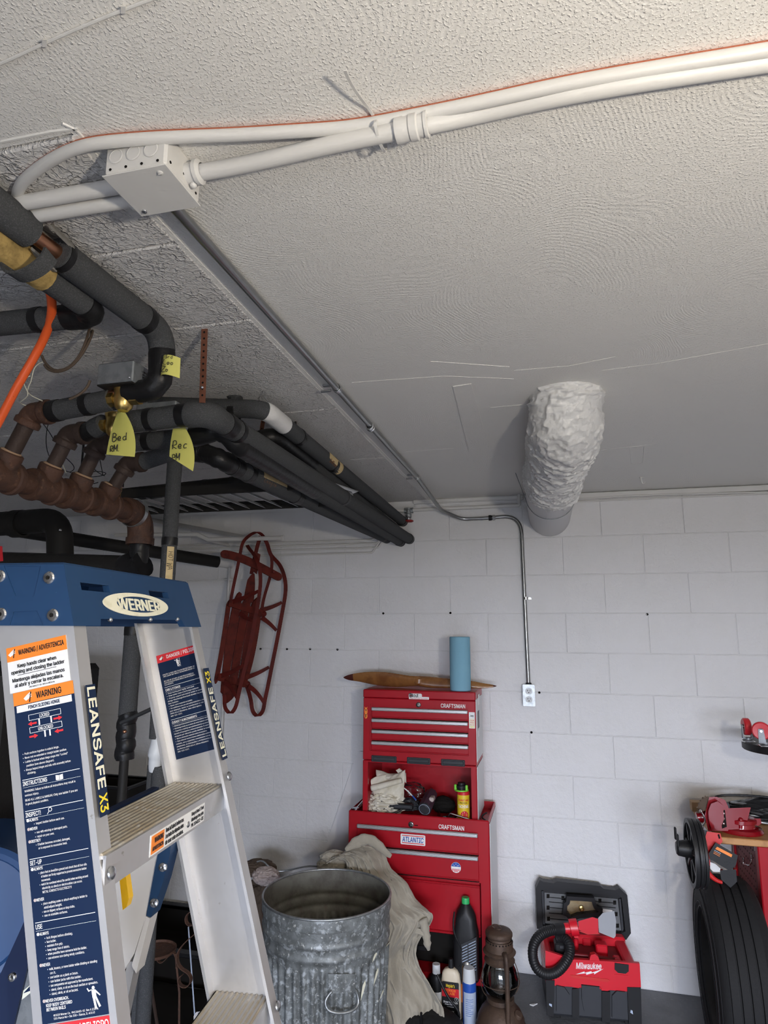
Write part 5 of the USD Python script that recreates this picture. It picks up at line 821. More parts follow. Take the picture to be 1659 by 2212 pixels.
tw = PY(994, 1440, -.315); r_ = .0505; zt_ = float(PY(994, 1375, -.33)[2]); t = thing('paper_towel_roll', 'blue paper towel roll standing on top of the red tool chest', 'paper towel', (tw[0], -.315, top))
obj('paper', lathe([(.021, .002), (r_-.003, .001), (r_, .004), (r_+.0004, .10), (r_, zt_-top-.004), (r_-.003, zt_-top-.001), (.021, zt_-top-.003), (.021, .002)], 48, (tw[0], -.315, top)), 'towel', t, 40); obj('cardboard_core', lathe([(.0208, .002), (.0208, zt_-top-.002), (.0195, zt_-top-.002), (.0195, .002), (.0208, .002)], 32, (tw[0], -.315, top)), 'masking', t)
obj('loose_sheet_edge', ribbon(np.array([A3(tw[0]+(r_+.0012)*math.cos(-.35), -.315+(r_+.0012)*math.sin(-.35), z) for z in (top+.004, top+.1, zt_-.004)]), .006, .0012, (.3, .9, 0)), 'towel', t)

# ---- things in the open stand
fl_ = fz+.0045; PB = lambda px, py, y=-.29: PY(px, py, y)
def crumple(c, size, seed, amp=.28, sc_=9., sub=5, flat=None):
    m = trimesh.creation.icosphere(sub, 1.); v = m.vertices.copy(); n = v.copy()
    rdg = 1-abs(2*fbm(v*np.array([1, 1, 1.3])+seed, sc_*.28, seed, 4)-1); v *= (1+amp*(rdg-.62)*2.2+.12*(fbm(v, 1.3, seed+3)-.5))[:, None]
    v = v*np.asarray(size)/2+np.asarray(c)
    if flat is not None: v[:, 2] = np.maximum(v[:, 2], flat+.002*n[:, 2]**2)
    m.vertices = v; return m
def rag(name, label, c, size, seed, m, flat=None, cat='rag', **k): return obj(name, crumple(c, size, seed, flat=flat, **k), m, None, True, label, cat)
rag('rag', 'white crumpled cotton rag at the bottom left of the open red section', PB(833, 1735, -.30)+A3(0, 0, .0), (.17, .13, .10), 4, 'cloth_white', fl_, amp=.34, sc_=8)
# a pair of folded canvas gloves on it
t = thing('work_glove', 'folded cream canvas work glove with rolled cuff on the rags in the red section', 'glove', PB(840, 1700, -.31))
g = []
for row in np.linspace(0, 1, 22):
    L_, R_ = at(PB(802, 1682, -.32), PB(806, 1718, -.335), row), at(PB(876, 1664, -.30), PB(872, 1730, -.33), row); g.append([at(L_, R_, s)+A3(0, -.016*math.sin(math.pi*row)-.006*math.sin(s*9+row*5)-.004*math.sin(s*21+row*13), .006*math.sin(s*7+row*9)*(1-row)) for s in np.linspace(0, 1, 40)])
obj('palm', grid_mesh(np.array(g), .004), 'cloth_white', t, True); g = []
for row in np.linspace(0, 1, 14):
    L_, R_ = at(PB(812, 1664, -.29), PB(815, 1683, -.315), row), at(PB(860, 1671, -.285), PB(858, 1678, -.31), row); g.append([at(L_, R_, s)+A3(0, -.010*math.sin(math.pi*row)-.003*math.sin(s*14), .004*math.sin(s*6+1)) for s in np.linspace(0, 1, 24)])
obj('cuff_fold', grid_mesh(np.array(g), .004), 'cloth_white', t, True); obj('rolled_finger', tube(smooth_path([PB(803, 1703, -.35), PB(822, 1698, -.352), PB(845, 1692, -.35), PB(868, 1686, -.345)], 20), np.linspace(.0155, .012, 20), 16), 'cloth_white', t, True); obj('finger_hole', cyl(PB(803, 1703, -.349), PB(801, 1703.6, -.351), .011, 18), 'canvas_brown', t)
pk = [PB(862, 1660, -.30), PB(876, 1671, -.30), PB(877, 1692, -.305), PB(855, 1664, -.30)]; obj('cuff_flap', hull([p+A3(0, d, 0) for p in pk for d in (0, .012)]), 'cloth_white', t, False)
# black tool, grey work light with a round switch, clear pouch
t = thing('black_hand_tool', 'slim black hand tool with clips lying in front of the rags', 'tool', PB(865, 1748, -.345)); q0, q1 = PB(832, 1743, -.345), PB(893, 1740, -.335)
obj('body', rbox((0, 0, 0), (np.linalg.norm(q1-q0), .03, .026), .006).apply_transform(trimesh.transformations.concatenate_matrices(trimesh.transformations.translation_matrix((q0+q1)/2), trimesh.transformations.rotation_matrix(.08, (0, 0, 1)))), 'black_plastic', t); obj('grip', rbox((q0+q1)/2+A3(.02, -.016, .004), (.08, .004, .014), .002), 'grey_plastic', t); obj('clip_wire', tube(smooth_path([q0+A3(0, -.01, 0), q0+A3(-.035, -.015, .015), q0+A3(-.05, -.01, .004), q0+A3(-.02, -.012, -.012), q0+A3(.01, -.014, .012), q0+A3(-.01, -.016, .03), q0+A3(.02, -.012, .005)], 40), .0018, 6), 'tape_black', t); obj('handle_end', tube(smooth_path([q1+A3(-.05, -.01, -.015), q0+A3(.04, -.022, -.022), q0+A3(.0, -.024, -.026)], 14), .005, 8), 'black_plastic', t)
t = thing('work_light', 'dark work light with a round grey dial end in the middle of the red section', 'lamp', PB(917, 1745, -.33)); c = PB(917, 1748, -.37); c[2] = max(c[2], fl_+.034); ax = unit(A3(.10, .9, .32))
obj('barrel', lathe([(0, 0), (.030, 0), (.033, .006), (.033, .05), (.030, .055), (.031, .10), (.028, .13), (0, .132)], 8, c, ax), 'motor_purple', t, 25); obj('dial', lathe([(0, -.006), (.020, -.006), (.023, -.003), (.030, -.002), (.031, .006), (0, .006)], 28, c, ax), 'grey_plastic', t, 40); obj('dial_mark', trimesh.creation.torus(.0255, .0012, major_sections=30, minor_sections=6).apply_transform(trimesh.geometry.align_vectors([0, 0, 1], ax)).apply_translation(c-ax*.002), 'spray_label', t)
obj('side_panel', rbox(c+ax*.06+A3(.022, -.010, .018), (.022, .05, .020), .004), 'pink_cloth', t)
rag('plastic_pouch', 'crumpled clear plastic pouch behind the dark work light', PB(893, 1712, -.26), (.11, .05, .09), 11, 'clear_plastic', fl_, cat='bag', amp=.2, sc_=4, sub=4); t = thing('cable_tie_strip', 'white and blue plastic strip beside the canvas glove', 'strip', PB(885, 1720, -.30)); obj('strip', tube(smooth_path([PB(872, 1702, -.32), PB(884, 1712, -.32), PB(893, 1722, -.325), PB(899, 1729, -.33)], 14), .0028, 8), 'print_white', t); obj('blue_tip', tube([PB(891, 1719, -.327), PB(896, 1725, -.33), PB(899, 1728, -.333)], .0038, 8), 'spray_blue', t)
rag('dark_pouch', 'dark crumpled bag at the back of the red section beside the tachometer can', PB(958, 1738, -.22), (.11, .08, .075), 17, 'hole_dark', fl_, cat='bag', amp=.12, sc_=5); rag('grey_cloth', 'small grey cloth heap under the clear pouch', PB(885, 1738, -.27), (.10, .08, .05), 21, 'grey_plastic', fl_)
t = thing('blue_socket', 'small black and pale blue tool near the tachometer can', 'tool', PB(963, 1756, -.36)); c = PB(963, 1756, -.355); c[2] = fl_+.012; obj('body', cyl(c, c+A3(.028, .02, 0), .0115), 'black_plastic', t); obj('blue_end', cyl(c-A3(.012, .008, 0), c, .0095), 'towel', t); obj('blue_band', rbox(c+A3(.05, .03, 0), (.03, .02, .02), .004), 'black_plastic', t)
for k, (px, py) in enumerate(((890, 1763), (899, 1764.5), (907, 1766))):
    c = PB(px, py, -.365); c[2] = fl_+.0015+.003*k; obj('wooden_disc', lathe([(.009, 0), (.018, 0), (.018, .0028), (.009, .0028), (.009, 0)], 26, c), 'masking', None, 30, ['leftmost of three thin tan rings overlapping at the tray front', 'middle of three thin tan rings overlapping at the tray front', 'rightmost and topmost of three thin tan rings at the tray front'][k], 'ring', 'tan rings at the tray front')
t = thing('plastic_tray', 'clear flat plastic blister lying at the front of the red section', 'packaging', PB(925, 1765, -.36)); c = PB(930, 1764, -.345); obj('sheet', rbox(A3(c[0], -.335, fl_+.0012), (.15, .05, .002), .0008), 'clear_plastic', t, False); obj('blister', rbox(PB(948, 1752, -.34)*A3(1, 1, 0)+A3(0, 0, fl_+.018), (.014, .014, .034), .004), 'clear_plastic', t)
t = thing('tachometer_can', 'yellow and red tachometer can with a red cap in the red section', 'can', PB(1002, 1740, -.32)); c = PB(1001.5, 1760, -.325); c[2] = fl_+.001; r_ = .0295; hz = float(PB(1001, 1714, -.325)[2])-c[2]
obj('label_body', lathe([(0, 0), (r_-.001, 0), (r_, .003), (r_, hz-.003), (r_-.001, hz), (0, hz)], 36, c), 'can_yellow', t, 40); obj('cap', lathe([(0, hz), (r_+.0012, hz-.002), (r_+.0012, hz+.010), (r_-.002, hz+.013), (0, hz+.013)], 36, c), 'can_red', t, 40); obj('base_band', lathe([(r_+.0003, .001), (r_+.0006, .010), (r_+.0003, .011)], 36, c), 'label_white', t)
vd = unit((CAM-c)*A3(1, 1, 0)); sd = np.cross(Z3, vd)
def on_can(m):
    """Bends flat print round the can."""
    v = m.vertices; a = v[:, 0]/r_; d = v[:, 2]+r_+.0006; m.vertices = c+np.outer(np.sin(a)*d, sd)+np.outer(np.cos(a)*d, vd)+np.outer(v[:, 1], Z3); return m
def flat(s, h, x, y, w): return text(s, h, (x, y, 0), X3, Y3, w, .0004, True)
obj('lettering', on_can(flat('STEWART-WAR', .0085, .0, hz*.80, .050)), 'label_red', t, False); obj('lettering', on_can(flat('TACHOME', .013, .0, hz*.57, .052)), 'label_white', t, False); obj('lettering', on_can(flat('PRECISION', .0055, .0, hz*.70, .034)), 'can_brown', t, False)
dsc = Point(0, 0).buffer(.0185, 20); obj('dial_print', on_can(trimesh.Trimesh(*(lambda m: (m.vertices, m.faces))(prism(dsc, .0004).subdivide()))), 'can_red', t, False) if False else obj('dial_print', [on_can(prism(affinity.translate(Polygon([(r*math.cos(s), r*math.sin(s)) for r, s in ((0, 0), (.0175, a), (.0175, a+.27))]), .004, hz*.26), .0005)) for a in np.arange(0, 6.28, .2618)], 'can_red', t, False)
obj('dial_tick', [on_can(prism(affinity.translate(affinity.rotate(Polygon([(-.0006, .010), (.0006, .010), (.0006, .014), (-.0006, .014)]), a, origin=(0, 0)), .004, hz*.26), .0008)) for a in range(0, 360, 45)], 'label_white', t, False)
t = thing('hose_clip', 'black and bright green ring clip sitting on the tachometer can', 'clip', c+A3(-.005, 0, hz+.013)); e = c+A3(-.008, 0, hz+.0132); obj('green_ring', [lathe([(.024, 0), (.034, 0), (.034, .006), (.024, .006), (.024, 0)], 32, e)]+[rbox(e+A3(.030*math.cos(s), .030*math.sin(s), .016), (.012, .012, .026), .003) for s in (-2.7, -.5, 1.4)], 'green_clip', t); obj('black_core', lathe([(0, .006), (.022, .006), (.022, .014), (.027, .016), (.027, .024), (.018, .026), (.018, .036), (0, .036)], 28, e), 'black_plastic', t, 40)
t = thing('bent_wire_tool', 'shiny bent metal rod lying at the right front of the tray', 'tool', PB(1000, 1765, -.37)); w0 = fl_+.006
def tr(px, py, dz=0): p = PB(px, py, -.37); p[2] = max(p[2], w0)+dz; return p
obj('rod', tube(rounded([tr(964, 1772), tr(973, 1757, .0), tr(1030, 1775)], .006), .0042, 10), 'chrome', t); obj('thin_rod', tube(smooth_path([tr(968, 1771), tr(984, 1769), tr(990, 1760)], 12), .0016, 8), 'chrome', t)
t = thing('tie_down_hook', 'chrome and black hook strap in the right corner of the cabinet tray', 'hook', (cx1-.03, YC+.03, tz)); c = A3(cx1-.035, YC+.03, tz+.012); obj('hook', tube(smooth_path([c+A3(-.05, -.01, 0), c, c+A3(.015, .03, .006), c+A3(-.002, .05, .012), c+A3(.018, .06, .035)], 24), .0035, 8), 'tape_black', t); obj('spring', tube(smooth_path([c+A3(-.07, -.005, .004), c+A3(-.04, -.015, .004), c+A3(-.01, -.01, .004)], 12), .006, 10), 'chrome', t)
t = thing('socket_handle', 'chrome ratchet handle in the left corner of the cabinet tray', 'ratchet', (cx0+.03, YC+.06, tz)); a, b = A3(cx0+.028, YC+.03, tz+.03), A3(cx0+.045, YC+.14, tz+.055); obj('handle', tube([a, at(a, b, .5), b], .008, 14), 'chrome', t); obj('head', [cyl(a+A3(0, -.004, -.016), a+A3(0, -.004, .012), .017), cyl(a+A3(0, -.004, -.028), a+A3(0, -.004, -.016), .006)], 'chrome', t)

# ================================================================ ON THE FLOOR BY THE CABINET
t = thing('oil_jug', 'black oil jug with green cap on the bottom shelf of the red cabinet', 'jug', (PY(1003, 2000, YC)[0], YC, shelf)); jx, jy = float(PY(1006, 2000, YC-.02)[0]), YC-.012; jz = float(PY(1006, 1950, YC-.02)[2])
V = []; hj = jz-shelf
for s, w, d in ((0, .050, .040), (.02, .056, .046), (.5, .056, .046), (.62, .054, .044), (.72, .047, .040), (.80, .045, .038), (.88, .038, .034), (.95, .024, .024), (.985, .017, .017), (1., .0165, .0165)):
    a = np.linspace(0, 2*np.pi, 41); ex = .55 if s < .85 else 1.; V.append(np.stack([jx+w*np.sign(np.cos(a))*abs(np.cos(a))**ex, jy+d*np.sign(np.sin(a))*abs(np.sin(a))**ex, np.full(41, shelf+.001+s*hj)], 1))
V = [V[0].mean(0)+0*V[0]]+V+[V[-1].mean(0)+0*V[-1]]; obj('jug_body', grid_mesh(np.array(V)), 'black_plastic', t, 50); obj('cap', lathe([(0, hj+.020), (.0155, hj+.020), (.0175, hj+.016), (.018, hj-.004), (.016, hj-.004)], 26, (jx, jy, shelf)), 'green_cap', t, 40)
obj('label', hull([A3(jx+x, jy-.0475, shelf+z) for x, z in ((-.016, .02), (.052, .02), (.052, hj*.62), (-.016, hj*.50))]+[A3(jx+x, jy-.040, shelf+z) for x, z in ((-.016, .02), (.052, .02), (.052, hj*.62), (-.016, hj*.50))]), 'grey_plastic', t, False, 'dark grey printed label'); [obj('label_line', hull([A3(jx+x, jy-.0482+dy, shelf+z0+(x+.01)*.55+dz) for x in ((-.012, .012) if k % 2 else (.016, .048)) for dy in (0, .0006) for dz in (0, .0032)]), 'spray_label', t, False) for k, z0 in enumerate(np.repeat(np.linspace(.03, hj*.46, 11), 2))]
obj('handle_edge', tube(smooth_path([A3(jx-.048, jy-.022, shelf+hj*.88), A3(jx-.052, jy-.03, shelf+hj*.76), A3(jx-.047, jy-.042, shelf+hj*.64), A3(jx-.028, jy-.046, shelf+hj*.52), A3(jx-.026, jy-.047, shelf+hj*.2)], 24), .0035, 8), 'black_plastic', t)
def can(name, label, cat, px, y, prof, parts=()):
    x = float(PY(px, 2150, y)[0]); t = thing(name, label, cat, (x, y, 0)); obj('can_body', lathe(prof[0], 36, (x, y, 0)), prof[1], t, 40)
    for nm, p, m, *l in parts: obj(nm, lathe(p, 36, (x, y, 0)), m, t, 40, l[0] if l else None)
    return t, A3(x, y, 0)
ys = -.49; zs = lambda py, px=1014, y=ys: float(PY(px, py, y)[2])
h1, h2 = zs(2118), zs(2092); rs = .0295
t, c = can('spray_can', 'blue spray can with a pale cap standing right of the glaze bottle', 'spray can', 1014, ys, ([(0, .001), (rs, .001), (rs+.001, .004), (rs, .008), (rs, h1-.006), (rs-.003, h1), (0, h1)], 'spray_blue'), [('cap', [(0, h2+.004), (rs-.008, h2+.004), (rs-.0045, h2), (rs-.002, h1+.002), (rs-.002, h1-.002)], 'cap_white', 'pale grey cap'), ('bottom_rim', [(rs, .0), (rs+.002, .001), (rs+.002, .006), (rs, .007)], 'cap_white')])
vd = unit((CAM-c)*A3(1, 1, 0)); sd = np.cross(Z3, vd); G = np.array([[c+(sd*math.sin(a)+vd*math.cos(a))*(rs+.0008)+Z3*z for a in np.linspace(-.9, 1.1, 14)] for z in (.015, h1*.5, h1-.035)]); lb = obj('label', grid_mesh(G), 'spray_label', t, True, 'pale blue printed label'); [obj('label_line', [tube(np.array([c+(sd*math.sin(a)+vd*math.cos(a))*(rs+.0012)+Z3*z for a in np.linspace(-.55, .55*(1 if k % 3 else .3), 8)]), .0006, 5)], 'spray_blue', lb) for k, z in enumerate(np.linspace(.05, h1-.06, 9))]
yb = -.435; xb = float(PY(1010, 2090, yb)[0]); hb = float(PY(1010, 2075, yb)[2])
t, c = can('spray_can', 'dark brown spray can with silver shoulder and white nozzle, behind the blue can', 'spray can', 1010, yb, ([(0, .001), (.031, .001), (.031, hb-.012), (.030, hb-.010), (0, hb-.010)], 'can_brown'), [('shoulder', [(.031, hb-.012), (.0315, hb-.006), (.027, hb+.002), (.018, hb+.014), (.0125, hb+.018), (.0125, hb+.024), (0, hb+.024)], 'steel', 'silver shoulder'), ('nozzle', [(0, hb+.046), (.0075, hb+.046), (.0085, hb+.042), (.0105, hb+.026), (.0105, hb+.022), (0, hb+.022)], 'cap_white', 'white spray nozzle'), ('orange_print', [(.0312, hb*.3), (.0315, hb*.45), (.0312, hb*.62)], 'label_orange')])
yg = -.455; g0 = PY(976, 2190, yg); gx = float(PY(975, 2140, yg)[0]); gh = float(PY(975, 2090, yg)[2]); t = thing('glaze_bottle', 'cream bottle of car glaze with a black cap and dark label', 'bottle', (gx, yg, 0)); V = []
for s, w, d in ((0, .040, .022), (.03, .044, .026), (.45, .0445, .026), (.75, .043, .025), (.9, .038, .023), (.97, .028, .018), (1., .012, .012)):
    a = np.linspace(0, 2*np.pi, 41); V.append(np.stack([gx+w*np.sign(np.cos(a))*abs(np.cos(a))**.6, yg+d*np.sign(np.sin(a))*abs(np.sin(a))**.7, np.full(41, .001+s*gh)], 1))
V = [V[0].mean(0)+0*V[0]]+V+[V[-1].mean(0)+0*V[-1]]; obj('bottle_body', grid_mesh(np.array(V)), 'cream_plastic', t, 50); obj('cap', lathe([(0, gh+.036), (.0095, gh+.036), (.0105, gh+.030), (.0125, gh), (.011, gh-.003)], 24, (gx, yg, 0)), 'black_plastic', t, 40)
lb = obj('label', prism(rrect(.074, gh*.66, .006), .0012, (gx, yg-.0265, gh*.44), X3, Z3, -Y3), 'label_black', t, False, 'black and red label'); obj('red_band', prism(rrect(.074, gh*.17, .003), .0004, (gx, yg-.0276, gh*.56), X3, Z3, -Y3), 'can_red', lb, False)
for s, h, z, w, m in (("Meguiar's", .012, .70, .038, 'can_yellow'), ('MIRROR', .009, .605, .046, 'label_orange'), ('GLAZE', .009, .545, .038, 'label_orange'), ('Show Car Glaze', .0075, .375, .062, 'print_white'), ('deep wet look', .004, .33, .05, 'print_white'), ('PROFESSIONAL', .003, .285, .03, 'print_white'), ('16 FL OZ', .004, .20, .03, 'print_white')): obj('lettering', text(s, h, (gx, yg-.0281, gh*z), X3, Z3, w, .0004, True), m, lb, False)
obj('number_badge', cyl((gx+.026, yg-.0278, gh*.44), (gx+.026, yg-.0286, gh*.44), .0085), 'print_white', lb); obj('number_badge', cyl((gx+.026, yg-.0284, gh*.44), (gx+.026, yg-.029, gh*.44), .0075), 'label_black', lb); obj('lettering', text('7', .008, (gx+.026, yg-.0291, gh*.44), X3, Z3, .004, .0003, True), 'print_white', lb, False)
yw = -.44; hw = float(PY(942, 2100, yw)[2]); can('bottle', 'dark bottle with a white screw cap half hidden by the drop cloth', 'bottle', 943, yw, ([(0, .001), (.032, .001), (.032, hw-.02), (.016, hw), (0, hw)], 'black_plastic'), [('cap', [(0, hw+.034), (.0165, hw+.034), (.0175, hw+.030), (.0175, hw-.006), (.016, hw-.006)], 'cap_white', 'white screw cap'), ('label', [(.0323, hw*.2), (.0325, hw*.4), (.0323, hw*.6)], 'label_white')])
rag('black_bag', 'black limp bag on the floor between drop cloth and bottles', (.80, -.60, .035), (.26, .22, .10), 31, 'dark_rubber', .002, 'bag', amp=.10, sc_=4)
t = thing('power_cable', 'black power cable looping over the floor beside the glaze bottle', 'cable', (.86, -.56, .02)); obj('cable', tube(smooth_path([PY(944, 2105, -.52), PY(958, 2135, -.53), PY(976, 2165, -.535), PY(990, 2185, -.535), PY(991, 2208, -.535), PY(985, 2225, -.54), A3(.78, -.70, .13)], 40), .0052, 10), 'tape_black', t, 60)
# barn lantern
yl = -.57; lx = float(PY(1086, 2100, yl)[0])-.012; ltop = float(PY(1076, 2004, yl)[2]); t = thing('barn_lantern', 'rusty old barn lantern with glass globe on the floor right of the cabinet', 'lantern', (lx, yl, 0)); k_ = ltop/.424; L0 = A3(lx, yl, 0)
zm = lambda z: float(np.interp(z, [0, .104, .222, .352, .424, .46], [0, .172, .298, .382, .424, .446]))*k_
S = lambda p: [(r*1.22, zm(z)) for r, z in p]
def LM(d, r, z): return L0+np.asarray(d, float)*r*1.22+Z3*zm(z)
obj('fuel_tank', lathe(S([(0, .001), (.082, .001), (.086, .004), (.086, .012), (.082, .016), (.086, .020), (.086, .034), (.082, .042), (.078, .046), (.078, .054), (.066, .072), (.050, .084), (.040, .088), (.046, .092), (.046, .102), (0, .104)]), 48, L0), 'lantern_rust', t, 40); obj('filler_cap', lathe([(0, .014), (.015, .014), (.017, .010), (.017, 0), (.012, 0)], 20, LM((.9, -.42, 0), .064, .072), (.4, -.2, 1)), 'lantern_rust', t)
gl = S([(.040, .106), (.052, .122), (.060, .145), (.0605, .165), (.055, .195), (.046, .215), (.044, .222)]); obj('globe', lathe(gl+[(r-.002, z) for r, z in gl[::-1]], 44, L0), 'clear_glass', t, True, 'clear glass globe')
obj('burner', lathe(S([(0, .104), (.030, .104), (.032, .112), (.026, .126), (.012, .134), (.010, .142), (0, .142)]), 28, L0), 'lantern_rust', t, 40)
obj('chimney', lathe(S([(.046, .222), (.050, .222), (.052, .234), (.046, .246), (.042, .256), (.044, .268), (.054, .274), (.056, .282), (.052, .290), (.047, .294), (.046, .340), (.043, .348), (.043, .352)]), 40, L0), 'lantern_rust', t, 40); obj('vent_hood', lathe(S([(.040, .352), (.038, .366), (.044, .372), (.046, .380), (.046, .396), (.041, .410), (.026, .418), (.012, .418), (.010, .424), (0, .424)]), 40, L0), 'lantern_rust', t, 40)
for s in np.arange(0, 2*np.pi, 2*np.pi/26):
    if math.sin(s) < .5: obj('vent_hole', cyl(LM((math.cos(s), math.sin(s), 0), .0448, .344), LM((math.cos(s), math.sin(s), 0), .0468, .344), .003, 8), 'hole_dark', t)
for sx, ang in ((1, -1.15), (-1, 2.0)):
    d = A3(math.cos(ang), math.sin(ang), 0); pth = rounded([LM(d, .047, .300), LM(d, .064, .305), LM(d, .070, .270), LM(d, .072, .12), LM(d, .070, .056)], .02, 6); obj('side_tube', tube(pth, .0095, 14), 'lantern_rust', t, 60)
for s in (.3, 1.9, 3.5, 5.1): d = A3(math.cos(s), math.sin(s), 0); obj('globe_guard', tube(smooth_path([LM(d, .048, .104), LM(d, .066, .150), LM(d, .064, .175), LM(d, .050, .222)], 16), .0018, 6), 'lantern_rust', t)
obj('guard_ring', trimesh.creation.torus(.0655*1.22, .0016, major_sections=40, minor_sections=6, transform=trimesh.transformations.translation_matrix(L0+Z3*zm(.155))), 'lantern_rust', t); obj('lift_loop', tube(smooth_path([LM((-1, 0, 0), .012, .418), LM((-1, 0, 0), .022, .437), LM((-1, 0, 0), .010, .444), LM((1, 0, 0), .006, .430), LM((1, 0, 0), .008, .420)], 18), .0016, 6), 'lantern_rust', t)
case = thing('cavity_dark_box', 'added black box darkening the bottom cavity of the red rolling cabinet', 'case', ((cx0+cx1)/2, YC+.2, shelf)); obj('body', rbox(((cx0+cx1)/2-.0, YC+.19, shelf+.001+(dob-shelf)*.47), (cx1-cx0-.10, .22, (dob-shelf)*.92), .01), 'hole_dark', case, 25); obj('latch', rbox(((cx0+cx1)/2, YC+.078, shelf+.06), (.05, .008, .02), .002), 'black_plastic', case)  # black box added so the open cavity reads dark

# ================================================================ WET VACUUM
VO = PZ(1181, 2196, .012); VO[2] = 0; V1 = PZ(1383, 2214, .012); V1[2] = 0; VX = unit(V1-VO); VY = A3(-VX[1], VX[0], 0); VW = float(np.linalg.norm(V1-VO)); VD = .26
vac = thing('wet_vacuum', 'red and black cordless wet vacuum with open lid and coiled hose by the wall', 'vacuum', VO+VX*VW/2+VY*VD/2)
def vu(px, d=0.): q = PP(px[0], px[1], VO+VY*d, VY)-VO; return float(q@VX), float(q[2])
def VP(u, d, z): return VO+VX*u+VY*d+Z3*z
def vpoly(pts, d, th, m, name, parent, lift=0., label=None):
    """A raised panel on the plane at depth d, th deep, outlined by sight lines."""
    Q = Polygon([vu(p, d) for p in pts]); return obj(name, prism(Q, th, VP(0, d+th-lift, 0), VX, Z3, -VY), m, parent, False, label)
def vbox(u0, u1, d0, d1, z0, z1, b=.004): m = rbox(((u0+u1)/2, (d0+d1)/2, (z0+z1)/2), (u1-u0, d1-d0, z1-z0), b); return frame(m, VO, VX, VY, Z3)
zt_ = vu((1240, 2132))[1]; ztop_ = vu((1236, 2071))[1]
obj('tank', [vbox(.004, VW-.004, .006, VD, .012, zt_+.01, .012)], 'grey_plastic', vac, 25, 'black lower tank')
for u in (.02, VW-.06): obj('foot', vbox(u, u+.04, .015, .06, .001, .014, .003), 'dark_rubber', vac)
for pts in ([(1179, 2116), (1181, 2192), (1196, 2196), (1198, 2118)], [(1236, 2136), (1236, 2196), (1251, 2199), (1251, 2134)], [(1300, 2140), (1300, 2206), (1318, 2208), (1318, 2142)], [(1355, 2132), (1358, 2212), (1386, 2214), (1384, 2132)]): vpoly(pts, 0, .012, 'black_plastic', 'tank_rib', vac, .004)
for pts in ([(1202, 2128), (1219, 2132), (1230, 2148), (1230, 2188), (1202, 2184)], [(1256, 2127), (1295, 2131), (1294, 2165), (1288, 2186), (1262, 2184), (1257, 2160)], [(1322, 2150), (1332, 2140), (1350, 2142), (1350, 2200), (1322, 2197)]): vpoly(pts, 0, .012, 'grey_plastic', 'tank_panel', vac, .005)
for k in range(4): vpoly([(1261, 2160+3.2*k), (1288, 2163+3.2*k), (1288, 2164+3.2*k), (1261, 2161+3.2*k)], 0, .004, 'black_plastic', 'tank_groove', vac, .002)
for pts in ([(1186, 2166), (1192, 2168), (1192, 2174), (1186, 2170)], [(1362, 2180), (1366, 2182), (1367, 2190), (1361, 2186)]): vpoly(pts, 0, .006, 'spray_label', 'corner_mark', vac, .005)
red = obj('upper_body', [vbox(.002, VW-.002, .004, VD, zt_-.012, ztop_-.03, .010), vbox(.002, VW-.002, VD-.05, VD, ztop_-.035, ztop_+.01, .008), vbox(.002, .035, .004, VD, ztop_-.035, ztop_, .008), vbox(VW-.05, VW-.002, .004, VD, ztop_-.035, ztop_, .008)], 'milw_red', vac, 25, 'red upper body')
vpoly([(1178, 2052), (1236, 2071), (1312, 2075), (1381, 2080), (1384, 2131), (1334, 2130), (1312, 2139), (1299, 2138), (1297, 2129), (1253, 2124), (1250, 2133), (1237, 2131), (1221, 2119), (1198, 2112), (1178, 2108)], 0, .016, 'milw_red', 'front_panel', vac, .006)
vpoly([(1231, 2104), (1238, 2104), (1312, 2113), (1317, 2116), (1312, 2119), (1236, 2110)], 0, .004, 'milw_red2', 'front_ridge', vac, .009, 'light red raised ridge')
lt = obj('latch', hull([VP(*(lambda t: (t[0], d, t[1]))(vu(p))) for p in ((1327, 2078), (1357, 2082), (1357, 2096), (1350, 2101), (1334, 2099), (1327, 2092)) for d in (-.010, .01)]), 'black_plastic', vac, False, 'black latch'); vpoly([(1326, 2102), (1356, 2105), (1355, 2116), (1332, 2114)], 0, .01, 'milw_red', 'latch_base', vac, .009)
obj('handle_tab', hull([VP(*(lambda t: (t[0], d, t[1]))(vu(p))) for p in ((1273, 2073), (1276, 2062), (1285, 2060), (1292, 2066), (1295, 2075)) for d in (-.004, .02)]), 'milw_red', vac, False)
obj('tray_floor', vbox(.03, VW-.04, .02, VD-.04, ztop_-.034, ztop_-.028, .002), 'red_dark', vac, False)
for u, w_, d0, hgt in ((.235, .05, .10, .055), (.145, .02, .15, .05), (.19, .04, .20, .035), (.30, .03, .03, .03), (.09, .02, .06, .03)): obj('cradle_post', vbox(u, u+w_, d0, d0+.05, ztop_-.035, ztop_-.035+hgt, .005), 'milw_red', vac, 25)
obj('cross_bar', tube([VP(.13, .05, ztop_-.004), VP(.2, .05, ztop_-.006), VP(.32, .05, ztop_-.012)], .007, 10), 'red_dark', vac); obj('switch_box', vbox(.05, .11, .05, .11, ztop_-.02, ztop_+.035, .006), 'black_plastic', vac, 25); obj('switch', vbox(.07, .09, .046, .052, ztop_+.015, ztop_+.028, .002), 'grey_plastic', vac)
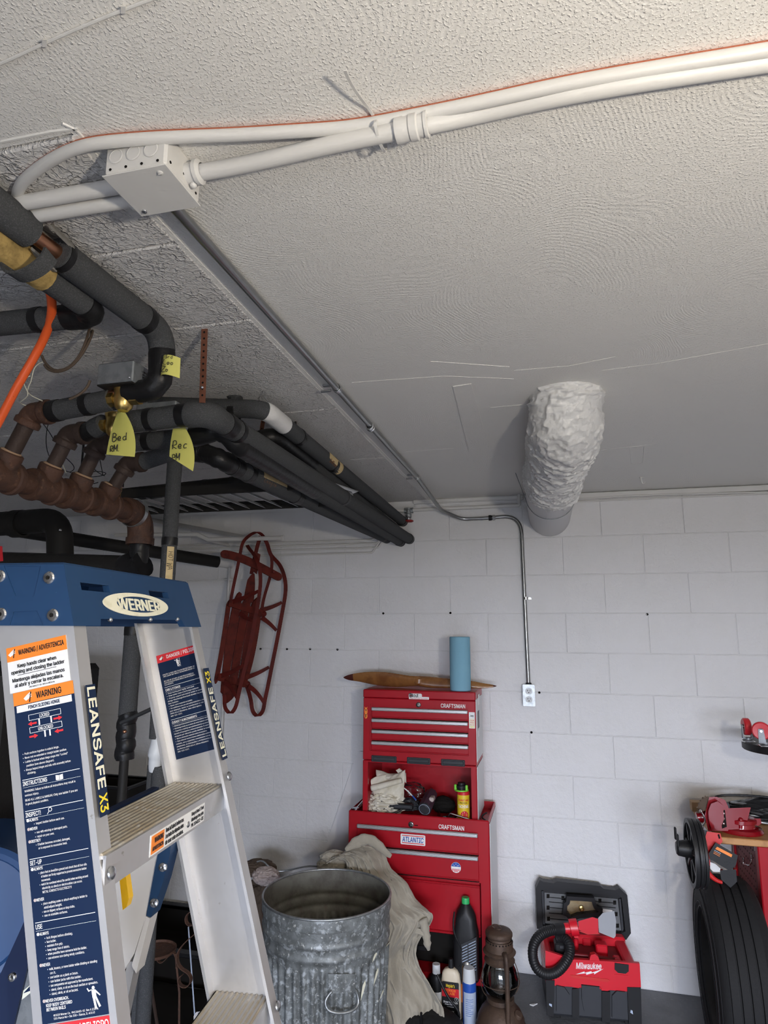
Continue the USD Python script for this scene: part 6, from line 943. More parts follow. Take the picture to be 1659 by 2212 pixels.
# lettering and bolt
p = PP(1272, 2087, VO-VY*.0065, VY); sx = unit(VX*1.+Z3*.055); obj('lettering', text('Milwaukee', .0235, p+Z3*.001, sx, unit(Z3-VX*.055), .106, .0008, True, italic=.18), 'label_white', vac, False, 'white script lettering')
bolt = Polygon([vu(p) for p in ((1243, 2103), (1262, 2096.5), (1262.5, 2099.5), (1277, 2096), (1277.5, 2099), (1303, 2091), (1283, 2103), (1282.5, 2099.5), (1266, 2104), (1265.5, 2100.5))]); obj('bolt_mark', prism(bolt, .0008, VO-VY*.0065, VX, Z3, -VY), 'label_white', vac, False, 'white lightning bolt')
# open lid against the wall
lo = VD+.004; ld = obj('lid', cut(prism(Polygon([vu(p, lo) for p in ((1157, 1920), (1166, 1901), (1174, 1905), (1196, 1908), (1203, 1904), (1297, 1914), (1304, 1920), (1330, 1923), (1338, 1918), (1355, 1934), (1363, 2016), (1353, 2030), (1250, 2022), (1160, 2006))]), .045, VP(0, lo+.045, 0), VX, Z3, -VY), prism(Polygon([vu(p, lo) for p in ((1169, 1922), (1178, 1914), (1333, 1929), (1343, 1940), (1351, 2012), (1340, 2018), (1172, 2000))]), .034, VP(0, lo+.029, 0), VX, Z3, -VY)), 'black_plastic', vac, 25, 'black open lid')
vpoly([(1176, 1928), (1334, 1942), (1342, 2010), (1178, 1994)], lo+.024, .006, 'liner_grey', 'lid_liner', ld, 0, 'grey ribbed lid liner')
for (x, y) in ((1184, 1936), (1184, 1961), (1185, 1985), (1216, 1940), (1296, 1946), (1328, 1950), (1331, 1975), (1334, 2000), (1232, 1995)): vpoly([(x-3, y-4), (x+3, y-4), (x+3, y+4), (x-3, y+4)], lo+.02, .004, 'hole_dark', 'lid_slot', ld)
for y in (1938, 1948, 1960, 1972, 1984): vpoly([(1186, y), (1330, y+13), (1330, y+14.2), (1186, y+1.2)], lo+.019, .004, 'black_plastic', 'lid_rib', ld)
vpoly([(1302, 1963), (1323, 1966), (1323, 1974), (1302, 1971)], lo+.018, .004, 'label_white', 'lid_sticker', ld)
vpoly([(1170, 1925), (1174, 1925), (1177, 1997), (1173, 1997)], lo+.018, .008, 'grey_plastic', 'lid_rail', ld); vpoly([(1337, 1942), (1341, 1942), (1347, 2012), (1343, 2012)], lo+.018, .008, 'grey_plastic', 'lid_rail', ld)
fo = VD-.03
fr = Polygon([vu(p, fo) for p in ((1225, 1936), (1284, 1940), (1290, 1958), (1302, 1964), (1300, 1979), (1252, 1984), (1232, 1992), (1224, 1980), (1216, 1976), (1218, 1952), (1223, 1948))]); obj('filter_frame', prism(fr.difference(fr.buffer(-.017)), .03, VP(0, fo+.03, 0), VX, Z3, -VY), 'black_plastic', vac, False, 'black filter frame'); obj('filter', prism(fr.buffer(-.015), .010, VP(0, fo+.03, 0), VX, Z3, -VY), 'clear_plastic', vac, False, 'clear filter cup'); obj('filter_back', prism(fr.buffer(-.012), .006, VP(0, fo+.036, 0), VX, Z3, -VY), 'masking', vac, False); obj('filter_knob', lathe([(0, 0), (.012, 0), (.012, .004), (.005, .006), (.005, .012), (0, .012)], 16, VP(*(lambda t: (t[0], fo+.012, t[1]))(vu((1257, 1965), fo))), -VY), 'brass', vac)
# nozzle and hose
d = .06
def vq(px, dd=d): u, z = vu(px, dd); return VP(u, dd, z)
nz = obj('nozzle', hull([vq(p, dd) for p in ((1249, 1990), (1280, 1981), (1292, 1985), (1293, 2014), (1275, 2019), (1250, 2008)) for dd in (.035, .09)]), 'milw_red', vac, 25, 'red hose nozzle'); obj('nozzle_collar', [cyl(vq((1219, 2006)), vq((1232, 2004)), .022), cyl(vq((1231, 2004)), vq((1248, 2002)), .034, 28), hull([vq(p, dd) for p in ((1236, 2015), (1248, 2013), (1250, 2027), (1241, 2026)) for dd in (.045, .075)])], 'milw_red', vac, 35)
obj('nozzle_shroud', hull([vq(p, dd) for p in ((1292, 1983), (1302, 1972), (1327, 1968), (1331, 1990), (1330, 2022), (1326, 2027), (1294, 2014)) for dd in (.03, .095)]), 'clear_grey', vac, 20, 'translucent grey suction mouth'); obj('arm', hull([vq(p, dd) for p in ((1247, 2010), (1292, 2014), (1296, 2018), (1270, 2019)) for dd in (.05, .07)]), 'milw_red2', vac, 25)
hp = smooth_path([vq((1222, 2006), .06), vq((1205, 2007), .05), vq((1185, 2011), .03), vq((1165, 2022), .005), vq((1152, 2045), -.02), vq((1152, 2072), -.035), vq((1164, 2096), -.04), vq((1184, 2104), -.04), vq((1205, 2097), -.035), vq((1222, 2078), -.02), vq((1231, 2056), .005), vq((1228, 2036), .03), vq((1216, 2026), .055), vq((1204, 2026), .07)], 240)
obj('hose', tube(hp, .0205+.0012*(np.arange(240) % 4 < 2), 18), 'black_plastic', vac, 50, 'black ribbed hose'); obj('hose_cuff', tube(hp[4:26], .0235, 20), 'black_plastic', vac, 50); obj('hose_end', cyl(hp[0], hp[3], .012), 'cap_white', vac)

# ================================================================ BENCH CORNER AT THE RIGHT
bzt, bzb, by0_, by1_, bx0_ = .829, .803, -.50, -.03, 1.968
t = thing('workbench', 'red steel workbench with a thick wooden top at the right edge', 'workbench', (2.6, -.26, 0))
obj('wooden_top', rbox(((bx0_+3.2)/2, (by0_+by1_)/2, (bzt+bzb)/2), (3.2-bx0_, by1_-by0_, bzt-bzb), .003), 'wood_top', t, 25, 'wooden bench top')
SX = 2.13
obj('side_panel', rbox((SX+.004, -.25, .41), (.003, .40, .76), .001), 'red_dark', t, False, 'dark red perforated side panel'); obj('post', rbox((SX+.015, -.455, .40), (.045, .045, .799), .004), 'red_enamel', t, 25); obj('post', rbox((SX+.012, -.055, .40), (.035, .035, .799), .004), 'red_enamel', t, 25); obj('post', rbox((3.1, -.45, .40), (.045, .045, .799), .004), 'red_enamel', t, 25); obj('rail', rbox((2.6, -.455, .77), (.95, .035, .06), .003), 'red_enamel', t, 25); obj('back_panel', rbox((2.62, -.04, .6), (.96, .004, .38), .001), 'red_dark', t, False)
hs = []
for i in range(9):
    for j in range(11): hs.append(box((SX+.0022, -.12-.03*i, .78-.03*j), (.0006, .006, .006)))
obj('perforation', hs, 'hole_dark', t, False, kind='stuff')
for k, (p, lab) in enumerate((([(1607, 1852), (1606, 1862), (1611, 1867), (1620, 1868), (1623, 1862), (1623, 1845)], 'large J hook high on the red side panel'), ([(1610, 1917), (1608, 1921), (1610, 1930), (1611, 1937), (1607, 1940)], 'small S hook low on the red side panel'), ([(1614, 1950), (1615, 1958), (1622, 1968), (1632, 1968), (1637, 1960), (1636, 1944)], 'lowest large J hook on the red side panel'), ([(1631, 1826), (1632, 1838)], 'short straight hook end just under the bench top'))):
    q = [PX(x, y, SX-.006-.012*(i > 1 and i < 4)) for i, (x, y) in enumerate(p)]; obj('peg_hook', tube(smooth_path(q, 16) if len(q) > 2 else q, .0025, 8), 'chrome', None, 60, 'chrome '+lab, 'hook', 'peg hooks on the bench side')
# tire
tx, ty_, tr_ = 1.885, -.53, .341; tw_ = .205; t = thing('tire', 'black truck tire standing against the bench at the lower right', 'tire', (tx+tw_/2, ty_, 0), rotz=-3)
prof = [(.208, .03), (.214, .012), (.227, .006), (.252, .0), (.288, .002), (.314, .012), (.327, .023), (.334, .036)]
g = [];  edges = [.036, .066, .070, .098, .102, .131, .135, .165, .169]
for a, b in zip(edges[::2], edges[1::2]): g += [(tr_, a+.0015), (tr_+.001, (a+b)/2), (tr_, b-.0015), (tr_-.009, b+.0005), (tr_-.009, b+.0035)]
prof += g[:-2]+[(.334, .169), (.327, .182), (.314, .193), (.288, .203), (.252, .205), (.227, .199), (.214, .193), (.208, .175), (.222, .17), (.29, .174), (.306, .155), (.308, .10), (.306, .045), (.288, .028), (.222, .035), (.208, .03)]
n = 128; P_ = np.array(prof); an = np.arange(n+1)*2*np.pi/n; zig = .0011*np.sin(an*64)*np.sign(np.sin(an*23))
V = np.array([[(tx+x+(zig[i] if r > tr_-.02 and .055 < x < .168 else 0), ty_+r*math.cos(s), tr_+r*math.sin(s)+.0005) for i, s in enumerate(an)] for r, x in P_]); obj('rubber', grid_mesh(V), 'dark_rubber', t, 35)
for r, w_ in ((.306, .0014), (.289, .0018), (.220, .0026), (.236, .0016)): obj('sidewall_rib', trimesh.creation.torus(r, w_, major_sections=80, minor_sections=6, transform=trimesh.transformations.translation_matrix((tx+(.0 if r < .3 else .008)+(.007 if r < .23 else .0), ty_, tr_))@trimesh.transformations.rotation_matrix(math.pi/2, (0, 1, 0))), 'tire_side', t)
obj('wheel_rim', lathe([(.209, .018), (.203, .028), (.193, .05), (.188, .11), (.05, .12), (0, .12), (0, .13), (.05, .13), (.198, .12), (.202, .17), (.209, .18)], 60, (tx, ty_, tr_), X3), 'dark_pipe', t, 40, 'dark wheel inside the tire'); [obj('lug_hole', cyl((tx+.117, ty_+.12*math.cos(a), tr_+.12*math.sin(a)), (tx+.1195, ty_+.12*math.cos(a), tr_+.12*math.sin(a)), .011), 'hole_dark', t) for a in np.arange(5)*1.2566]
# drum drain cleaner on the tire
dx_, dc = 1.835, PX(1498, 1842, 1.835); dR = .118; t = thing('drain_cleaner', 'cordless drum drain cleaner, red body and black spoked drum, resting on the tire', 'power tool', dc)
obj('drum', lathe([(.05, .014), (.112, .012), (dR, .016), (dR, .024), (dR-.004, .026), (dR-.004, .030), (dR, .032), (dR, .040), (.11, .044), (.05, .044), (.05, .014)], 56, A3(dx_-.012, dc[1], dc[2]), X3), 'black_plastic', t, 35, 'black cable drum')
obj('spoke_ring', lathe([(dR-.016, 0), (dR, .0), (dR+.001, .008), (dR, .014), (dR-.016, .014), (dR-.016, 0)], 56, A3(dx_-.014, dc[1], dc[2]), X3), 'black_plastic', t, 35)
for a in np.arange(7)*2*np.pi/7+.2: m = rbox((.011, .068, 0), (.016, .085, .020), .004); obj('spoke', frame(m, A3(dx_-.014, dc[1], dc[2]), X3, A3(0, math.cos(a), math.sin(a)), A3(0, -math.sin(a), math.cos(a))), 'black_plastic', t, 25)
hbp = PX(1484, 1815, dx_-.045); obj('hub', lathe([(0, -.03), (.020, -.03), (.026, -.024), (.030, .0), (.030, .03), (0, .03)], 26, A3(dx_-.030, dc[1]-.0, dc[2]+.012), X3), 'black_plastic', t, 35); [obj('chuck_lever', rbox(A3(dx_-.055, dc[1]+dy, dc[2]+.045+dz), (.008, .014, .045), .003), 'black_plastic', t) for dy, dz in ((-.02, 0), (.025, .012))]
D = lambda px, py, y=-.575: PY(px, py, y)
obj('motor_body', hull([D(x, y, yy) for x, y in ((1527, 1796), (1556, 1800), (1561, 1818), (1550, 1830), (1527, 1826), (1522, 1815)) for yy in (-.61, -.53)]), 'milw_red2', t, 25, 'red motor body'); obj('grey_collar', hull([D(x, y, yy) for x, y in ((1516, 1792), (1528, 1794), (1532, 1824), (1520, 1826)) for yy in (-.605, -.535)]), 'grey_plastic', t, 25); obj('vent_slot', hull([D(x, y, -.612) for x, y in ((1550, 1803), (1554, 1802), (1556, 1811), (1553, 1812))]+[D(1553, 1807, -.608)]), 'hole_dark', t, False)
obj('grip', hull([D(x, y, yy) for x, y in ((1525, 1822), (1545, 1828), (1545, 1850), (1528, 1858), (1524, 1840)) for yy in (-.60, -.54)]), 'milw_red2', t, 25); bt = obj('battery', hull([D(x, y, yy) for x, y in ((1546, 1820), (1594, 1848), (1590, 1868), (1577, 1882), (1534, 1856), (1531, 1844)) for yy in (-.635, -.535)]), 'black_plastic', t, 20, 'black battery pack')
obj('battery_stripe', hull([D(x, y, yy) for x, y in ((1549, 1829), (1582, 1846), (1580, 1852), (1545, 1834)) for yy in (-.6356, -.63)]), 'label_orange', bt, False); [obj('battery_print', hull([D(x+dx, y+dy, yy) for dx, dy in ((0, 0), (14, 7.5), (14, 8.6), (0, 1.1)) for yy in (-.6358, -.63)]), 'label_orange' if k else 'spray_label', bt, False) for k, (x, y) in enumerate(((1543, 1836), (1542, 1839), (1541, 1842)))]
obj('guide_tube', hull([D(x, y, yy) for x, y in ((1534, 1862), (1545, 1866), (1556, 1876), (1556, 1884), (1540, 1883), (1534, 1876)) for yy in (-.60, -.55)]), 'side_pale', t, 25, 'pale grey grip piece'); obj('red_guard', [tube(smooth_path([D(1520, 1868), D(1526, 1880), D(1540, 1896), D(1560, 1906)], 20), np.linspace(.012, .007, 20), 12), hull([D(x, y, yy) for x, y in ((1518, 1858), (1534, 1858), (1534, 1870), (1518, 1868)) for yy in (-.60, -.55)])], 'milw_red2', t, 35, 'red lower guard'); obj('red_rim', tube(smooth_path([D(1558, 1878), D(1568, 1888), D(1580, 1888), D(1588, 1876)], 16), .005, 10), 'milw_red2', t); obj('base', hull([D(x, y, yy) for x, y in ((1555, 1880), (1590, 1878), (1592, 1905), (1578, 1918), (1558, 1900)) for yy in (-.60, -.54)]), 'black_plastic', t, 25); obj('cable_spring', tube(smooth_path([D(1510, 1862), D(1514, 1876), D(1512, 1892), D(1502, 1900)], 30), .008+.0015*(np.arange(30) % 2), 10), 'grey_plastic', t)
# bench vise
B_ = lambda px, py, y=-.40: PY(px, py, y); t = thing('bench_vise', 'glossy red bench vise with a dark jaw on the wooden bench top', 'vise', B_(1590, 1800)*A3(1, 1, 0)+A3(0, 0, bzt)); vb = B_(1600, 1803, -.38)
def vh(pts, y0, y1, m, name, sm=25, label=None): return obj(name, hull([B_(x, y, yy) for x, y in pts for yy in (y0, y1)]), m, t, sm, label)
vh([(1532, 1722), (1548, 1721), (1566, 1728), (1573, 1742), (1576, 1760), (1573, 1795), (1530, 1795), (1526, 1778), (1522, 1762), (1528, 1748)], -.45, -.33, 'vise_red', 'front_jaw_body', 30)
vh([(1536, 1736), (1550, 1731), (1562, 1740), (1564, 1770), (1556, 1790), (1536, 1790), (1531, 1772), (1530, 1752)], -.475, -.44, 'vise_red', 'cheek', 60)
vh([(1507, 1742), (1512, 1731), (1518, 1723), (1530, 1720), (1531, 1735), (1525, 1748), (1514, 1756), (1506, 1757)], -.44, -.34, 'canvas_brown', 'jaw_face', 15, 'dark serrated jaw face'); [obj('jaw_tooth', hull([B_(x+dx, y+dy, yy) for dx, dy in ((-2.5, 0), (0, -3), (2, 1)) for yy in (-.44, -.35)]), 'canvas_brown', t, False) for x, y in ((1506, 1745), (1509, 1737), (1513, 1730), (1518, 1724), (1524, 1721))]
vh([(1563, 1744), (1566, 1732), (1575, 1736), (1577, 1746)], -.43, -.35, 'grey_plastic', 'rear_jaw', 20, 'grey rear jaw plate'); vh([(1572, 1746), (1580, 1748), (1622, 1744), (1618, 1758), (1611, 1766), (1610, 1790), (1572, 1794)], -.44, -.34, 'vise_red', 'slide_body', 30); vh([(1610, 1768), (1643, 1768), (1645, 1779), (1638, 1784), (1600, 1776)], -.41, -.37, 'vise_red', 'rear_lock', 30)
obj('swivel_base', lathe([(0, 0), (.085, 0), (.087, .006), (.080, .016), (.058, .020), (.056, .034), (.064, .038), (.064, .052), (.05, .06), (0, .06)], 44, A3(vb[0], -.385, bzt+.0005)), 'vise_red', t, 40); obj('screw_handle', [tube(smooth_path([B_(1514, 1752, -.47), B_(1519, 1760, -.475), B_(1523, 1772, -.47), B_(1517, 1784, -.46)], 16), .0035, 10), ball(B_(1514, 1752, -.47), .007), ball(B_(1517, 1786, -.46), .007)], 'chrome', t); obj('screw_boss', cyl(B_(1505, 1766, -.40), B_(1530, 1764, -.40), .022), 'vise_red', t); vh([(1556, 1752), (1566, 1750), (1570, 1786), (1560, 1790)], -.452, -.44, 'hole_dark', 'jaw_slot', 20); [obj('set_bolt', ball(B_(1563, y, -.455), .006), 'steel', t) for y in (1757, 1768, 1779)]
for s in (-1, 1): obj('base_bolt', cyl((vb[0]+s*.07, -.41, bzt+.006), (vb[0]+s*.07, -.41, bzt+.022), .008, 6), 'steel', t)
obj('clamp_lever', [cyl(B_(1600, 1790, -.44), B_(1600, 1772, -.44), .007), ball(B_(1600, 1771, -.44), .010)], 'vise_red', t)
t = thing('wood_block', 'small raw wood block at the back corner of the bench behind the vise', 'block', B_(1497, 1755, -.09)); q = PY(1500, 1757, -.10); obj('block', rbox((q[0]+.012, -.10, bzt+.022), (.05, .05, .042), .002), 'wood_raw', t, False)
t = thing('cable_coil', 'black and grey cables coiled on the bench behind the vise', 'cable', (2.2, -.15, bzt)); 
for k in range(7): obj('loop', tube(np.array([A3(2.22+.013*math.sin(k*2.1)+(.16-.008*k)*math.cos(s), -.17+(.10-.006*k)*math.sin(s), bzt+.009+.009*k+.006*math.sin(2*s+k)) for s in np.linspace(0, 2*np.pi, 50)]), .006, 8), 'tape_black' if k % 3 else 'galv', t, 60)
obj('black_wrap', crumple((2.24, -.20, bzt+.05), (.22, .14, .09), 41, amp=.1, sc_=4, flat=bzt+.002), 'tape_black', t, True); obj('loose_end', tube(smooth_path([(2.08, -.17, bzt+.06), (2.04, -.19, bzt+.085), (2.10, -.2, bzt+.10), (2.25, -.2, bzt+.095)], 20), .005, 8), 'tape_black', t); obj('grey_clamp', [rbox((2.10, -.22, bzt+.03), (.05, .03, .03), .004), cyl((2.06, -.24, bzt+.02), (2.15, -.24, bzt+.02), .012)], 'galv', t)
# dolly upside down on a shelf
dz_ = 1.196; t = thing('wall_shelf', 'grey shelf bracketed to the wall at the far right edge', 'shelf', (2.6, -.3, 1.15)); obj('board', rbox((2.62, -.30, dz_-.03), (.72, .58, .02), .003), 'grey_plastic', t); [obj('bracket', [box((x, -.3, dz_-.055), (.02, .56, .03)), box((x, -.012, dz_-.16), (.02, .02, .22))], 'grey_plastic', t) for x in (2.4, 2.85)]
dcx, dcy, dR2 = 2.262, -.50, .165; t = thing('drum_dolly', 'round black dolly upside down with red caster wheels at the right edge', 'dolly', (dcx, dcy, dz_-.019)); obj('disc', lathe([(0, 0), (dR2-.004, 0), (dR2, .004), (dR2, .026), (dR2-.004, .030), (0, .030)], 64, (dcx, dcy, dz_-.0195)), 'black_plastic', t, 35, 'round black disc')
def caster(px, py, yy, yaw):
    q = PY(px, py, yy); q = A3(q[0], yy, dz_+.0105); ax = A3(math.cos(yaw), math.sin(yaw), 0); fw = np.cross(Z3, ax); c = q+Z3*.058+fw*.012; p = obj('caster', [lathe([(0, 0), (.020, 0), (.020, .004), (.010, .008), (.010, .016), (0, .016)], 20, q)]+[hull([c+ax*s*.018+fw*a+Z3*b for a, b in ((-.014, -.044), (.012, -.044), (.010, .008), (-.008, .008))]+[c+ax*s*.0155+fw*a+Z3*b for a, b in ((-.014, -.044), (.012, -.044), (.010, .008), (-.008, .008))]) for s in (-1, 1)]+[hull([c+ax*s*.018+fw*a+Z3*b for s in (-1, 1) for a in (-.014, .012) for b in (-.046, -.042)])], 'galv_box', t, 30)
    obj('wheel', lathe([(.010, -.012), (.030, -.013), (.034, -.009), (.034, .009), (.030, .013), (.010, .012)], 32, c, ax), 'can_red', p, 35, 'red caster wheel'); obj('axle', cyl(c-ax*.02, c+ax*.02, .006), 'steel', p); obj('mount_plate', rbox(q+A3(0, 0, .001), (.05, .04, .003), .001), 'chrome', p)
caster(1617, 1604, -.50, .02); caster(1655, 1612, -.60, 1.3)

# ================================================================ DUCT
t = thing('exhaust_duct', 'white painted round duct in crumpled foil sleeve from ceiling to back wall', 'duct', (1.38, -.8, 2.3))
c = rounded([A3(1.425, -1.60, 2.52), A3(1.425, -1.52, 2.305), A3(1.375, -.80, 2.266)], .14, 14); nL, nA = 300, 220; tt = np.linspace(0, 1, nL); L_ = np.r_[0, np.cumsum(np.linalg.norm(np.diff(c, axis=0), axis=1))]; cc = np.stack([np.interp(tt*L_[-1], L_, c[:, k]) for k in range(3)], 1)
rad = np.interp(tt, [0, .1, .3, .55, .8, .94, 1], [.112, .113, .119, .113, .112, .121, .113]); m = tube(cc, rad, nA, cap=False); v = m.vertices; ax = np.repeat(cc, nA, 0); n_ = v-ax; n_ /= np.linalg.norm(n_, axis=1, keepdims=True)
along = np.repeat(tt*L_[-1], nA); S_ = np.stack([v[:, 0]*1.1, along*1.5, v[:, 2]*1.1], 1); rg1 = lambda f, sd: np.abs(2*fbm(S_, f, sd, 3)-1); crease = np.clip(1-rg1(11, 3)*5, 0, 1)**1.5; wr = np.clip(1-rg1(24, 9)*4.5, 0, 1)**1.3; wr2 = np.clip(1-np.abs(2*fbm(S_*np.array([.5, 2.2, .5]), 22, 5, 3)-1)*4, 0, 1)
v = v+n_*(.020*(fbm(S_, 7, 21, 2)-.5)+.0085*crease+.0055*wr+.005*wr2*np.clip((along-.5)*3, 0, 1)-.005)[:, None]; v[:, 2] = np.minimum(v[:, 2], CEIL+.08); m.vertices = v; obj('foil_sleeve', m, 'foil_paint', t, 48, 'crumpled foil sleeve painted white')
obj('smooth_pipe', lathe([(.100, .0), (.109, .0), (.109, .85), (.100, .85), (.100, 0)], 64, (1.374, -.853, 2.266), unit(A3(-.012, .85, -.004))), 'duct_paint', t, 50, 'smooth painted round pipe'); obj('pipe_seam', [box((1.350, -.4, 2.1560), (.003, .78, .002))], 'duct_paint', t)
an = np.linspace(math.pi*.98, 2.02*math.pi, 40); wy_ = -.56; loop = [A3(1.370+.1115*math.cos(a), wy_, 2.2645+.1115*math.sin(a)) for a in an]; obj('hanger_wire', tube(np.array([A3(1.215, wy_+.02, CEIL)]+loop[3:-3]+[A3(1.50, wy_-.02, CEIL)]), .0018, 6), 'galv', t)

# ================================================================ SLED
view = unit((A3(-.25, -.2, 0)-CAM)*A3(1, 1, 0)); rg = np.cross(view, Z3)
t = thing('sled', 'old red wooden sled with steel runners hanging on end from the white rail', 'sled', PY(545, 1170, -.2))
def SP(px, py, y): return PY(px, py, y)
YA, YB_, YD = -.34, -.09, -.20
# runners: flat steel bars bent into loops at both ends
RA = smooth_path([SP(586, 1168, -.24), SP(568, 1152, -.27), SP(548, 1153, -.30), SP(529, 1162, YA+.02)], 16)
runA = smooth_path([SP(534, 1178, -.26), SP(544, 1192, -.30), SP(556, 1212, YA), SP(562, 1238, YA), SP(560, 1285, YA), SP(550, 1345, YA), SP(535, 1420, YA), SP(520, 1480, YA), SP(513, 1512, YA), SP(507, 1531, YA), SP(498, 1540, YA), SP(488, 1532, YA), SP(485, 1516, YA+.01), SP(484, 1500, YA+.02)], 90)
runB = smooth_path([SP(560, 1164, -.16), SP(566, 1160, -.14), SP(575, 1170, -.12), SP(585, 1198, YB_), SP(600, 1215, YB_), SP(612, 1238, YB_), SP(617, 1265, YB_), SP(612, 1310, YB_), SP(601, 1370, YB_), SP(587, 1440, YB_), SP(577, 1490, YB_), SP(571, 1520, YB_), SP(565, 1540, YB_), SP(556, 1546, YB_), SP(547, 1538, YB_), SP(543, 1520, YB_), SP(538, 1497, YB_-.02), SP(534, 1484, YB_-.03)], 100)
nrm = (rg*1.+view*-.1); obj('runner', ribbon(runA, .0195, .004, rg), 'sled_red', t, 40, 'nearer steel runner'); obj('runner', ribbon(runB, .0215, .004, rg), 'sled_red', t, 40, 'steel runner nearer the wall')
bump_ = smooth_path([SP(498, 1300, -.31), SP(510, 1240, -.31), SP(519, 1195, -.305), SP(526, 1170, -.30), SP(540, 1156, -.27), SP(556, 1150, -.23), SP(570, 1160, -.19), SP(578, 1180, -.16), SP(585, 1198, -.14), SP(587, 1225, -.13), SP(578, 1265, -.14), SP(566, 1318, -.15)], 70); obj('bumper_bar', ribbon(bump_, .017, .005, rg), 'sled_red', t, 40, 'bent front bumper bar'); obj('steering_bar', ribbon(smooth_path([SP(563, 1158, -.21), SP(556, 1180, -.22), SP(549, 1210, -.23), SP(543, 1240, -.24)], 20), .021, .005, rg), 'sled_red', t, 40)
# slats of the deck: boards with rounded ends, edge on
def board(pl, pr, name, th=.012, ends=(1, 1), m='sled_wood', dd=0., lab=None):
    """pl, pr: left and right edge points from the top end to the bottom end, each (px, py, y)."""
    n = len(pl); P1 = smooth_path([SP(*p) for p in pl], 24); P2 = smooth_path([SP(*p) for p in pr], 24); up = np.linspace(0, 1, 24); w = np.ones(24)
    if ends[0]: w = np.minimum(w, np.sqrt(np.clip(up/.05, 0, 1)))
    if ends[1]: w = np.minimum(w, np.sqrt(np.clip((1-up)/.05, 0, 1)))
    w = np.maximum(w, .25); mid = (P1+P2)/2; a, b = mid+(P1-mid)*w[:, None], mid+(P2-mid)*w[:, None]
    G = np.stack([a*(1-s)+b*s for s in np.linspace(0, 1, 4)], 1)-view*dd; obj(name, grid_mesh(G, th), m, t, 25, lab)
board([(508, 1290, -.29), (495, 1345, -.29), (486, 1400, -.29), (480, 1495, -.29)], [(524, 1272, -.26), (515, 1345, -.26), (506, 1400, -.26), (487, 1555-50, -.26)], 'deck_board', ends=(1, 0), lab='wide deck board')
board([(525, 1300, -.25), (516, 1345, -.25), (507, 1400, -.25), (489, 1500, -.25)], [(547, 1280, -.22), (533, 1345, -.22), (524, 1400, -.22), (508, 1500, -.22)], 'deck_board', ends=(0, 0)); board([(535, 1250, -.235), (527, 1290, -.235), (524, 1310, -.235)], [(549, 1235, -.225), (550, 1270, -.22), (547, 1300, -.22)], 'deck_board', ends=(1, 0), dd=.004)
board([(548, 1300, -.21), (534, 1345, -.21), (525, 1400, -.21), (509, 1500, -.21)], [(558, 1290, -.19), (548, 1345, -.19), (539, 1400, -.19), (519, 1500, -.19)], 'deck_board', ends=(0, 0)); board([(490, 1298, -.315), (480, 1370, -.315), (470, 1430, -.315), (461, 1478, -.315)], [(500, 1296, -.30), (493, 1350, -.30), (482, 1420, -.30), (471, 1476, -.30)], 'side_board', lab='narrow side board')
board([(552, 1318, -.165), (548, 1360, -.165), (539, 1420, -.165), (521, 1486, -.165)], [(566, 1316, -.15), (560, 1360, -.15), (549, 1420, -.15), (530, 1484, -.15)], 'side_board', lab='narrow side board'); board([(480, 1480, -.28), (482, 1500, -.28), (487, 1522, -.28)], [(512, 1480, -.23), (508, 1500, -.23), (500, 1512, -.23)], 'deck_end', ends=(0, 1), dd=.003)
board([(545, 1195+38, -.235), (549, 1205, -.235), (552, 1192, -.235)], [(554, 1240, -.22), (560, 1215, -.22), (562, 1198, -.22)], 'centre_board', ends=(0, 0), dd=-.002)
cbx = [SP(485, 1197, -.36), SP(520, 1206, -.30), SP(560, 1224, -.23), SP(601, 1246, -.15)]; m = ribbon(smooth_path(cbx, 16), .044, .014, Z3); obj('cross_bar', m, 'sled_wood', t, 25, 'wooden steering cross bar'); [obj('rounded_end', cyl(q-view*.007, q+view*.007, .022, 22), 'sled_wood', t) for q in (cbx[0], cbx[-1])]; obj('bolt', cyl(SP(592, 1236, -.19)-view*.02, SP(592, 1236, -.19)-view*.03, .009), 'sled_red', t)
# braces between deck and runners
for (p0, p1, p2) in (((562, 1318, -.15), (585, 1312, -.12), (609, 1301, YB_)), ((565, 1334, -.15), (580, 1345, -.12), (597, 1362, YB_)), ((530, 1464, -.16), (552, 1456, -.12), (581, 1441, YB_)), ((536, 1482, -.16), (552, 1494, -.12), (571, 1520, YB_)), ((502, 1300, -.31), (530, 1290, -.33), (558, 1277, YA)), ((518, 1324, -.31), (534, 1336, -.33), (544, 1340, YA)), ((476, 1460, -.31), (500, 1452, -.33), (527, 1436, YA)), ((484, 1472, -.31), (500, 1488, -.33), (512, 1508, YA))):
    obj('brace', ribbon(smooth_path([SP(*p0), SP(*p1), SP(*p2)], 14), np.linspace(.026, .017, 14), .004, Z3), 'sled_red', t, 40)
for p0, p1 in (((494, 1302, -.32), (568, 1326, -.14)), ((470, 1462, -.32), (533, 1478, -.14))): m = ribbon(smooth_path([SP(*p0), at(SP(*p0), SP(*p1), .5), SP(*p1)], 8), .036, .012, Z3); m.apply_translation(-view*.010); obj('cross_rail', m, 'sled_wood', t, 25); obj('rail_cap', ball(SP(*p1), .021, (1, 1, .9)), 'sled_red', t, True)

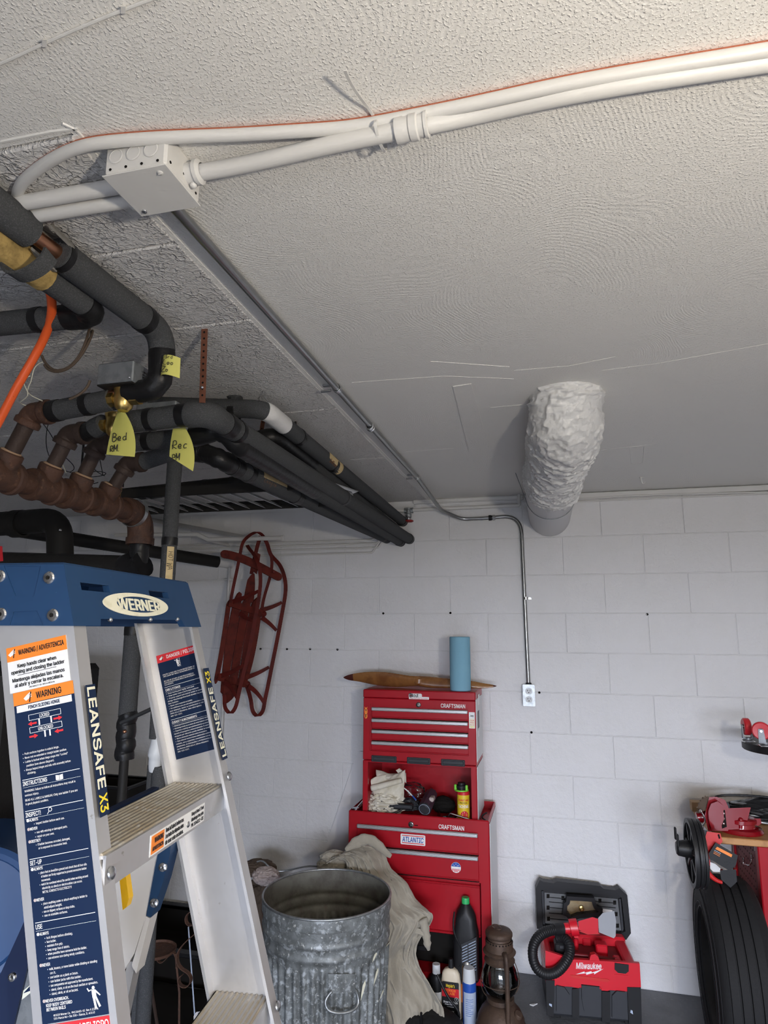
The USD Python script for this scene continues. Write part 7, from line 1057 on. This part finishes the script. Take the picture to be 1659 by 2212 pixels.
# ================================================================ TRASH CAN
tcx, tcy, tcz, R_ = .440, -.905, .62, .253; t = thing('trash_can', 'galvanised steel trash can with corrugated sides, open, in the foreground', 'trash can', (tcx, tcy, 0)); n = 288; a = np.arange(n+1)*2*np.pi/n
def shell(off):
    rows = []
    for z in np.r_[np.linspace(.004, .40, 26), np.linspace(.41, tcz-.002, 60)]:
        base = R_-.030*(1-z/tcz); k = np.clip((z-.02)/.03, 0, 1)*np.clip((.455-z)/.03, 0, 1); bead = .006*math.exp(-((z-.478)/.011)**2)+.005*math.exp(-((z-.522)/.010)**2)
        rows.append([(tcx+(base+bead+off+k*.0058*math.tanh(1.8*math.cos(44*s))/.95)*math.cos(s), tcy+(base+bead+off+k*.0058*math.tanh(1.8*math.cos(44*s))/.95)*math.sin(s), z) for s in a])
    return np.array(rows)
obj('outer_shell', grid_mesh(shell(0.)), 'galv_can', t, 50, 'spotted galvanised outer shell'); obj('inner_shell', grid_mesh(shell(-.003)[:, ::-1]), 'galv_inside', t, 50, 'stained dark inside'); obj('bottom', cyl((tcx, tcy, .012), (tcx, tcy, .02), R_-.035, 60), 'galv_inside', t)
obj('rim', trimesh.creation.torus(R_+.0005, .0045, major_sections=120, minor_sections=10, transform=trimesh.transformations.translation_matrix((tcx, tcy, tcz-.002))), 'galv', t, 60); obj('rim_band', lathe([(R_-.0026, tcz-.048), (R_+.0012, tcz-.048), (R_+.0028, tcz-.044), (R_+.0028, tcz-.006), (R_, tcz-.002)], 120, (tcx, tcy, 0)), 'galv_can', t, 40)
cn = unit((CAM-A3(tcx, tcy, 0))*A3(1, 1, 0)); cs = np.cross(Z3, cn)
def CF(px, py, off=.004):
    d = ray(px, py); o = CAM-A3(tcx, tcy, 0); rr_ = R_-.012+off; A_ = d[0]**2+d[1]**2; B2_ = 2*(o[0]*d[0]+o[1]*d[1]); C_ = o[0]**2+o[1]**2-rr_**2; s = (-B2_-math.sqrt(max(B2_**2-4*A_*C_, 0)))/(2*A_); return CAM+d*s
obj('handle_plate', grid_mesh(np.array([[CF(x, y, .010) for x in np.linspace(709+2*(y > 2135), 768-2*(y > 2135), 14)] for y in np.linspace(2104, 2146, 8)]), .002), 'galv_can', t, 50, 'handle bracket'); obj('bail_handle', tube(smooth_path([CF(716, 2142, .014), CF(708, 2152, .018), CF(703, 2166, .022), CF(708, 2180, .026), CF(722, 2187, .028), CF(742, 2188, .028), CF(760, 2183, .028), CF(772, 2172, .024), CF(774, 2160, .020), CF(766, 2140, .014)], 50), .0052, 12), 'galv', t, 60, 'bent wire bail handle')
obj('side_seam', ribbon(np.array([CF(745, y, .008) for y in np.linspace(2003, 2100, 12)]), .008, .002, cs), 'galv_can', t)
for k, (x, y, l, w) in enumerate(((784, 2012, 30, 5), (809, 2068, 24, 5), (812, 2110, 40, 5), (784, 2140, 46, 6), (825, 2015, 10, 3), (757, 2075, 14, 3), (780, 2040, 18, 4), (824, 2150, 26, 3), (838, 2040, 12, 3))): obj('paint_drip', hull([CF(x+dx*w/2-5*dy, y+dy*l/2, o) for dx, dy in ((0, -1), (1, -.6), (.7, .2), (0, 1), (-.7, .3), (-1, -.5)) for o in (.0035, .0062)]), 'cream_print', t, False, 'dried pale paint drip')

# ================================================================ DROP CLOTH, BOARD, BAG BEHIND THE CAN
YK = -.56
L_ = [(705, 1862, -.50), (722, 1848, -.50), (735, 1843, -.52), (748, 1850, -.54), (758, 1900, -.56), (770, 1960, -.56), (782, 2030, -.56), (790, 2100, -.57), (795, 2180, -.58), (798, 2262, -.59)]
R_k = [(770, 1818, -.46), (800, 1815, -.46), (826, 1830, -.47), (850, 1872, -.48), (885, 1905, -.49), (903, 1940, -.50), (937, 1962, -.52), (905, 2035, -.52), (932, 2110, -.54), (885, 2245, -.56)]
nu, nv = 90, 120; lp = smooth_path([SP(*p) for p in L_], nv); rp = smooth_path([SP(*p) for p in R_k], nv); G = np.zeros((nv, nu, 3))
for i in range(nv):
    for j in range(nu):
        s = j/(nu-1); v_ = i/(nv-1); p = at(lp[i], rp[i], s); q = A3(s*2.6+v_*1.1, v_*2.2, .3)
        f = .034*math.sin(9*s+5.5*v_+1.4*math.sin(4*v_))*min(1, 3*v_+.2)*(.4+.6*v_)+.06*(float(fbm(q, 2.3, 4, 3))-.5)+.022*(1-abs(2*float(fbm(q, 4., 8, 3))-1))**2*1.6+.010*max(0, math.sin(17*s-9*v_+3*math.sin(5*v_)))**3; edge = .03*math.exp(-((v_-.60)/.02)**2)
        G[i, j] = p+A3(0, -f-.055*math.sin(math.pi*s)-.018*(v_ < .62)*min(1, (0.62-v_)*30 if v_ < .62 else 0), .0)
t = thing('drop_cloth', 'tan canvas drop cloth draped in folds between the trash can and red cabinet', 'drop cloth', (.62, -.58, 0)); obj('cloth', grid_mesh(G, .003), 'cloth', t, True)
kn = smooth_path([SP(912, 1985, -.575), SP(918, 2005, -.58), SP(922, 2030, -.58), SP(926, 2052, -.575)], 14); obj('twisted_corner', tube(kn, np.interp(np.linspace(0, 1, 14), [0, .3, .8, 1], [.022, .018, .016, .006])*(1+.12*np.sin(np.arange(14)*2.)), 12), 'cloth', t, True); tp = smooth_path([SP(748, 1838, -.545), SP(770, 1820, -.535), SP(795, 1813, -.53), SP(822, 1830, -.525), SP(845, 1850, -.52)], 20); obj('fold', tube(tp, np.interp(np.linspace(0, 1, 20), [0, .25, .7, 1], [.012, .026, .022, .01])*(1+.08*np.sin(np.arange(20)*1.9)), 14, scale2=.6), 'cloth', t, True)
obj('left_lobe', crumple(SP(728, 1868, -.50), (.17, .10, .11), 51, amp=.2, sc_=6), 'cloth', t, True)
obj('lower_fold', grid_mesh(np.array([[at(SP(815, 2000+90*v_, -.62), SP(918, 2040-28*math.cos(3*v_)+80*v_, -.585), s)+A3(0, -.012*math.sin(7*s+4*v_), .008*math.sin(9*s)) for s in np.linspace(0, 1, 30)] for v_ in np.linspace(0, .12, 8)]), .003), 'cloth', t, True)
st_ = thing('plastic_crate', 'dark crate on the floor carrying the tan drop cloth', 'crate', (.585, -.455, 0)); obj('walls', cut(rbox((.53, -.462, .23), (.16, .07, .458), .006), rbox((.53, -.462, .29), (.14, .05, .458), .004)), 'black_plastic', st_, 25)
a_, b_ = PY(765, 1640, -.03), PY(690, 1865, -.03); bd = Polygon([(a_[0], a_[2]), (b_[0], b_[2]), (b_[0]+.10, b_[2]-.42), (.95, .05), (.95, 1.0), (a_[0]+.03, a_[2]+.04)]); obj('white_board', prism(bd, .008, (0, -.010, 0), X3, Z3, -Y3), 'board_white', None, False, 'white sheet of board leaning on the wall behind the red cabinets', 'board')
t = thing('canvas_bag', 'brown and pink cloth bag behind the trash can beside the ladder', 'bag', PY(565, 1890, -.35)*A3(1, 1, 0)); obj('brown_part', crumple(PY(560, 1875, -.30)+A3(0, 0, -.0), (.16, .12, .07), 61, amp=.2), 'canvas_brown', t, True); obj('pink_part', crumple(PY(574, 1892, -.36), (.12, .10, .07), 63, amp=.25), 'pink_cloth', t, True); obj('handle', tube(smooth_path([PY(555, 1862, -.34), PY(575, 1866, -.34), PY(590, 1880, -.34), PY(600, 1882, -.33), PY(640, 1876, -.32), PY(690, 1873, -.30)], 24), .004, 8), 'galv', t)
zb_ = float(PY(565, 1905, -.33)[2]); obj('lower_bag', crumple((PY(565, 1890, -.33)[0], -.33, zb_/2+.005), (.22, .18, zb_*1.02), 67, amp=.15, flat=.002), 'canvas_brown', t, True)

# ================================================================ DARK CORNER AT THE LEFT
t = thing('storage_tote', 'large black plastic tote standing at the back wall behind the ladder', 'tote', (-.72, -.32, 0)); zt_ = float(PY(400, 1957, -.08)[2])
obj('tub', cut(rbox((-.72, -.30, zt_/2-.002), (1.05, .48, zt_-.006), .012), rbox((-.72, -.30, zt_/2+.012), (1.0, .43, zt_), .012)), 'hole_dark', t, 25); obj('rim', cut(rbox((-.72, -.30, zt_-.010), (1.09, .52, .018), .006), rbox((-.72, -.30, zt_-.01), (1.0, .43, .05), .004)), 'black_plastic', t, 25)
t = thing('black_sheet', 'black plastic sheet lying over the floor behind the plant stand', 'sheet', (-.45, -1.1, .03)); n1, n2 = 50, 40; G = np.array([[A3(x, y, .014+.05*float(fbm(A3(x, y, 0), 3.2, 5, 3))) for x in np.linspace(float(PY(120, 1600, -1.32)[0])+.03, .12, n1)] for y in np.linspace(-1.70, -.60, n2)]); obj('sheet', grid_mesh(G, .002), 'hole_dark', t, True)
# plant stand with scrolls
YV = -1.30; V_ = lambda px, py, y=YV: PY(px, py, y); dzc = V_(338, 2050); t = thing('plant_stand', 'rusty wrought iron plant stand with scrolled arms behind the ladder', 'plant stand', A3(dzc[0], YV, 0)); obj('tray', lathe([(0, 0), (.060, 0), (.068, .004), (.070, .014), (.067, .014), (.064, .007), (0, .005)], 40, A3(dzc[0], YV, dzc[2]-.012)), 'rust', t, 40, 'round rusty tray')
sc1 = [V_(*p) for p in ((425, 1990), (415, 1998), (405, 1995), (402, 1984), (408, 1972), (422, 1967), (435, 1974), (438, 1990), (430, 2008), (412, 2025), (393, 2044), (384, 2062), (385, 2080), (394, 2093), (408, 2103), (413, 2116), (408, 2128), (396, 2131), (387, 2122), (388, 2112), (394, 2106))]; obj('scroll', ribbon(smooth_path(sc1, 110), .016, .0028, Y3), 'rust', t, 50, 'S shaped scroll strap')
obj('stem', tube([V_(379, 2060), at(V_(379, 2060), V_(396, 2230), .5), V_(396, 2230)*A3(1, 1, 0)+A3(0, 0, .001)], .0040, 10), 'rust', t); obj('tray_strap', ribbon(smooth_path([V_(340, 2072), V_(362, 2068), V_(376, 2058), V_(380, 2066), V_(381, 2090)], 20), .012, .0028, Y3), 'rust', t)
for px, pb in ((325, 300), (315, 340)): q = V_(px, 2062); obj('leg', tube([q, A3(q[0]+(pb-px)*.002, q[1]+.12, .001)], .006, 8), 'rust_dark', t)
obj('back_plate', hull([V_(x, y, YV+d) for x, y in ((312, 2000), (322, 1996), (328, 2034), (314, 2038)) for d in (.05, .056)]), 'rust_dark', t, False)
t = thing('price_tag', 'white tag with a black loop standing low between the ladder rails', 'tag', PY(435, 2205, -1.5)*A3(1, 1, 0)); obj('card', hull([PY(x, y, yy) for x, y in ((418, 2195), (424, 2186), (438, 2184), (446, 2196), (450, 2300), (422, 2300)) for yy in (-1.5, -1.498)]), 'side_pale', t, False); obj('loop', tube(smooth_path([PY(430, 2188, -1.505), PY(429, 2196, -1.505), PY(436, 2198, -1.505), PY(444, 2196, -1.505)], 12), .0018, 6), 'tape_black', t); [obj('print_line', hull([PY(x, y+dy, yy) for x in (428, 442) for dy in (0, 1.2) for yy in (-1.5004, -1.4995)]), 'grey_plastic', t, False) for y in (2201, 2204, 2207)]; qf = PY(436, 2290, -1.499); obj('wire_stake', cyl(A3(qf[0], -1.499, .001), qf, .002, 8), 'galv', t)
t = thing('thin_rod', 'thin pale blue rod standing in front of the black tote', 'rod', PY(410, 2040, -1.0)); q0, q1 = PY(407, 2002, -1.0), PY(412, 2072, -1.0); d = unit(q1-q0); e = q1+d*(q1[2]-.03)/(-d[2]); obj('rod', tube([q0, at(q0, e, .5), e], .003, 8), 'spray_label', t)
# blue barrel, dark crates and tray
bc = PD(-70, 1985, 1.75); t = thing('plastic_barrel', 'blue plastic barrel with round lid at the far left behind the ladder', 'barrel', (bc[0], bc[1], 0)); ax = unit(A3(.55, -.80, .0)); rb_ = .175
obj('barrel_body', lathe([(0, -.34), (rb_-.03, -.34), (rb_, -.31), (rb_+.004, -.18), (rb_, -.03), (rb_-.012, -.006), (rb_-.02, -.0)], 56, bc, ax), 'barrel_blue', t, 40); obj('lid', lathe([(rb_-.004, -.030), (rb_+.008, -.026), (rb_+.008, -.004), (rb_-.004, .004), (rb_-.018, .002), (rb_-.024, -.008), (0, -.008)], 56, bc, ax), 'barrel_blue', t, 40, 'blue lid with raised rim')
obj('cradle', [box((bc[0]-ax[0]*.17+dx, bc[1]-ax[1]*.17, (bc[2]-rb_)/2), (.05, .2, bc[2]-rb_-.004)) for dx in (-.09, .09)], 'black_plastic', t, False)
for k, (px, py, y, w, d, h, lab) in enumerate(((250, 1712, -.9, .26, .2, .10, 'black open tray on top of the dark boxes behind the ladder step'),)):
    q = PY(px, py, y); t = thing('dark_box', lab, 'box', (q[0], y, q[2]-h/2)); obj('shell', cut(rbox((q[0], y, q[2]), (w, d, h), .008), rbox((q[0], y, q[2]+.02), (w-.02, d-.02, h), .006)), 'hole_dark', t, 25); obj('rim', cut(rbox((q[0], y, q[2]+h/2-.004), (w+.02, d+.02, .010), .003), rbox((q[0], y, q[2]), (w-.02, d-.02, h+.1), .003)), 'black_plastic', t, 25); obj('stand', box((q[0], y, (q[2]-h/2)/2), (w*.9, d*.9, q[2]-h/2-.002)), 'hole_dark', t, False)
t = thing('red_lever', 'small red object at the left edge just above the blue ladder cap', 'lever', PY(0, 1195, -1.5)); obj('lever', hull([PY(x, y, yy) for x, y in ((-25, 1178), (5, 1180), (7, 1212), (-25, 1214)) for yy in (-1.93, -1.90)]), 'can_red', t, 20)

qx = float(PY(120, 1600, -1.32)[0]); t = thing('added_boiler', 'added dark box behind the near ladder rail, blocking daylight from the left wall', 'added_boiler', (qx-.42, -1.32, 0)); obj('blocker_body', rbox((qx-.42, -1.32, .753), (.80, .54, 1.50), .02), 'dark_pipe', t, 25); obj('blocker_collar', cyl((qx-.5, -1.32, 1.504), (qx-.5, -1.32, 1.60), .09, 30), 'dark_pipe', t); obj('blocker_front', rbox((qx-.42, -1.598, .5), (.6, .02, .7), .006), 'black_plastic', t, 25)  # added dark box that keeps door light off the left wall

hk = PZ(1386, 1030, CEIL); t = thing('ceiling_hook', 'small white hook in the ceiling near the back wall right of the duct', 'hook', hk); obj('base', rbox(hk-A3(0, 0, .003), (.022, .010, .006), .002), 'white_paint', t); obj('hook', tube(smooth_path([hk, hk-A3(.002, .002, .022), hk-A3(-.004, 0, .034), hk-A3(-.012, 0, .026)], 14), .0035, 8), 'white_paint', t)
sp = PZ(1150, 2170, .004); t = obj('paper_scrap', hull([sp+A3(dx, dy, dz) for dx, dy in ((-.012, 0), (.004, -.006), (.022, .016), (.012, .012)) for dz in (-.0035, .0)]), 'label_white', None, False, 'tiny white paper scrap on the dark floor between lantern and vacuum', 'scrap')
